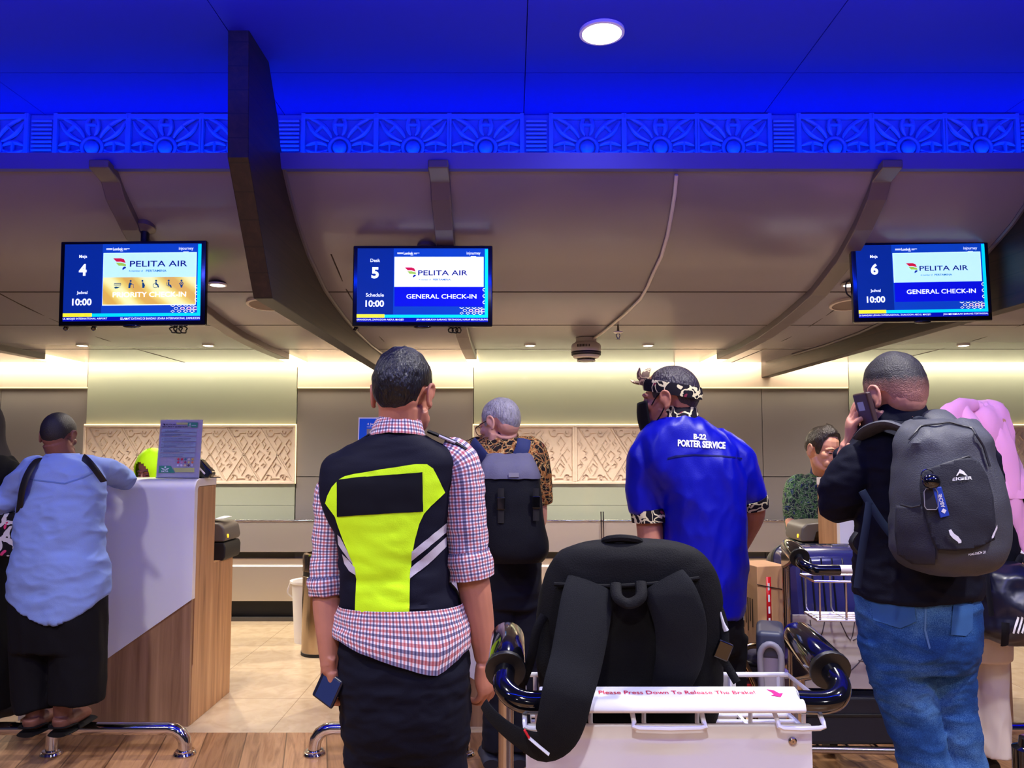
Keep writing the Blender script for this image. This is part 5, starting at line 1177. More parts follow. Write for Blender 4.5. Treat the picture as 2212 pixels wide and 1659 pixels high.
# ------------------------------------------------------------------ the man on the phone
D = 2.30
root = P(1990, 1900, D); root.z = 0
e = empty('person', root, 'man in a navy jacket and blue jeans holding a phone to his ear', 'person')
T = head_T(1914, 772, D + .01, 18, 12, 0, 1.0)
b = head_mesh(T, neck_to=P(1940, 925, D), neck_r=0.063, fat=1.0)
b.rows([(905, 1895, 1985, D, .15), (950, 1850, 2060, D, .19), (1060, 1862, 2110, D, .23), (1180, 1860, 2105, D, .23), (1290, 1860, 2100, D, .24), (1400, 1875, 2095, D, .24)], shrink=0.014)
ptube(b, [(1868, 975, D, .055), (1835, 1030, D + .02, .05), (1808, 1080, D + .06, .045), (1818, 1020, D + .12, .038), (1832, 975, D + .09, .028), (1834, 958, D + .08, .026)])
hand(b, P(1834, 962, D + .085), P(1846, 885, D + .03) - P(1834, 962, D + .085), (0.85, -0.15, -0.25), 1, curls=[(10, 30, 20), (14, 34, 22), (20, 36, 24), (28, 40, 26)], spread=0.10, s=1.0, thumb=(0.6, 0.5, 0.4))
ptube(b, [(2100, 985, D, .055), (2112, 1070, D, .048), (2108, 1160, D + .05, .042), (2090, 1210, D + .16, .03)])
hand(b, P(2090, 1210, D + .16), (-0.2, 0.7, -0.4), (-0.8, 0, -0.3), -1, curl=(30, 40, 30))
for q in ([(1930, 1430, D, .06), (1972, 1560, D, .05), (2004, 1680, D, .045), (2012, 1850, D, .042), (2012, 1900, D, .04)], [(2044, 1430, D, .06), (2060, 1540, D, .045), (2082, 1680, D, .042), (2100, 1850, D, .04), (2102, 1900, D, .04)]): leg_tube(b, q)
b.build('body', skin_mat('skin_light', (190, 132, 112)), e, remesh=0.0036, it=3)
hz = (T @ Vector((0, 0, 0.06))).z; hz1 = (T @ Vector((0, 0, 0.165))).z
hair_mesh(T, front=0.195, side=0.115, burn=0.10, nape=0.055, vol=0.28, top=0.14, tuft=0.03, seed=5).build('hair', fade_hair('hair_fade', (22, 18, 24), (176, 120, 104), hz + 0.035, hz1), e)
m_nj = M('navy_jacket', (9, 11, 28), 0.78, bump=(420, 0.14))
s_ = MB().rows([(900, 1890, 1992, D, .16, 2.2), (915, 1876, 2015, D, .185, 2.3), (935, 1858, 2050, D, .21, 2.4), (962, 1846, 2085, D, .235, 2.5), (1005, 1850, 2108, D, .26, 2.6), (1060, 1858, 2116, D, .27), (1130, 1860, 2118, D, .275), (1200, 1856, 2110, D, .275), (1260, 1852, 2106, D, .28), (1288, 1854, 2106, D, .285)], 56, 5)
ptube(s_, [(1910, 955, D, .05), (1878, 976, D, .056), (1852, 1008, D + .005, .066), (1830, 1044, D + .02, .067), (1815, 1075, D + .05, .064), (1812, 1082, D + .10, .06), (1822, 1045, D + .135, .054), (1830, 1005, D + .125, .046), (1833, 978, D + .10, .038)], 26, 5)
ptube(s_, [(2060, 960, D, .05), (2092, 975, D, .066), (2108, 1020, D, .066), (2116, 1090, D + .01, .06), (2110, 1160, D + .05, .054), (2095, 1205, D + .14, .044)], 26, 4)
jk = s_.build('jacket', m_nj, e, remesh=0.0065, it=5, wr=[(0.008, (7, 6, 16), 6.0), (0.003, (18, 12, 26), 2.0)])
MB().rows([(868, 1895, 1984, D + .005, .16, 2.2), (885, 1886, 1990, D + .0, .17, 2.2), (910, 1878, 2004, D, .185, 2.2)], 40, 4, cap=(False, True)).build('stand_collar', m_nj, e, solid=0.006, it=1)
def denim():
    m = M('blue_denim', (44, 84, 140), 0.85, bump=(700, 0.15)); n, l = nodes_of(m); b_ = n['Principled BSDF']
    tc = n.new('ShaderNodeTexCoord'); t = n.new('ShaderNodeTexNoise'); t.inputs['Scale'].default_value = 5; t.inputs['Detail'].default_value = 6; l.new(tc.outputs['Object'], t.inputs['Vector'])
    t2 = n.new('ShaderNodeTexNoise'); t2.inputs['Scale'].default_value = 420; l.new(tc.outputs['Object'], t2.inputs['Vector'])
    a = n.new('ShaderNodeMath'); a.operation = 'MULTIPLY_ADD'; a.inputs[1].default_value = 0.45; l.new(t2.outputs['Fac'], a.inputs[0]); l.new(t.outputs['Fac'], a.inputs[2])
    r = ramp(n, [(0.5, (12, 38, 88)), (0.72, (30, 70, 130)), (0.95, (84, 128, 178))]); l.new(a.outputs[0], r.inputs[0]); l.new(r.outputs[0], b_.inputs['Base Color']); return m
tr = MB().rows([(1262, 1858, 2102, D, .25), (1300, 1858, 2104, D, .262), (1340, 1862, 2103, D, .275), (1390, 1872, 2100, D, .27), (1440, 1884, 2098, D, .22)], 48, 4)
leg_tube(tr, [(1925, 1370, D, .092), (1942, 1440, D, .088), (1962, 1520, D, .076), (1984, 1600, D, .070), (2004, 1680, D, .068), (2012, 1790, D, .066), (2012, 1900, D, .066)], 26)
leg_tube(tr, [(2042, 1370, D, .088), (2046, 1440, D, .080), (2050, 1500, D, .066), (2068, 1590, D, .062), (2082, 1680, D, .064), (2095, 1790, D, .064), (2100, 1900, D, .064)], 26)
tj = tr.build('jeans', denim(), e, remesh=0.0055, it=4, wr=[(0.007, (8, 8, 14), 8.0), (0.004, (12, 10, 34), 4.0, lambda p: max(0.2, 1 - abs(p.z - 0.72) / 0.25))])
bv = bvh_of(tj); m_dp = M('denim_pocket', (52, 92, 150), 0.85, bump=(700, 0.15))
decal(bv, [[(1884, 1300), (1974, 1300), (1978, 1342), (1945, 1357), (1888, 1340)]], 0.0035, 8, d=D).build('pocket', m_dp, tj)
decal(bv, [[(2058, 1302), (2100, 1304), (2098, 1360), (2085, 1374), (2053, 1370)]], 0.0035, 8, d=D).build('pocket', m_dp, tj)
decal(bv, [[(1998, 1285), (2002, 1285), (2000, 1360), (2010, 1400), (2006, 1402), (1996, 1362)]], 0.002, 8, d=D).build('seam', M('denim_seam', (84, 120, 168), 0.85), tj)
for x in (2012, 2102):
    c = P(x, 1900, D); c.z = 0; shoe(MB(), c + Vector((0, -0.03, 0)), c + Vector((0, 0.2, 0)), 0.045, 0.07).build('shoe', m_black, e)
c = P(1872, 892, D - .02); R = Matrix.Rotation(radians(11), 3, 'Y') @ Matrix.Rotation(radians(66), 3, 'Z')
ph = empty('mobile_phone', c, 'brown phone wallet case with a card window held to the ear', 'phone', 'mobile phones in hands')
R = Matrix.Rotation(radians(-14), 3, 'Y') @ Matrix.Rotation(radians(-86), 3, 'Z')
MB().box(c, (0.080, 0.016, 0.122), R).build('case', M('brown_leather', (60, 40, 40), 0.4), ph, bevel=0.005)
MB().box(c + R @ Vector((-0.004, -0.0086, 0.022)), (0.034, 0.001, 0.026), R).build('card_window', M('card_blue', (150, 160, 190), 0.4), ph)
MB().box(c + R @ Vector((0.0, 0.0086, 0.0)), (0.07, 0.001, 0.11), R).build('screen', M('phone_glass', (40, 52, 92), 0.12), ph)
# grey backpack
Db = D - 0.215
bp = empty('backpack', P(2050, 1230, Db), 'dark grey backpack with a white mountain logo worn by the man on the phone', 'backpack')
m_bg = M('backpack_grey', (58, 60, 68), 0.6, bump=(320, 0.2), spec=0.5); m_bd = M('backpack_dark', (40, 41, 49), 0.66, bump=(320, 0.2))
r_ = MB().rows([(912, 1975, 2090, Db + .03, .10, 2.6), (922, 1962, 2106, Db + .015, .14, 2.8), (950, 1950, 2120, Db, .18, 3.0), (1010, 1943, 2140, Db - .005, .20, 3.0), (1080, 1940, 2155, Db - .01, .22, 3.0), (1150, 1938, 2158, Db - .01, .225, 3.0), (1195, 1942, 2152, Db - .01, .22, 2.9), (1222, 1962, 2132, Db, .19, 2.7), (1236, 2000, 2100, Db + .01, .12, 2.5)], 52, 5)
pk = r_.build('pack_body', m_bg, bp, it=2, wr=[(0.006, (9, 8, 9), 3.0), (0.010, (14, 8, 10), 7.0, lambda p: max(0, min(1, (p.z - 1.36) / 0.05)))])
bv = bvh_of(pk)
front = [(1993, 1022), (2020, 1008), (2060, 996), (2090, 990), (2108, 1000), (2125, 1030), (2138, 1075), (2143, 1130), (2142, 1165), (2110, 1180), (2060, 1188), (2025, 1186), (2010, 1150), (1995, 1090), (1990, 1050)]
decal(bv, [front], 0.009, 8, d=Db).build('front_panel', m_bd, pk, solid=0.012)
for q in ([(1990, 1020), (2040, 1002), (2092, 986), (2110, 1000), (2130, 1040), (2142, 1090)], [(1962, 950), (1990, 920), (2050, 912), (2100, 925), (2125, 965), (2145, 1030)], [(1946, 1090), (1970, 1096), (1998, 1090)], [(1990, 1060), (2010, 1150), (2024, 1186), (2024, 1218)]):
    pts = []
    for (x0, y0), (x1, y1) in zip(q, q[1:]):
        for t in (0, 0.33, 0.66):
            x, y = x0 + (x1 - x0) * t, y0 + (y1 - y0) * t; r = (P(x, y, Db) - cam.location).normalized(); h = bv.ray_cast(cam.location, r)
            if h[0]: pts.append(h[0] - r * 0.010)
    MB().tube(pts, 0.0028, 6, 2).build('zip', M('zip_dark', (26, 26, 34), 0.5), pk)
side = [(1942, 1092), (1975, 1098), (1996, 1094), (2012, 1150), (2022, 1188), (2020, 1216), (1975, 1214), (1945, 1195), (1939, 1150)]
decal(bv, [side], 0.006, 8, d=Db).build('side_pocket', M('backpack_side', (48, 48, 57), 0.7, bump=(300, 0.2)), pk, solid=0.006)
m_rw = M('reflective_white', (226, 226, 230), 0.4)
decal(bv, [[(2044, 1146), (2049, 1144), (2067, 1166), (2067, 1171), (2062, 1172), (2046, 1154)]], 0.022, 8, d=Db).build('reflective_tab', m_rw, pk); decal(bv, [[(2142, 1132), (2144, 1136), (2136, 1158), (2132, 1162), (2132, 1156)]], 0.022, 8, d=Db).build('reflective_tab', m_rw, pk)
decal(bv, [[(2065, 1015), (2079, 1031), (2072, 1029), (2065, 1024), (2061, 1030), (2058, 1031)]], 0.022, 6, d=Db).build('logo_mark', m_rw, pk)
text_decal(bv, 'EIGER', 2050, 2089, 1036, 7, 0.022, -0.06, 0.002, Db).build('logo_lettering', m_rw, pk)
text_decal(bv, 'FORLOUGH 20', 2080, 2118, 1192, 4, 0.02, -0.12, 0.001, Db).build('model_lettering', m_rw, pk)
for q in ([(1868, 945, D - .03), (1888, 925, D - .09), (1920, 918, D - .125), (1955, 930, D - .15), (1985, 945, D - .155)], [(2010, 893, D - .06), (2020, 895, D - .10), (2040, 910, D - .135), (2050, 935, D - .155)]):
    MB().tube([P(*p) for p in q], 0.036, 14, 4, flat=0.3, up=(0, 0.6, 0.8)).build('shoulder_strap', m_bg, bp)
MB().tube([P(*p) for p in ((1990, 930, D - .16), (1976, 910, D - .17), (1990, 906, D - .175), (2010, 918, D - .175), (2022, 932, D - .16))], 0.009, 8, 4, flat=0.5).build('grab_handle', M('strap_dark', (30, 34, 46), 0.7), bp)
for q in ([(1862, 1060, D - .14), (1880, 1090, D - .145), (1910, 1135, D - .15), (1945, 1178, D - .16)], [(1878, 1085, D - .145), (1872, 1130, D - .15), (1862, 1190, D - .15), (1852, 1270, D - .15)]):
    MB().tube([P(*p) for p in q], 0.011, 8, 3, flat=0.25, up=(0, 1, 0)).build('webbing', M('webbing_teal', (30, 40, 60), 0.7), bp)
MB().tube([P(*p) for p in ((1850, 1150, D - .13), (1838, 1170, D - .13), (1848, 1190, D - .13), (1862, 1200, D - .13))], 0.012, 8, 3, flat=0.4).build('strap_end', m_black, bp)
# charms clipped to it
c = P(2007, 1026, Db - .13)
kc = empty('key_ring', c, 'bunch of charms with a black bell and a blue tag on the grey backpack', 'key ring')
MB().tube([c + Vector((0.016 * cos(a * pi / 10) - 0.004, 0, 0.016 * sin(a * pi / 10) - 0.002)) for a in range(20)], 0.0016, 6, closed=True).build('ring', m_chrome, kc)
MB().ell(P(2012, 1040, Db - .135), (0.022, 0.018, 0.020)).build('black_bell', m_blackgloss, kc)
q = P(2010, 1078, Db - .13)
MB().box(q, (0.034, 0.004, 0.05), Matrix.Rotation(radians(-4), 3, 'Y')).build('acrylic_tag', M('tag_smoke', (46, 46, 54), 0.15), kc, bevel=0.006)
MB().tube([q + Vector((0.017 * a, -0.003, 0.026 * b_)) for a, b_ in ((-1, .7), (-.7, 1), (.7, 1), (1, .7), (1, -.7), (.7, -1), (-.7, -1), (-1, -.7))], 0.0012, 6, closed=True).build('tag_edge', M('tag_rim', (150, 150, 156), 0.3), kc)
q = P(2032, 1085, Db - .13)
bt = MB().box(q, (0.024, 0.005, 0.075), Matrix.Rotation(radians(-14), 3, 'Y')).build('blue_tag', M('tag_blue', (20, 60, 170), 0.5), kc, bevel=0.002)
t = fit(text_mesh('ABCNE', 0.1, 0.002), 0.034, 0.010); Rt = Matrix.Rotation(radians(90 - 14), 3, 'Y')
MB().add([q + Vector((0, -0.0034, 0.004)) + Matrix.Rotation(radians(-14), 3, 'Y') @ Vector((-p.y, 0, p.x)) for p in t.v], t.f).build('lettering', m_rw, bt)
MB().add([q + Matrix.Rotation(radians(-14), 3, 'Y') @ Vector((x, -0.0034, z - 0.022)) for x, z in ((0, 0.007), (0.007, 0), (0, -0.007), (-0.007, 0))], [(0, 1, 2, 3)]).build('diamond_mark', m_rw, bt)
# ------------------------------------------------------------------ the boy leaning on the desk
D = 3.50
root = P(125, 1550, D); root.z = 0.146
e = empty('person', root, 'boy in a light blue shirt and wide black trousers leaning on the white desk', 'person')
sk4 = skin_mat('skin_boy', (118, 74, 62))
T = head_T(134, 893, D + .01, 2, 10, 0, 0.86)
b = head_mesh(T, neck_to=P(136, 995, D), neck_r=0.055)
b.rows([(990, 105, 165, D, .14), (1015, 70, 200, D, .18), (1080, 55, 212, D, .22), (1180, 48, 215, D, .26), (1290, 45, 218, D, .26), (1360, 50, 212, D, .24)], shrink=0.016)
ptube(b, [(180, 1022, D, .04), (228, 1026, D + .16, .040), (258, 1034, D + .32, .036), (240, 1034, D + .52, .032), (205, 1034, D + .6, .025)])
hand(b, P(205, 1034, D + .60), (-1, 0.25, 0), (0, 0, -1), -1, curl=(12, 18, 10), s=0.85)
ptube(b, [(72, 1022, D, .04), (32, 1062, D + .02, .036), (10, 1086, D + .05, .034), (26, 1060, D + .32, .032), (40, 1034, D + .55, .025)])
hand(b, P(40, 1034, D + .56), (0.9, 0.3, 0), (0, 0, -1), 1, curl=(12, 18, 10), s=0.85)
for x in (80, 140):
    leg_tube(b, [(x + 6, 1360, D, .075), (x, 1440, D, .055), (x - 4, 1510, D, .040), (x - 4, 1550, D, .036)])
for x0, y0 in ((72, 1540), (136, 1532)):
    h = P(x0, y0, D - .02); h.z = 0.196; b.tube([h + Vector((0, -0.015, 0.03)), h + Vector((0, 0.0, 0.004)), h + Vector((0.005, 0.08, 0.004)), h + Vector((0.01, 0.17, -0.004))], [0.034, 0.040, 0.040, 0.030], 14, 3, flat=0.8)
b.build('body', sk4, e, remesh=0.0042, it=3)
hz = (T @ Vector((0, 0, 0.06))).z - root.z
hair_mesh(T, front=0.19, side=0.12, burn=0.105, nape=0.058, vol=0.75, tuft=0.006, seed=9).build('hair', fade_hair('hair_boy', (20, 16, 22), (84, 54, 48), 0.0, 0.05), e)
m_lb = M('light_blue_cotton', (124, 146, 204), 0.8, bump=(350, 0.15), var=(3, 0.05))
s_ = MB().rows([(984, 106, 166, D, .14, 2.2), (992, 92, 182, D, .16, 2.3), (1004, 72, 204, D, .19, 2.5), (1025, 56, 216, D, .215, 2.6), (1070, 50, 218, D, .24, 2.6), (1120, 48, 216, D, .27, 2.5), (1180, 40, 221, D, .29), (1240, 30, 227, D, .30), (1285, 27, 226, D, .305)], 52, 5)
zt = min(p.z for p in s_.v)
for p in s_.v:
    x = 1106 + p.x * F / p.y
    k = max(0, min(1, (zt + 0.10 - p.z) / 0.10)); p.z -= k * (50 * max(0, 1 - ((x - 126) / 100) ** 2)) / 477
ptube(s_, [(150, 1005, D, .05), (182, 1010, D + .02, .062), (212, 1014, D + .10, .060), (242, 1020, D + .20, .056), (262, 1030, D + .32, .053), (268, 1034, D + .38, .050), (248, 1035, D + .46, .042)], 26, 4)
ptube(s_, [(95, 1008, D, .05), (70, 1020, D, .062), (46, 1045, D + .01, .060), (24, 1072, D + .03, .057), (6, 1086, D + .02, .054), (10, 1084, D + .12, .048), (26, 1062, D + .30, .04)], 26, 4)
bs_ = s_.build('shirt', m_lb, e, remesh=0.006, it=6, wr=[(0.012, (5, 4, 9), 4.0), (0.004, (10, 8, 16), 8.0)])
MB().rows([(980, 108, 164, D, .135), (988, 104, 168, D, .15)], 36, 3, cap=(False, False)).build('band_collar', m_lb, e, solid=0.006)
bv = bvh_of(bs_)
decal(bv, [[(66, 1034), (100, 1038), (140, 1043), (180, 1030), (205, 1018), (205, 1020), (180, 1033), (140, 1046), (100, 1041), (66, 1037)]], 0.002, 8, d=D).build('yoke_seam', M('seam_blue', (96, 120, 180), 0.8), bs_)
tr = MB().rows([(1270, 34, 222, D, .27), (1310, 30, 224, D, .28), (1350, 28, 224, D, .28), (1400, 28, 223, D, .26)], 40, 4)
leg_tube(tr, [(74, 1370, D, .098), (72, 1430, D, .092), (72, 1490, D, .084), (74, 1536, D - .01, .076)], 26)
leg_tube(tr, [(168, 1370, D, .112), (169, 1430, D, .112), (168, 1480, D, .112), (166, 1512, D, .110)], 26)
tr.build('trousers', M('wide_black_trousers', (10, 9, 14), 0.85, bump=(400, 0.12)), e, remesh=0.008, it=4, wr=(0.007, (9, 9, 4), 4.0))
for x0, y0 in ((72, 1547), (138, 1545)):
    h = P(x0, y0, D - .02); h.z = 0.158
    so_ = MB(); so_.tube([h + Vector((-0.0, -0.05, 0.006)), h + Vector((0, 0.0, 0.006)), h + Vector((0.006, 0.09, 0.006)), h + Vector((0.012, 0.19, 0.004))], [0.040, 0.050, 0.050, 0.040], 16, 3, flat=0.26)
    s2 = so_.build('sandal', M('sandal_black', (12, 12, 15), 0.6), e)
    MB().tube([h + Vector((-0.046, 0.03, 0.004)), h + Vector((-0.04, 0.028, 0.03)), h + Vector((-0.03, -0.045, 0.036)), h + Vector((0.03, -0.045, 0.036)), h + Vector((0.044, 0.028, 0.03)), h + Vector((0.05, 0.03, 0.004))], 0.009, 8, 3, flat=0.5).build('heel_strap', M('sandal_black', (12, 12, 15), 0.6), s2)
# his sling bag
c = P(22, 1150, D + .03)
bg = empty('sling_bag', c, 'small black sling bag with a floral print hanging at the boy\'s side', 'bag')
m_fl = batik('floral_print', (20, 18, 24), [((200, 196, 200), 0.10, 0.5), ((206, 60, 110), 0.16, 0.55)], 22)
MB().box(c + Vector((0, 0, -0.01)), (0.10, 0.08, 0.20)).build('pouch', m_fl, bg, bevel=0.02, seg=4)
def strap_on(bv, q, r, mat, par, off=0.012, name='shoulder_strap'):
    pts = []
    for (x0, y0), (x1, y1) in zip(q, q[1:]):
        for t in (0, 0.25, 0.5, 0.75):
            x, y = x0 + (x1 - x0) * t, y0 + (y1 - y0) * t; rr = (P(x, y, D) - cam.location).normalized(); h = bv.ray_cast(cam.location, rr)
            if h[0]: pts.append(h[0] - rr * off)
    MB().tube(pts, r, 12, 2, flat=0.25, up=(0, 1, 0)).build(name, mat, par)
MB().tube([P(*p) for p in ((82, 992, D - .07), (70, 1006, D - .115), (57, 1030, D - .138), (48, 1058, D - .14), (43, 1090, D - .12), (38, 1120, D - .07), (30, 1150, D - .02))], 0.021, 12, 3, flat=0.25, up=(0, 1, 0)).build('shoulder_strap', m_black, bg)
MB().tube([P(*p) for p in ((180, 988, D - .06), (192, 998, D - .105), (204, 1012, D - .12), (214, 1026, D - .12), (224, 1040, D - .10))], 0.017, 12, 3, flat=0.25, up=(0, 1, 0)).build('shoulder_strap', m_black, bg)

# ------------------------------------------------------------------ the dark figure at the picture's edge
D = 3.62
root = P(-40, 1560, D); root.z = 0.146
e = empty('person', root, 'person in a long black robe cut off by the picture edge beside the boy', 'person')
T = head_T(-46, 882, D, -40, 0, 0, 1.0)
b = head_mesh(T, neck_to=P(-42, 985, D))
b.rows([(985, -60, 0, D, .15), (1030, -100, 25, D, .18), (1200, -90, 15, D, .2), (1400, -90, 15, D, .2), (1500, -80, 5, D, .14)], shrink=0.015)
ptube(b, [(20, 1030, D, .045), (16, 1120, D + .04, .04), (-20, 1150, D + .2, .03), (-40, 1150, D + .26, .024)]); hand(b, P(-40, 1150, D + .26), (-1, 0.4, 0), (0, 0.3, -0.9), 1)
ptube(b, [(-95, 1030, D, .045), (-95, 1120, D + .04, .04), (-70, 1150, D + .2, .03), (-60, 1150, D + .26, .024)]); hand(b, P(-60, 1150, D + .26), (0.6, 0.6, 0), (0, 0.3, -0.9), -1)
for x in (-60, -15): leg_tube(b, [(x, 1440, D, .06), (x, 1500, D, .05), (x, 1532, D, .035)])
b.build('body', sk4, e, remesh=0.005, it=2)
sc_ = MB().rows([(872, -64, -30, D, .10), (882, -86, -14, D, .19), (910, -92, -4, D, .24), (950, -88, -4, D, .24), (980, -84, 8, D, .22), (1005, -96, 24, D, .24), (1025, -104, 34, D, .25)], 40, 4, cap=(True, True))
m_sc = M('headscarf_black', (34, 28, 32), 0.8)
sc_.build('headscarf', m_sc, e, it=2, wr=(0.008, (8, 6, 4), 1.0))
rb = MB().rows([(985, -80, 15, D, .2), (1010, -105, 32, D, .24), (1060, -108, 38, D, .27), (1150, -105, 30, D, .28), (1300, -112, 22, D, .30), (1440, -118, 22, D, .32), (1500, -120, 23, D, .33), (1528, -120, 22, D, .33)], 44, 4)
ptube(rb, [(0, 1010, D, .05), (22, 1030, D, .064), (28, 1080, D + .01, .06), (24, 1130, D + .06, .055), (-16, 1155, D + .2, .05)], 22, 4)
rb.build('robe', M('robe_black', (8, 7, 10), 0.9), e, remesh=0.009, it=4, wr=(0.008, (10, 8, 4), 2.0))
for x in (-62, -20):
    c = P(x, 1640, D); c.z = 0.147; shoe(MB(), c + Vector((0, -0.06, 0)), c + Vector((0, 0.18, 0)), 0.042, 0.05).build('shoe', m_black, e)

# ------------------------------------------------------------------ the clerk in the lime headscarf, seated behind the priority desk
D = 4.98
root = P(322, 1300, D); root.z = 0
e = empty('person', root, 'seated clerk in a lime green headscarf, face half hidden behind the security notice', 'person')
T = head_T(322, 977, D, 160, 18, 0, 1.0)
b = head_mesh(T, neck_to=P(326, 1062, D + .02), neck_r=0.05)
b.rows([(1062, 300, 350, D + .02, .13), (1080, 265, 385, D + .02, .18), (1150, 262, 388, D + .02, .2), (1240, 262, 388, D, .22)], shrink=0.012)
for s, x in ((-1, 268), (1, 382)):
    ptube(b, [(x, 1085, D, .045), (x + 4 * s, 1130, D - .02, .04), (x - 10 * s, 1155, D - .16, .032), (x - 20 * s, 1155, D - .26, .024)]); hand(b, P(x - 20 * s, 1155, D - .26), (-0.3 * s, -0.9, 0), (0, 0, -1), s, curl=(15, 20, 15), s=0.9)
leg_tube(b, [(300, 1235, D, .08), (300, 1240, D - .25, .07), (300, 1290, D - .3, .05), (300, 1420, D - .3, .04)]); leg_tube(b, [(350, 1235, D, .08), (350, 1240, D - .25, .07), (350, 1290, D - .3, .05), (350, 1420, D - .3, .04)])
b.build('body', skin_mat('skin_light', (190, 132, 112)), e, remesh=0.0036, it=2)
def face_parts(T, e, lid=True, brow=(30, 20, 18), lip=(150, 84, 78)):
    for s in (-1, 1):
        ey = MB(); ey.ell((0.031 * s, 0.0835, 0.107), (0.0125, 0.0080, 0.0045)); ey.xf(T); ey.build('eye', M('eye_dark', (24, 18, 18), 0.2), e)
        br = MB(); br.tube([(0.014 * s, 0.0945, 0.128), (0.03 * s, 0.0945, 0.1325), (0.05 * s, 0.079, 0.128)], [0.003, 0.0036, 0.0016], 8, 3, flat=0.6); br.xf(T); br.build('eyebrow', M('brow_%d' % brow[0], brow, 0.7), e)
    lp = MB(); lp.tube([(-0.021, 0.089, 0.0535), (-0.008, 0.0985, 0.0555), (0, 0.0985, 0.0545), (0.008, 0.0985, 0.0555), (0.021, 0.089, 0.0535)], [0.0012, 0.0044, 0.004, 0.0044, 0.0012], 8, 3); lp.tube([(-0.018, 0.0885, 0.050), (0, 0.0975, 0.0485), (0.018, 0.0885, 0.050)], [0.0015, 0.0052, 0.0015], 8, 4)
    lp.xf(T); lp.build('lips', M('lips', lip, 0.45), e)
face_parts(T, e)
def scarf_fn(u, v):
    a = 2 * pi * u; fr = max(0, cos(a - pi / 2))    # opening towards the face (+Y)
    z = 0.250 - 0.30 * v; w = (0.094 + 0.02 * v) * (max(0.02, 1 - (1 - min(1, v / 0.42)) ** 2.2)) ** 0.5
    p = Vector((w * cos(a) * 0.95, -0.006 + w * 1.18 * sin(a), z))
    return p
sf = MB(); nu, nv = 60, 34
vs = [scarf_fn(i / nu, j / nv) for j in range(nv + 1) for i in range(nu)]; fs = []
for j in range(nv):
    for i in range(nu):
        q = [j * nu + i, j * nu + (i + 1) % nu, (j + 1) * nu + (i + 1) % nu, (j + 1) * nu + i]
        c = sum((vs[k] for k in q), Vector()) / 4
        if c.y > 0.035 and ((c.x / 0.060) ** 2 + ((c.z - 0.100) / 0.098) ** 2) < 1: continue
        fs.append(tuple(q))
sf.add(vs, fs); sf.xf(T)
hs = sf.build('headscarf', M('lime_scarf', (190, 255, 20), 0.7), e, solid=0.005, wr=(0.004, (20, 16, 10), 3.0))
dr = MB().rows([(1050, 296, 350, D, .19), (1066, 270, 378, D, .23), (1090, 252, 398, D + .01, .27), (1120, 250, 400, D + .01, .28)], 40, 4, cap=(False, False)); dr.build('scarf_drape', M('lime_scarf', (190, 255, 20), 0.7), hs, wr=(0.006, (20, 16, 4), 3.0))
un = MB().rows([(1066, 290, 362, D + .02, .15), (1085, 258, 392, D + .02, .2), (1150, 258, 392, D + .02, .22), (1250, 256, 394, D, .25), (1290, 256, 394, D - .02, .26)], 40, 4)
for s, x in ((-1, 268), (1, 382)): ptube(un, [(x - 6 * s, 1080, D, .05), (x, 1090, D, .055), (x + 4 * s, 1130, D - .02, .05), (x - 10 * s, 1155, D - .16, .042)], 20, 4)
un.build('uniform', M('uniform_navy', (30, 36, 70), 0.8), e, remesh=0.009, it=4)
ch = empty('office_chair', P(324, 1300, D + .05) * 1.0, 'dark office chair under the seated clerk in the lime headscarf', 'chair'); c = OFF[ch.name]
MB().box((c.x, D + .02, 0.52), (0.44, 0.44, 0.07)).build('seat', m_black, ch, bevel=0.03, seg=3); MB().box((c.x, D + .25, 0.82), (0.40, 0.05, 0.36)).build('backrest', m_black, ch, bevel=0.02, seg=3)
MB().tube([(c.x, D + .02, 0.5), (c.x, D + .02, 0.06)], 0.025, 12).build('gas_column', m_chrome, ch)
for k in range(5):
    a = 2 * pi * k / 5; lg = MB().tube([(c.x, D + .02, 0.09), (c.x + 0.26 * cos(a), D + .02 + 0.26 * sin(a), 0.06)], [0.022, 0.014], 10).build('leg', m_black, ch); MB().ell((c.x + 0.26 * cos(a), D + .02 + 0.26 * sin(a), 0.03), 0.03, nu=12, nv=8).build('caster', m_black, lg)

# ------------------------------------------------------------------ the officer behind the last desk
D = 4.78
root = P(1790, 1400, D); root.z = 0
e = empty('person', root, 'male clerk in a green and navy batik shirt looking down behind the last desk', 'person')
T = head_T(1786, 926, D - .20, 205, 12, -3, 1.06)
b = head_mesh(T, neck_to=P(1780, 1035, D - .06), neck_r=0.056)
b.rows([(1030, 1755, 1810, D - .04, .15), (1060, 1715, 1850, D - .02, .19), (1130, 1715, 1855, D, .22), (1220, 1720, 1850, D, .22), (1300, 1725, 1845, D, .22)], shrink=0.012)
for s, x in ((-1, 1716), (1, 1852)):
    ptube(b, [(x, 1060, D, .05), (x + 4 * s, 1120, D, .045), (x - 6 * s, 1165, D - .12, .035), (x - 26 * s, 1165, D - .22, .026)]); hand(b, P(x - 26 * s, 1165, D - .22), (-0.7 * s, -0.6, 0), (0, 0, -1), s, curl=(15, 20, 15))
for x in (1758, 1815): leg_tube(b, [(x, 1290, D, .075), (x, 1390, D, .055), (x, 1480, D, .04)])
b.build('body', skin_mat('skin_warm', (206, 150, 122)), e, remesh=0.0034, it=2)
face_parts(T, e, brow=(28, 20, 18), lip=(168, 100, 90))
hair_mesh(T, front=0.198, side=0.125, burn=0.088, nape=0.066, vol=1.15, top=0.12, sweep=0.16, tuft=0.05, seed=11).build('hair', hair_mat('hair_dark_brown', (30, 22, 20), 0.32), e)
m_of = batik('batik_green', (32, 44, 52), [((66, 104, 64), 0.12, 1.0), ((40, 56, 96), 0.22, 0.7), ((140, 160, 130), 0.035, 1.6)], 26)
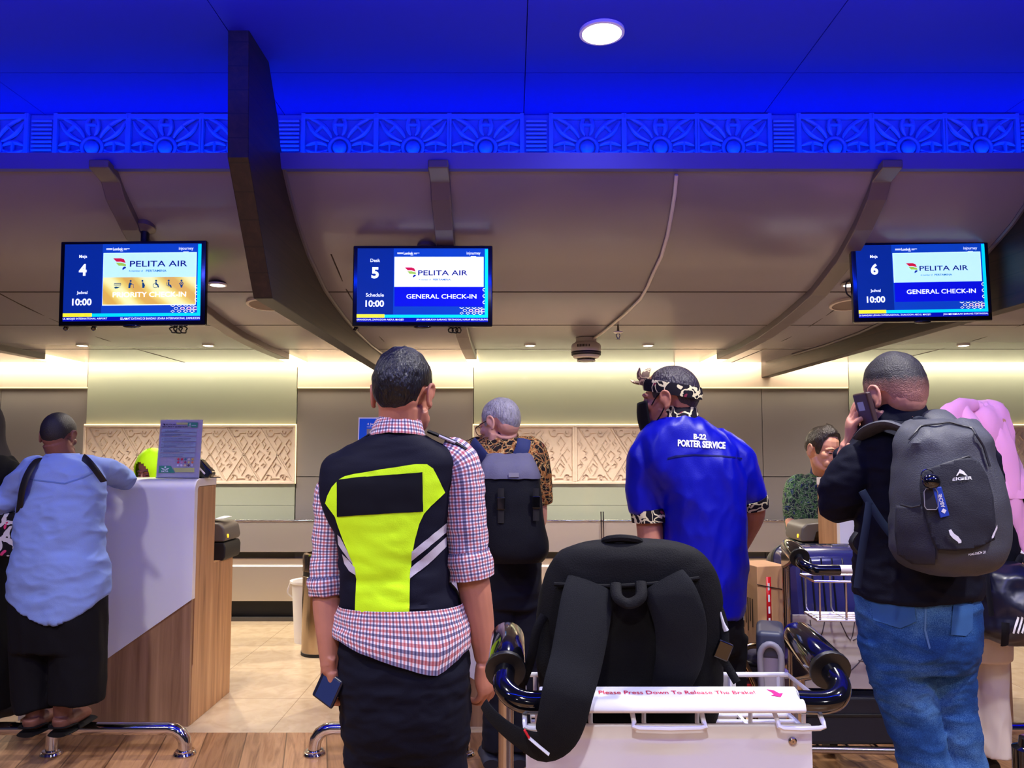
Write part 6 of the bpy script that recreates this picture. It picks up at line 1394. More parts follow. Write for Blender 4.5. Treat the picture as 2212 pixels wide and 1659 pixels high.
s_ = MB().rows([(1022, 1752, 1816, D - .05, .16, 2.2), (1036, 1728, 1838, D - .04, .19, 2.4), (1056, 1708, 1856, D - .02, .215, 2.6), (1110, 1704, 1860, D, .24), (1200, 1708, 1858, D, .25), (1300, 1712, 1854, D, .26), (1330, 1712, 1854, D, .26)], 44, 4)
for s, x in ((-1, 1720), (1, 1848)): ptube(s_, [(x - 20 * s, 1040, D - .02, .05), (x, 1050, D, .062), (x + 6 * s, 1085, D, .062), (x + 4 * s, 1130, D, .056), (x - 4 * s, 1160, D - .10, .046), (x - 18 * s, 1166, D - .18, .04)], 22, 4)
s_.build('batik_shirt', m_of, e, remesh=0.008, it=3, wr=(0.006, (12, 9, 12), 2.0))
collar_mesh(1750, 1820, 1006, 1040, D - .06, .16, rise=-0.006).build('collar', M('collar_navy_batik', (44, 52, 92), 0.8, var=(60, 0.3)), e)
tr = MB().rows([(1290, 1716, 1850, D, .25), (1320, 1718, 1850, D, .25), (1350, 1722, 1846, D, .22)], 32, 3)
for x in (1757, 1814): leg_tube(tr, [(x, 1330, D, .085), (x, 1400, D, .075), (x, 1465, D, .07)])
tr.build('trousers', m_black, e, remesh=0.009, it=3)
for x in (1757, 1814):
    c = P(x, 1480, D); c.z = 0; shoe(MB(), c + Vector((0, 0.03, 0)), c + Vector((0, -0.2, 0)), 0.045, 0.07).build('shoe', m_black, e)

# ------------------------------------------------------------------ the woman in the pink headscarf
D = 3.42
root = P(2140, 1640, D); root.z = 0
e = empty('person', root, 'woman in a pink headscarf, dark top and cream trousers behind the man on the phone', 'person')
T = head_T(2112, 878, D, 28, 10, 0, 1.0)
b = head_mesh(T, neck_to=P(2118, 985, D))
b.rows([(985, 2085, 2150, D, .14), (1020, 2050, 2190, D, .18), (1120, 2055, 2185, D, .2), (1250, 2060, 2185, D, .2), (1340, 2060, 2190, D, .22)], shrink=0.015)
ptube(b, [(2178, 1020, D, .045), (2192, 1100, D, .04), (2196, 1180, D - .03, .034), (2196, 1236, D - .08, .024)]); hand(b, P(2196, 1236, D - .08), (0.05, -0.2, -1), (-0.9, 0, 0), 1, curl=(45, 55, 40), s=0.9)
ptube(b, [(2058, 1020, D, .045), (2050, 1100, D + .03, .04), (2052, 1150, D + .14, .034), (2060, 1140, D + .26, .024)]); hand(b, P(2060, 1140, D + .26), (0.2, 0.9, 0), (0.3, 0, -0.9), 1, s=0.9)
for x, q in ((2097, .05), (2141, 0)): leg_tube(b, [(x, 1380, D + q, .055), (x + 1, 1480, D + q, .045), (x + 6, 1610, D + q, .036)])
b.build('body', skin_mat('skin_pale', (206, 150, 128)), e, remesh=0.0046, it=2)
m_pk = M('pink_scarf', (240, 166, 214), 0.75, sheen=0.3)
sc_ = MB().rows([(866, 2098, 2130, D, .06), (872, 2076, 2146, D, .14), (890, 2058, 2162, D, .21), (920, 2050, 2170, D, .25), (955, 2052, 2176, D, .24), (985, 2058, 2188, D, .22), (1010, 2066, 2196, D, .23), (1040, 2080, 2204, D - .01, .25), (1075, 2100, 2210, D - .02, .24)], 48, 5, cap=(True, False))
hs = sc_.build('headscarf', m_pk, e, it=3, wr=[(0.014, (13, 9, 3.5), 2.0), (0.006, (30, 18, 5), 5.0)])
ptube(MB(), []) if False else None
f1 = MB(); ptube(f1, [(2110, 874, D - .10, .02), (2072, 884, D - .12, .045), (2048, 910, D - .13, .06), (2040, 945, D - .12, .05), (2052, 985, D - .10, .02)], 18, 5, flat=0.55, up=(0, 1, 0)); ptube(f1, [(2084, 880, D - .13, .02), (2098, 910, D - .155, .034), (2112, 950, D - .155, .034), (2122, 985, D - .14, .012)], 16, 5, flat=0.5, up=(0, 1, 0))
f1.build('scarf_fold', m_pk, hs, wr=(0.008, (16, 10, 6), 2.0))
f1 = MB(); ptube(f1, [(2150, 900, D - .09, .03), (2168, 960, D - .12, .04), (2182, 1030, D - .125, .042), (2196, 1095, D - .12, .036), (2206, 1150, D - .10, .024), (2212, 1190, D - .09, .006)], 18, 5, flat=0.4, up=(0, 1, 0)); f1.build('scarf_tail', m_pk, hs, wr=(0.008, (22, 10, 5), 4.0))
s_ = MB().rows([(990, 2075, 2160, D, .16), (1010, 2050, 2185, D, .2), (1050, 2042, 2196, D, .23), (1120, 2044, 2192, D, .24), (1240, 2046, 2190, D, .25), (1330, 2048, 2192, D, .27), (1365, 2050, 2192, D, .27)], 44, 4)
ptube(s_, [(2150, 1008, D, .05), (2174, 1014, D, .058), (2186, 1050, D, .056), (2194, 1110, D, .05), (2198, 1180, D - .03, .044), (2198, 1200, D - .05, .042)], 22, 4); ptube(s_, [(2085, 1008, D, .05), (2060, 1016, D, .056), (2048, 1060, D + .01, .054), (2048, 1120, D + .05, .05), (2054, 1150, D + .16, .042)], 22, 4)
s_.build('dark_top', M('black_navy_cloth', (9, 10, 22), 0.85), e, remesh=0.009, it=4, wr=(0.008, (9, 7, 5), 2.0))
cu = MB(); ptube(cu, [(2197, 1194, D - .05, .044), (2197, 1201, D - .055, .043)], 22, 1); cu.build('sleeve_cuff', M('white_cotton', (226, 220, 224), 0.8), e)
tr = MB().rows([(1330, 2058, 2182, D, .24), (1380, 2060, 2174, D, .25), (1420, 2062, 2174, D, .22)], 36, 4)
leg_tube(tr, [(2092, 1400, D + .05, .068), (2096, 1500, D + .05, .064), (2100, 1620, D + .05, .064)], 22); leg_tube(tr, [(2138, 1395, D, .072), (2140, 1450, D, .070), (2143, 1520, D, .066), (2148, 1585, D, .064), (2150, 1630, D, .066)], 24)
tr.build('trousers', M('cream_linen', (216, 202, 190), 0.85), e, remesh=0.008, it=3, wr=[(0.006, (14, 10, 5), 4.0)])
for x in (2100, 2148):
    c = P(x, 1640, D); c.z = 0; shoe(MB(), c + Vector((0, 0.0, 0)), c + Vector((0, 0.15, 0)), 0.036, 0.045).build('shoe', m_black, e)
c = P(2103, 1370, D - .12); o = MB().rows([(1310, 2098, 2112, D - .16, .03), (1350, 2094, 2112, D - .16, .05), (1385, 2093, 2111, D - .16, .05), (1400, 2096, 2106, D - .16, .03)], 16, 4); tag(o.build('red_pouch', M('red_cloth', (150, 16, 30), 0.7)), 'small dark red pouch hanging between the jeans and the cream trousers', 'pouch')
# navy holdall on her arm
Db = D - .22
hb = empty('holdall', P(2170, 1390, Db), 'shiny navy holdall with three white stripes carried by the woman in pink', 'bag')
m_hd = M('holdall_navy', (16, 17, 40), 0.3, spec=0.6)
r_ = MB().rows([(1222, 2150, 2200, Db, .08), (1240, 2128, 2240, Db, .18), (1280, 2114, 2270, Db, .24), (1320, 2110, 2285, Db, .26), (1350, 2112, 2285, Db, .25), (1372, 2124, 2278, Db, .21), (1384, 2160, 2250, Db, .12)], 40, 4)
bd = r_.build('bag_body', m_hd, hb, it=2, wr=[(0.016, (7, 6, 7), 3.0), (0.006, (16, 12, 16), 6.0)])
bv = bvh_of(bd)
for k in range(3): decal(bv, [[(2187 + 9 * k, 1366), (2191 + 9 * k, 1368), (2202 + 9 * k, 1334), (2198 + 9 * k, 1331)]], 0.004, 6, d=Db).build('white_stripe', m_rw, bd)
MB().tube([P(*p) for p in ((2128, 1210, Db + .02), (2132, 1250, Db - .10), (2136, 1285, Db - .13), (2142, 1330, Db - .135))], 0.02, 10, 4, flat=0.25, up=(0, 1, 0)).build('carry_strap', M('strap_black', (14, 14, 22), 0.7), hb)
MB().tube([P(*p) for p in ((2110, 1180, Db + .05), (2122, 1230, Db - .04), (2126, 1262, Db - .09))], 0.016, 10, 4, flat=0.25, up=(0, 1, 0)).build('carry_strap', M('strap_black', (14, 14, 22), 0.7), hb)
MB().tube([P(*p) for p in ((2172, 1345, Db - .13), (2172, 1366, Db - .13), (2170, 1394, Db - .10))], 0.016, 8, 3, flat=0.3, up=(0, 1, 0)).build('tail_strap', M('strap_black', (14, 14, 22), 0.7), hb)
MB().tube([P(*p) for p in ((2196, 1225, Db + .08), (2206, 1205, Db + .1), (2220, 1215, Db + .08), (2226, 1240, Db + .0))], 0.016, 10, 4, flat=0.3, up=(0, 1, 0)).build('grab_handle', M('strap_black', (14, 14, 22), 0.7), hb)
# ------------------------------------------------------------------ luggage trolleys
m_tw = M('trolley_white', (226, 226, 234), 0.35, coat=0.2); m_hb = M('handle_black', (10, 10, 16), 0.10, coat=0.7); m_post = M('trolley_steel', (170, 160, 156), 0.2, 1.0)
def trolley(cx, d0, yaw, label, white):
    """luggage trolley pushed away from the viewer; cx, d0 = middle of the push bar; local x right, y forward"""
    e = empty('luggage_trolley', (cx, d0, 0), label, 'luggage trolley', 'luggage trolleys')
    R = Matrix.Rotation(radians(yaw), 3, 'Z'); o = Vector((cx, d0, 0))
    def L(x, y, z): return R @ Vector((x, y, z)) + o
    def T(pts): return [L(*p) for p in pts]
    def B(x0, x1, y0, y1, z0, z1): m = MB().bb(x0, x1, y0, y1, z0, z1); m.v = [R @ p + o for p in m.v]; return m
    LN = 0.95 if white else 0.78
    m_w = m_tw if white else M('trolley_wire', (196, 188, 196), 0.25, 0.9)
    # push bar with its brake plate
    if white:
        b = MB().prism([(0.0, 0.924), (0.004, 0.936), (0.012, 0.942), (0.058, 0.951), (0.064, 0.947), (0.060, 0.932), (0.03, 0.921), (0.006, 0.919)], -0.245, 0.226, lambda u, v, w: L(w, u, v)); bar = b.build('brake_bar', m_tw, e, bevel=0.003)
        t = fit(text_mesh('Please Press Down To Release The Brake!', 0.1, 0.0008), 0.283, 0.0125); sl = 0.009 / 0.046
        t.v = [L(p.x + 0.0035, 0.034 + p.y, 0.9469 + p.y * sl + 0.0006) for p in t.v]; t.build('red_lettering', M('ink_red', (196, 40, 70), 0.6), bar, smooth=False)
        a = MB().add([L(x - 0.018, 0.034 + y, 0.9473 + y * sl) for x, y in ((0.186, 0.012), (0.200, 0.007), (0.206, -0.003), (0.213, -0.002), (0.204, -0.016), (0.187, -0.010), (0.195, -0.007), (0.193, 0.002))], [(0, 1, 2, 7), (2, 3, 4, 6), (4, 5, 6), (2, 6, 7)]); a.build('red_arrow', M('ink_magenta', (206, 20, 110), 0.6), bar, smooth=False)
    else:
        MB().tube(T([(-0.20, 0.03, 0.935), (0.20, 0.03, 0.935)]), 0.0165, 14).build('brake_bar', M('trolley_bar_pale', (214, 206, 210), 0.35), e)
    for s in (-1, 1):
        xe = 0.24 if white else 0.20
        pts = [(s * (xe - 0.02), 0.030, 0.932), (s * 0.262, 0.026, 0.932), (s * 0.290, 0.032, 0.938), (s * 0.309, 0.060, 0.950), (s * 0.310, 0.088, 0.964), (s * 0.306, 0.11, 0.974)]
        MB().tube(T(pts), 0.0205, 18, 4).build('handle_bend', m_hb, e)
        g = MB(); g.tube(T([(s * 0.306, 0.095, 0.970), (s * 0.306, 0.108, 0.974), (s * 0.304, 0.24, 0.996), (s * 0.304, 0.262, 0.996), (s * 0.304, 0.272, 0.990)]), [0.032, 0.036, 0.034, 0.027, 0.008], 20, 1); gp = g.build('grip_barrel', m_hb, e, bevel=0.002)
        MB().tube(T([(s * 0.307, 0.092, 0.968), (s * 0.307, 0.102, 0.971)]), 0.039, 20).build('collar', M('collar_black', (12, 12, 14), 0.4), gp, bevel=0.002)
        MB().prism([(0.11, 0.968), (0.26, 1.005), (0.285, 0.96), (0.285, 0.90), (0.25, 0.905), (0.18, 0.93)], s * 0.311 - 0.016, s * 0.311 + 0.016, lambda u, v, w: L(w, u, v)).build('grip_bracket', m_hb, e, bevel=0.01, seg=3)
        MB().lathe([(0.007, 0), (0.007, 0.006), (0.001, 0.008), (0.001, 0)], L(s * 0.293, 0.225, 0.998), axis=R @ Vector((-s, 0, 0)), n=12).build('bolt', m_chrome, gp)
        MB().tube(T([(s * 0.308, 0.275, 0.985), (s * 0.308, 0.275, 0.16)]), 0.0165, 16).build('post', m_post, e)
    # basket
    zb, zt, y0, y1 = (0.86, 0.928, 0.075, 0.215) if white else (0.735, 0.885, 0.05, 0.22)
    w = MB(); r = 0.0042; X = 0.268
    def loop(z, i=0.0): return T([(-X + i, y0 + i, z), (X - i, y0 + i, z), (X - i, y1 - i, z), (-X + i, y1 - i, z)])
    w.tube(loop(zt), r * 1.2, 8, closed=True); w.tube(loop(zb, 0.01), r, 8, closed=True)
    for k in range(6):
        x = -X + 0.02 + (2 * X - 0.04) * k / 5; w.tube(T([(x, y0, zt), (x, y0 + 0.004, zb + 0.02), (x + 0.006, y0 + 0.02, zb), (x + 0.006, y1 - 0.02, zb), (x, y1 - 0.004, zb + 0.02), (x, y1, zt)]), r, 8)
    for k in range(4): w.tube(T([(-X + 0.01, y0 + 0.03 + 0.035 * k, zb), (X - 0.01, y0 + 0.03 + 0.035 * k, zb)]), r, 8)
    w.build('wire_basket', m_w, e)
    if white:
        for x0, x1 in ((-0.078, 0.046), (0.178, 0.258), (-0.272, -0.19)):
            MB().tube(T([(x0, 0.05, 0.925), (x0, 0.012, 0.902), (x0 + 0.008, 0.008, 0.893), (x1 - 0.008, 0.008, 0.893), (x1, 0.012, 0.902), (x1, 0.05, 0.925)]), 0.0045, 8, 2).build('wire_loop', m_w, e)
        p = B(-0.270, 0.245, 0.028, 0.040, 0.50, 0.892).build('front_panel', m_tw, e, bevel=0.004)
        for x, z in ((0.208, 0.864), (0.208, 0.805), (-0.23, 0.864)): MB().lathe([(0.0075, 0), (0.0075, 0.003), (0.005, 0.005), (0.001, 0.005), (0.001, 0)], L(x, 0.028, z), axis=R @ Vector((0, -1, 0)), n=14).build('bolt', m_post, p)
        for x in (-0.24, 0.12): B(x, x + 0.045, 0.225, 0.235, 0.55, 0.925).build('back_strut', m_tw, e, bevel=0.002)
    else:
        p = B(-0.29, 0.29, 0.262, 0.272, 0.42, 0.715).build('front_panel', M('scuffed_panel', (178, 170, 172), 0.5, 0.2, var=(7, 0.12)), e, bevel=0.003)
        b = MB()
        for q in ([(-0.05, 0.69), (-0.02, 0.70), (0.01, 0.68), (0.0, 0.64), (-0.03, 0.60), (-0.06, 0.57)], [(-0.03, 0.61), (0.0, 0.605), (0.05, 0.60)], [(0.06, 0.68), (0.1, 0.69), (0.09, 0.64), (0.06, 0.61), (0.1, 0.60), (0.08, 0.57), (0.05, 0.56)], [(-0.22, 0.77), (-0.21, 0.72), (-0.18, 0.70), (-0.16, 0.77)], [(-0.1, 0.77), (-0.06, 0.69), (-0.04, 0.77)]):
            b.tube(T([(x, 0.2612, z - 0.075) for x, z in q]), 0.0022, 6, 3)
        b.build('scribble', M('scribble_grey', (72, 64, 74), 0.8), p)
    # lower frame
    MB().tube(T([(-0.308, 0.275, 0.16), (-0.30, 0.5, 0.15), (-0.20, LN, 0.14), (0.20, LN, 0.14), (0.30, 0.5, 0.15), (0.308, 0.275, 0.16)]), 0.0155, 12, 3).build('base_frame', m_post, e)
    b = MB()
    for k in range(4): b.tube(T([(-0.18 + 0.12 * k, 0.3, 0.165), (-0.15 + 0.1 * k, LN - 0.02, 0.155)]), 0.010, 8)
    b.tube(T([(-0.306, 0.30, 0.165), (0.306, 0.30, 0.165)]), 0.0155, 12); b.build('deck', m_post, e)
    for x, y in ((-0.27, 0.33), (0.27, 0.33), (0.0, LN - 0.05)):
        wh = MB().lathe([(0.02, -0.018), (0.068, -0.018), (0.070, -0.012), (0.070, 0.012), (0.068, 0.018), (0.02, 0.018)], L(x, y, 0.070), axis=R @ Vector((1, 0, 0)), n=24).build('wheel', m_black, e)
        MB().prism([(y - 0.02, 0.07), (y + 0.02, 0.07), (y + 0.03, 0.155), (y - 0.03, 0.155)], x + 0.024, x + 0.030, lambda u, v, w: L(w, u, v)).build('fork', m_post, wh, smooth=False)
    return e
trolley(0.295, 1.40, 0, 'white luggage trolley with glossy black handles carrying the large black backpack', True)
trolley(1.43, 2.96, -3, 'worn steel luggage trolley with scribbles on its grey panel in front of the jeans', False)

# the black backpack standing in the white trolley ------------------------------------------
Db = 1.565
bp = empty('backpack', P(1360, 1560, Db), 'large plain black backpack standing in the basket of the white trolley', 'backpack', None)
m_b1 = M('backpack_black', (7, 7, 10), 0.75, bump=(380, 0.2)); m_b2 = M('backpack_mesh', (14, 16, 21), 0.8, bump=(900, 0.4))
r_ = MB().rows([(1167, 1325, 1405, Db, .05, 2.4), (1172, 1270, 1455, Db, .08, 2.6), (1185, 1225, 1498, Db, .10, 2.8), (1210, 1195, 1528, Db, .118, 3.0), (1260, 1172, 1550, Db, .128, 3.2), (1340, 1160, 1558, Db, .13, 3.4), (1430, 1160, 1557, Db, .13, 3.4), (1520, 1166, 1550, Db, .126, 3.2), (1562, 1180, 1538, Db, .11, 3.0)], 60, 6)
pk = r_.build('pack_body', m_b1, bp, it=2, wr=(0.004, (9, 9, 12), 2.0))
bv = bvh_of(pk)
decal(bv, [[(1205, 1262), (1300, 1266), (1400, 1262), (1505, 1250), (1525, 1330), (1530, 1470), (1500, 1530), (1220, 1530), (1190, 1450), (1190, 1330)]], 0.006, 16, d=Db).build('back_padding', M('padding_black', (5, 5, 7), 0.85, bump=(700, 0.3)), pk)
MB().tube([P(*p) for p in ((1197, 1262, Db - .062), (1300, 1266, Db - .072), (1400, 1262, Db - .074), (1510, 1249, Db - .066))], 0.004, 8, 4).build('yoke_seam', m_b1, pk)
MB().tube([P(*p) for p in ((1305, 1172, Db + .01), (1312, 1166, Db - .02), (1340, 1163, Db - .03), (1372, 1166, Db - .03), (1382, 1172, Db - .02))], 0.008, 8, 4).build('top_pull', m_b1, bp)
q = [(1275, 1262, Db - .075, .046), (1268, 1300, Db - .10, .050), (1258, 1360, Db - .13, .050), (1244, 1430, 1.405, .048), (1228, 1490, 1.372, .046), (1216, 1545, 1.365, .044), (1200, 1590, 1.368, .040), (1172, 1612, 1.372, .032), (1135, 1600, 1.378, .022), (1098, 1578, 1.39, .017), (1062, 1545, 1.405, .014), (1045, 1520, 1.42, .012)]
pts, rr = rows_tube(q)
ls = MB().tube(pts, rr, 20, 4, flat=0.22, up=(0, 1, 0.2)).build('shoulder_strap', m_b2, bp)
q = [(1432, 1255, Db - .076, .044), (1452, 1290, Db - .094, .048), (1470, 1350, Db - .10, .048), (1468, 1420, Db - .09, .044), (1450, 1480, Db - .075, .036), (1440, 1530, Db - .065, .02)]
pts, rr = rows_tube(q); MB().tube(pts, rr, 20, 4, flat=0.22, up=(0, 1, 0)).build('shoulder_strap', m_b2, bp)
MB().tube([P(*p) for p in ((1330, 1262, Db - .075), (1334, 1290, Db - .10), (1358, 1304, Db - .105), (1384, 1290, Db - .10), (1384, 1258, Db - .078))], 0.011, 10, 5, flat=0.6).build('hang_loop', m_b1, bp)
MB().tube([P(*p) for p in ((1133, 1577, 1.355), (1143, 1594, 1.355))], 0.005, 8, flat=0.4).build('red_tape', M('red_tape', (190, 30, 40), 0.6), ls)
MB().tube([P(*p) for p in ((1143, 1594, 1.355), (1164, 1612, 1.347), (1186, 1630, 1.345))], 0.0045, 8, flat=0.4).build('white_tape', M('white_tape', (190, 188, 190), 0.6), ls)
for q, r in (([(1548, 1300, Db - .03), (1562, 1340, Db - .04), (1566, 1385, Db - .05), (1556, 1412, Db - .06), (1572, 1440, Db - .06), (1592, 1474, Db - .07)], 0.008), ([(1176, 1330, Db - .05), (1160, 1360, Db - .06), (1150, 1410, Db - .06), (1142, 1440, Db - .05), (1120, 1500, Db - .03)], 0.009)):
    MB().tube([P(*p) for p in q], r, 8, 4, flat=0.35, up=(0, 1, 0)).build('webbing', m_b1, bp)
MB().box(P(1562, 1405, Db - .065), (0.03, 0.008, 0.035), Matrix.Rotation(0.4, 3, 'Y')).build('buckle', m_blackgloss, bp, bevel=0.003)
MB().tube([P(*p) for p in ((1556, 1322, Db - .04), (1562, 1345, Db - .045), (1568, 1362, Db - .045))], [0.002, 0.003, 0.006], 8, 3).build('zip_pull', M('pull_white', (200, 200, 206), 0.5), bp)

# ribbed suitcase on the steel trolley --------------------------------------------------------
sc = empty('suitcase', (1.385, 3.5, 0.175), 'dark blue ribbed hard-shell suitcase standing on the steel trolley', 'suitcase')
Rs = Matrix.Rotation(radians(-9), 3, 'X') @ Matrix.Rotation(radians(4), 3, 'Z'); so0 = Vector((1.445, 3.50, 0.185))
def SL(p): return Rs @ Vector(p) + so0
def rbox(w, d, h, r, n=8):
    prof = []
    for cx, cz, a0 in ((w / 2 - r, h - r, 0), (-w / 2 + r, h - r, pi / 2), (-w / 2 + r, r, pi), (w / 2 - r, r, 1.5 * pi)):
        for k in range(n + 1): a = a0 + pi / 2 * k / n; prof.append((cx + r * cos(a), cz + r * sin(a)))
    return prof
m_shell = M('shell_blue', (34, 34, 92), 0.2, coat=0.5, spec=0.6); m_shk = M('shell_black', (16, 15, 20), 0.28, coat=0.3)
def shell(y0, y1, bulge):
    rings = []
    for t, g in ((0, 1.0), (0.35, 0.995), (0.65, 0.97), (0.85, 0.93), (1.0, 0.86)):
        rings.append([SL((x * g, y0 + (y1 - y0) * t, 0.39 + (z - 0.39) * (g * 0.99 if t else 1))) for x, z in rbox(0.50, 0, 0.78, 0.07)])
    return MB().loft(rings, (True, True))
shell(-0.012, -0.16, 0).build('front_shell', m_shell, sc); shell(0.012, 0.14, 0).build('rear_shell', m_shk, sc)
MB().loft([[SL((x * 1.008, y, z * 1.005)) for x, z in rbox(0.50, 0, 0.78, 0.07)] for y in (-0.012, 0.012)]).build('zip_band', m_black, sc)
b = MB()
for k in range(9):
    x = -0.20 + 0.05 * k; pts = [(x, -0.03, 0.778), (x, -0.08, 0.770), (x, -0.125, 0.748), (x * 0.98, -0.152, 0.715), (x * 0.95, -0.1605, 0.66), (x * 0.95, -0.1612, 0.15)]
    b.tube([SL(p) for p in pts], 0.004, 8, 3)
b.build('rib', M('rib_dark', (12, 12, 24), 0.3), sc)
MB().box(SL((0.03, -0.09, 0.772)), (0.075, 0.014, 0.012), Rs).build('name_plate', M('plate_silver', (190, 186, 196), 0.25, 0.9), sc, bevel=0.002)
# dark case lying at the bottom with its brass padlock
bc = empty('flat_case', (1.47, 3.3, 0.18), 'dark navy case with a brass padlock lying on the deck of the steel trolley', 'suitcase')
MB().bb(1.20, 1.65, 3.255, 3.335, 0.185, 0.385).build('case_body', M('case_navy', (12, 15, 32), 0.55, bump=(200, 0.1)), bc, bevel=0.02, seg=4)
MB().bb(1.198, 1.652, 3.25, 3.34, 0.30, 0.312).build('zip_band', m_black, bc, bevel=0.003)
c = P(1801, 1527, 3.245)
pl = MB().box(c, (0.026, 0.014, 0.024)).build('padlock', M('brass', (176, 138, 70), 0.3, 1.0), bc, bevel=0.002)
MB().tube([c + Vector(p) for p in ((-0.008, 0, 0.01), (-0.008, 0, 0.026), (0, 0, 0.032), (0.008, 0, 0.026), (0.008, 0, 0.01))], 0.002, 8, 3).build('shackle', m_chrome, pl)

# the porter's own low cart and its load -------------------------------------------------------
ct = empty('luggage_cart', (0.88, 3.15, 0), 'low luggage cart with a brassy bent rail in front of the porter', 'luggage cart')
MB().bb(0.50, 1.085, 2.99, 3.52, 0.50, 0.53).build('platform', M('cart_purple', (70, 56, 130), 0.4), ct, bevel=0.006)
pp = MB().bb(0.50, 1.075, 2.972, 2.988, 0.44, 0.535).build('front_plate', M('cart_plate', (60, 40, 48), 0.5), ct, bevel=0.003)
MB().bb(0.86, 1.02, 2.966, 2.971, 0.478, 0.515).build('red_sticker', M('sticker_red', (190, 30, 44), 0.5), pp); MB().bb(0.955, 0.985, 2.964, 2.9655, 0.484, 0.510).build('white_print', m_paper, pp)
MB().tube([P(*p) for p in ((1668, 1398, 2.93), (1626, 1394, 2.93), (1606, 1402, 2.93), (1602, 1416, 2.93), (1612, 1440, 2.93), (1640, 1500, 2.93), (1655, 1545, 2.93))], 0.0125, 12, 4).build('bent_rail', M('brassy_steel', (186, 156, 120), 0.2, 1.0), ct)
for x in (0.53, 1.045):
    for y in (3.03, 3.42):
        lg = MB().tube([(x, y, 0.50), (x, y, 0.10)], 0.016, 10).build('leg', m_post, ct); MB().lathe([(0.02, -0.014), (0.05, -0.014), (0.05, 0.014), (0.02, 0.014)], (x, y, 0.05), axis=(1, 0, 0), n=20).build('wheel', m_black, lg)
b = MB(); b.tube([(0.53, 3.03, 0.2), (1.045, 3.03, 0.2), (1.045, 3.42, 0.2), (0.53, 3.42, 0.2)], 0.012, 8, closed=True); b.build('lower_frame', m_post, ct)
c0 = Vector((1.08, 3.40, 0.532)); Rc = Matrix.Rotation(radians(12), 3, 'Z'); w, dp, h = 0.14, 0.18, 0.37
cx = empty('carton', c0, 'brown cardboard carton with red tape on the cart beside the steel trolley', 'box')
MB().box(c0 + Vector((0, 0, h / 2)), (w, dp, h), Rc).build('box_body', M('cardboard', (196, 150, 108), 0.7, var=(8, 0.06)), cx, bevel=0.003)
def CF(u, v, off=0.0015): return c0 + Rc @ Vector((u * w / 2, -dp / 2 - off, v * h))
MB().add([CF(-0.42, 0.28), CF(-0.10, 0.28), CF(-0.10, 0.88), CF(-0.42, 0.88)], [(0, 1, 2, 3)]).build('red_tape', M('tape_red', (204, 20, 30), 0.4), cx, solid=0.001)
for k in range(4): MB().add([CF(-0.32 , 0.34 + 0.13 * k, .003), CF(-0.2, 0.34 + 0.13 * k, .003), CF(-0.2, 0.42 + 0.13 * k, .003), CF(-0.32, 0.42 + 0.13 * k, .003)], [(0, 1, 2, 3)]).build('tape_print', m_paper, cx)
def CS(u, v, off=0.0015): return c0 + Rc @ Vector((-w / 2 - off, u * dp / 2, v * h))
for k in range(7):
    u = 0.75 - 0.21 * k; hh = (0.22, 0.30, 0.34, 0.28, 0.36, 0.24, 0.30)[k]
    MB().add([CS(u, 0.60 - hh), CS(u - 0.09, 0.60 - hh), CS(u - 0.09, 0.62), CS(u, 0.62)], [(0, 1, 2, 3)]).build('print_line', M('print_black', (60, 44, 36), 0.8), cx)
MB().tube([CF(-1.02, 0.80, .003), CF(1.02, 0.72, .003)], 0.002, 6).build('string', M('string_dark', (60, 44, 40), 0.8), cx)
bs2 = empty('suitcase', (0.885, 3.28, 0.532), 'black soft suitcase with a folded handle standing behind the blue shirt of the porter', 'suitcase')
MB().bb(0.70, 0.945, 3.22, 3.42, 0.532, 0.895).build('case_body', M('case_black', (18, 17, 22), 0.6, bump=(260, 0.15)), bs2, bevel=0.03, seg=4)
MB().bb(0.70, 0.945, 3.205, 3.225, 0.60, 0.80).build('front_pocket', M('case_black', (18, 17, 22), 0.6), bs2, bevel=0.01)
MB().tube([(0.87, 3.3, 0.88), (0.875, 3.3, 0.925), (0.935, 3.3, 0.935), (0.95, 3.3, 0.90)], 0.010, 10, 4, flat=0.6).build('handle', m_black, bs2)
for k in range(3): MB().tube([(0.925 + 0.008 * k, 3.212, 0.88), (0.927 + 0.008 * k, 3.205, 0.70)], 0.003, 6).build('piping', M('piping_grey', (120, 116, 120), 0.5), bs2)
cu = empty('grey_bag', P(1592, 1420, 3.06), 'soft dark grey bag lying on the front of the cart beside the black backpack', 'bag')
MB().bb(0.74, 0.985, 3.00, 3.17, 0.532, 0.618).build('bag_body', M('felt_grey', (66, 62, 74), 0.9, bump=(200, 0.2)), cu, bevel=0.03, seg=4)
MB().tube([(0.80, 3.0, 0.575), (0.86, 2.992, 0.59), (0.93, 3.0, 0.575)], 0.008, 8, 4).build('carry_loop', m_black, cu)
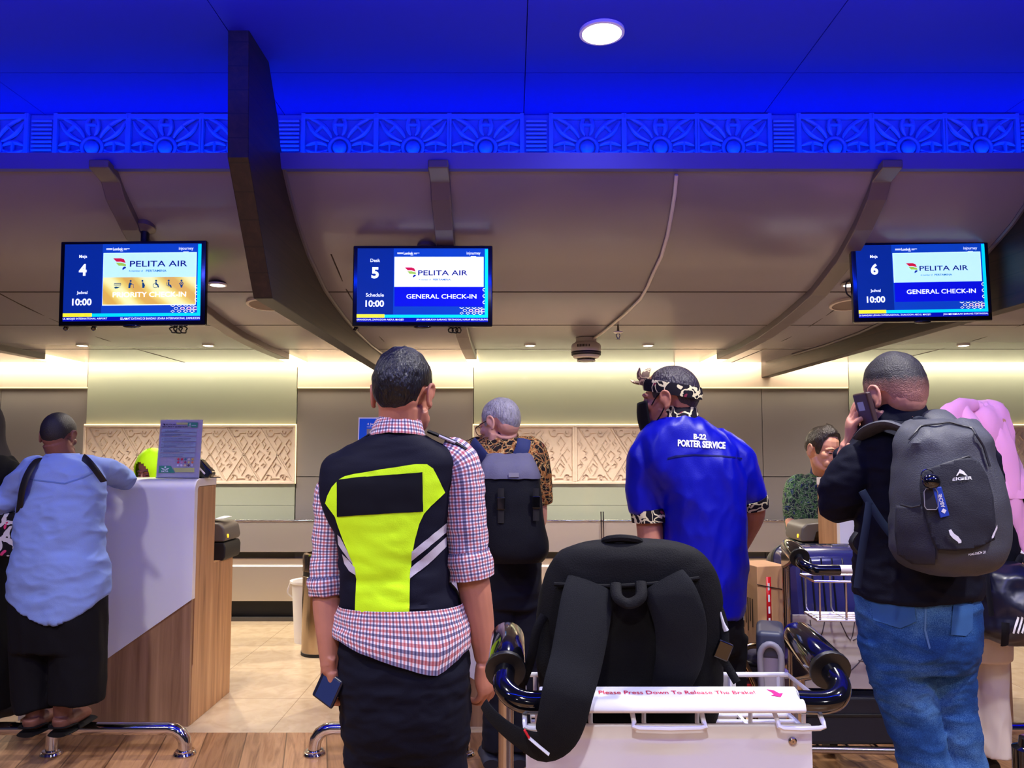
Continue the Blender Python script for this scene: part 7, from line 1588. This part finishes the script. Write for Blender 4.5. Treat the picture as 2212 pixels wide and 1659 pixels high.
cb = empty('cool_box', P(1662, 1440, 2.86), 'grey and navy cool box with a curved handle beside the steel trolley', 'cool box')
c = P(1664, 1400, 2.86); z0 = 0.0
Rq = Matrix.Rotation(radians(-18), 3, 'Z')
def QL(p): return Rq @ Vector(p) + Vector((c.x, c.y, 0))
def qb(x0, x1, y0, y1, za, zb_): m = MB().bb(x0, x1, y0, y1, za, zb_); m.v = [QL(p) for p in m.v]; return m
qb(-0.045, 0.045, -0.10, 0.10, 0.30, 0.70).build('box_body', M('cool_grey', (176, 172, 182), 0.45), cb, bevel=0.012)
qb(-0.048, 0.048, -0.105, 0.105, 0.655, 0.755).build('lid', M('cool_navy', (60, 66, 90), 0.45), cb, bevel=0.02, seg=3)
MB().tube([QL(p) for p in ((-0.03, -0.115, 0.56), (-0.034, -0.118, 0.68), (0, -0.12, 0.715), (0.034, -0.118, 0.68), (0.03, -0.115, 0.56))], 0.011, 10, 4).build('handle', M('cool_handle', (150, 148, 160), 0.4), cb)
for k in range(4): qb(-0.046, 0.046, -0.103, -0.10, 0.34 + 0.05 * k, 0.37 + 0.05 * k).build('side_groove', M('cool_groove', (130, 128, 140), 0.5), cb)
qb(-0.045, 0.045, -0.10, 0.10, 0.0, 0.298).build('lower_crate', M('crate_dark', (30, 30, 38), 0.6), cb, bevel=0.006)
# queue post at the lower corner of the picture
c = P(2232, 1600, 1.42)
qp = empty('queue_post', (c.x, 1.42, 0), 'top of a black queue barrier post in the lower right corner', 'queue post')
z = c.z
MB().lathe([(0.024, 0.0), (0.024, z - 0.05)], (c.x, 1.42, 0.02), n=24).build('post', m_blackgloss, qp)
MB().lathe([(0.028, -0.07), (0.034, -0.068), (0.034, -0.018), (0.024, -0.014), (0.022, 0.0), (0.001, 0.002)], (c.x, 1.42, z + 0.004), n=28).build('belt_head', m_blackgloss, qp)
MB().lathe([(0.16, 0.0), (0.16, 0.012), (0.05, 0.03), (0.024, 0.035)], (c.x, 1.42, 0), n=32).build('base', m_black, qp)
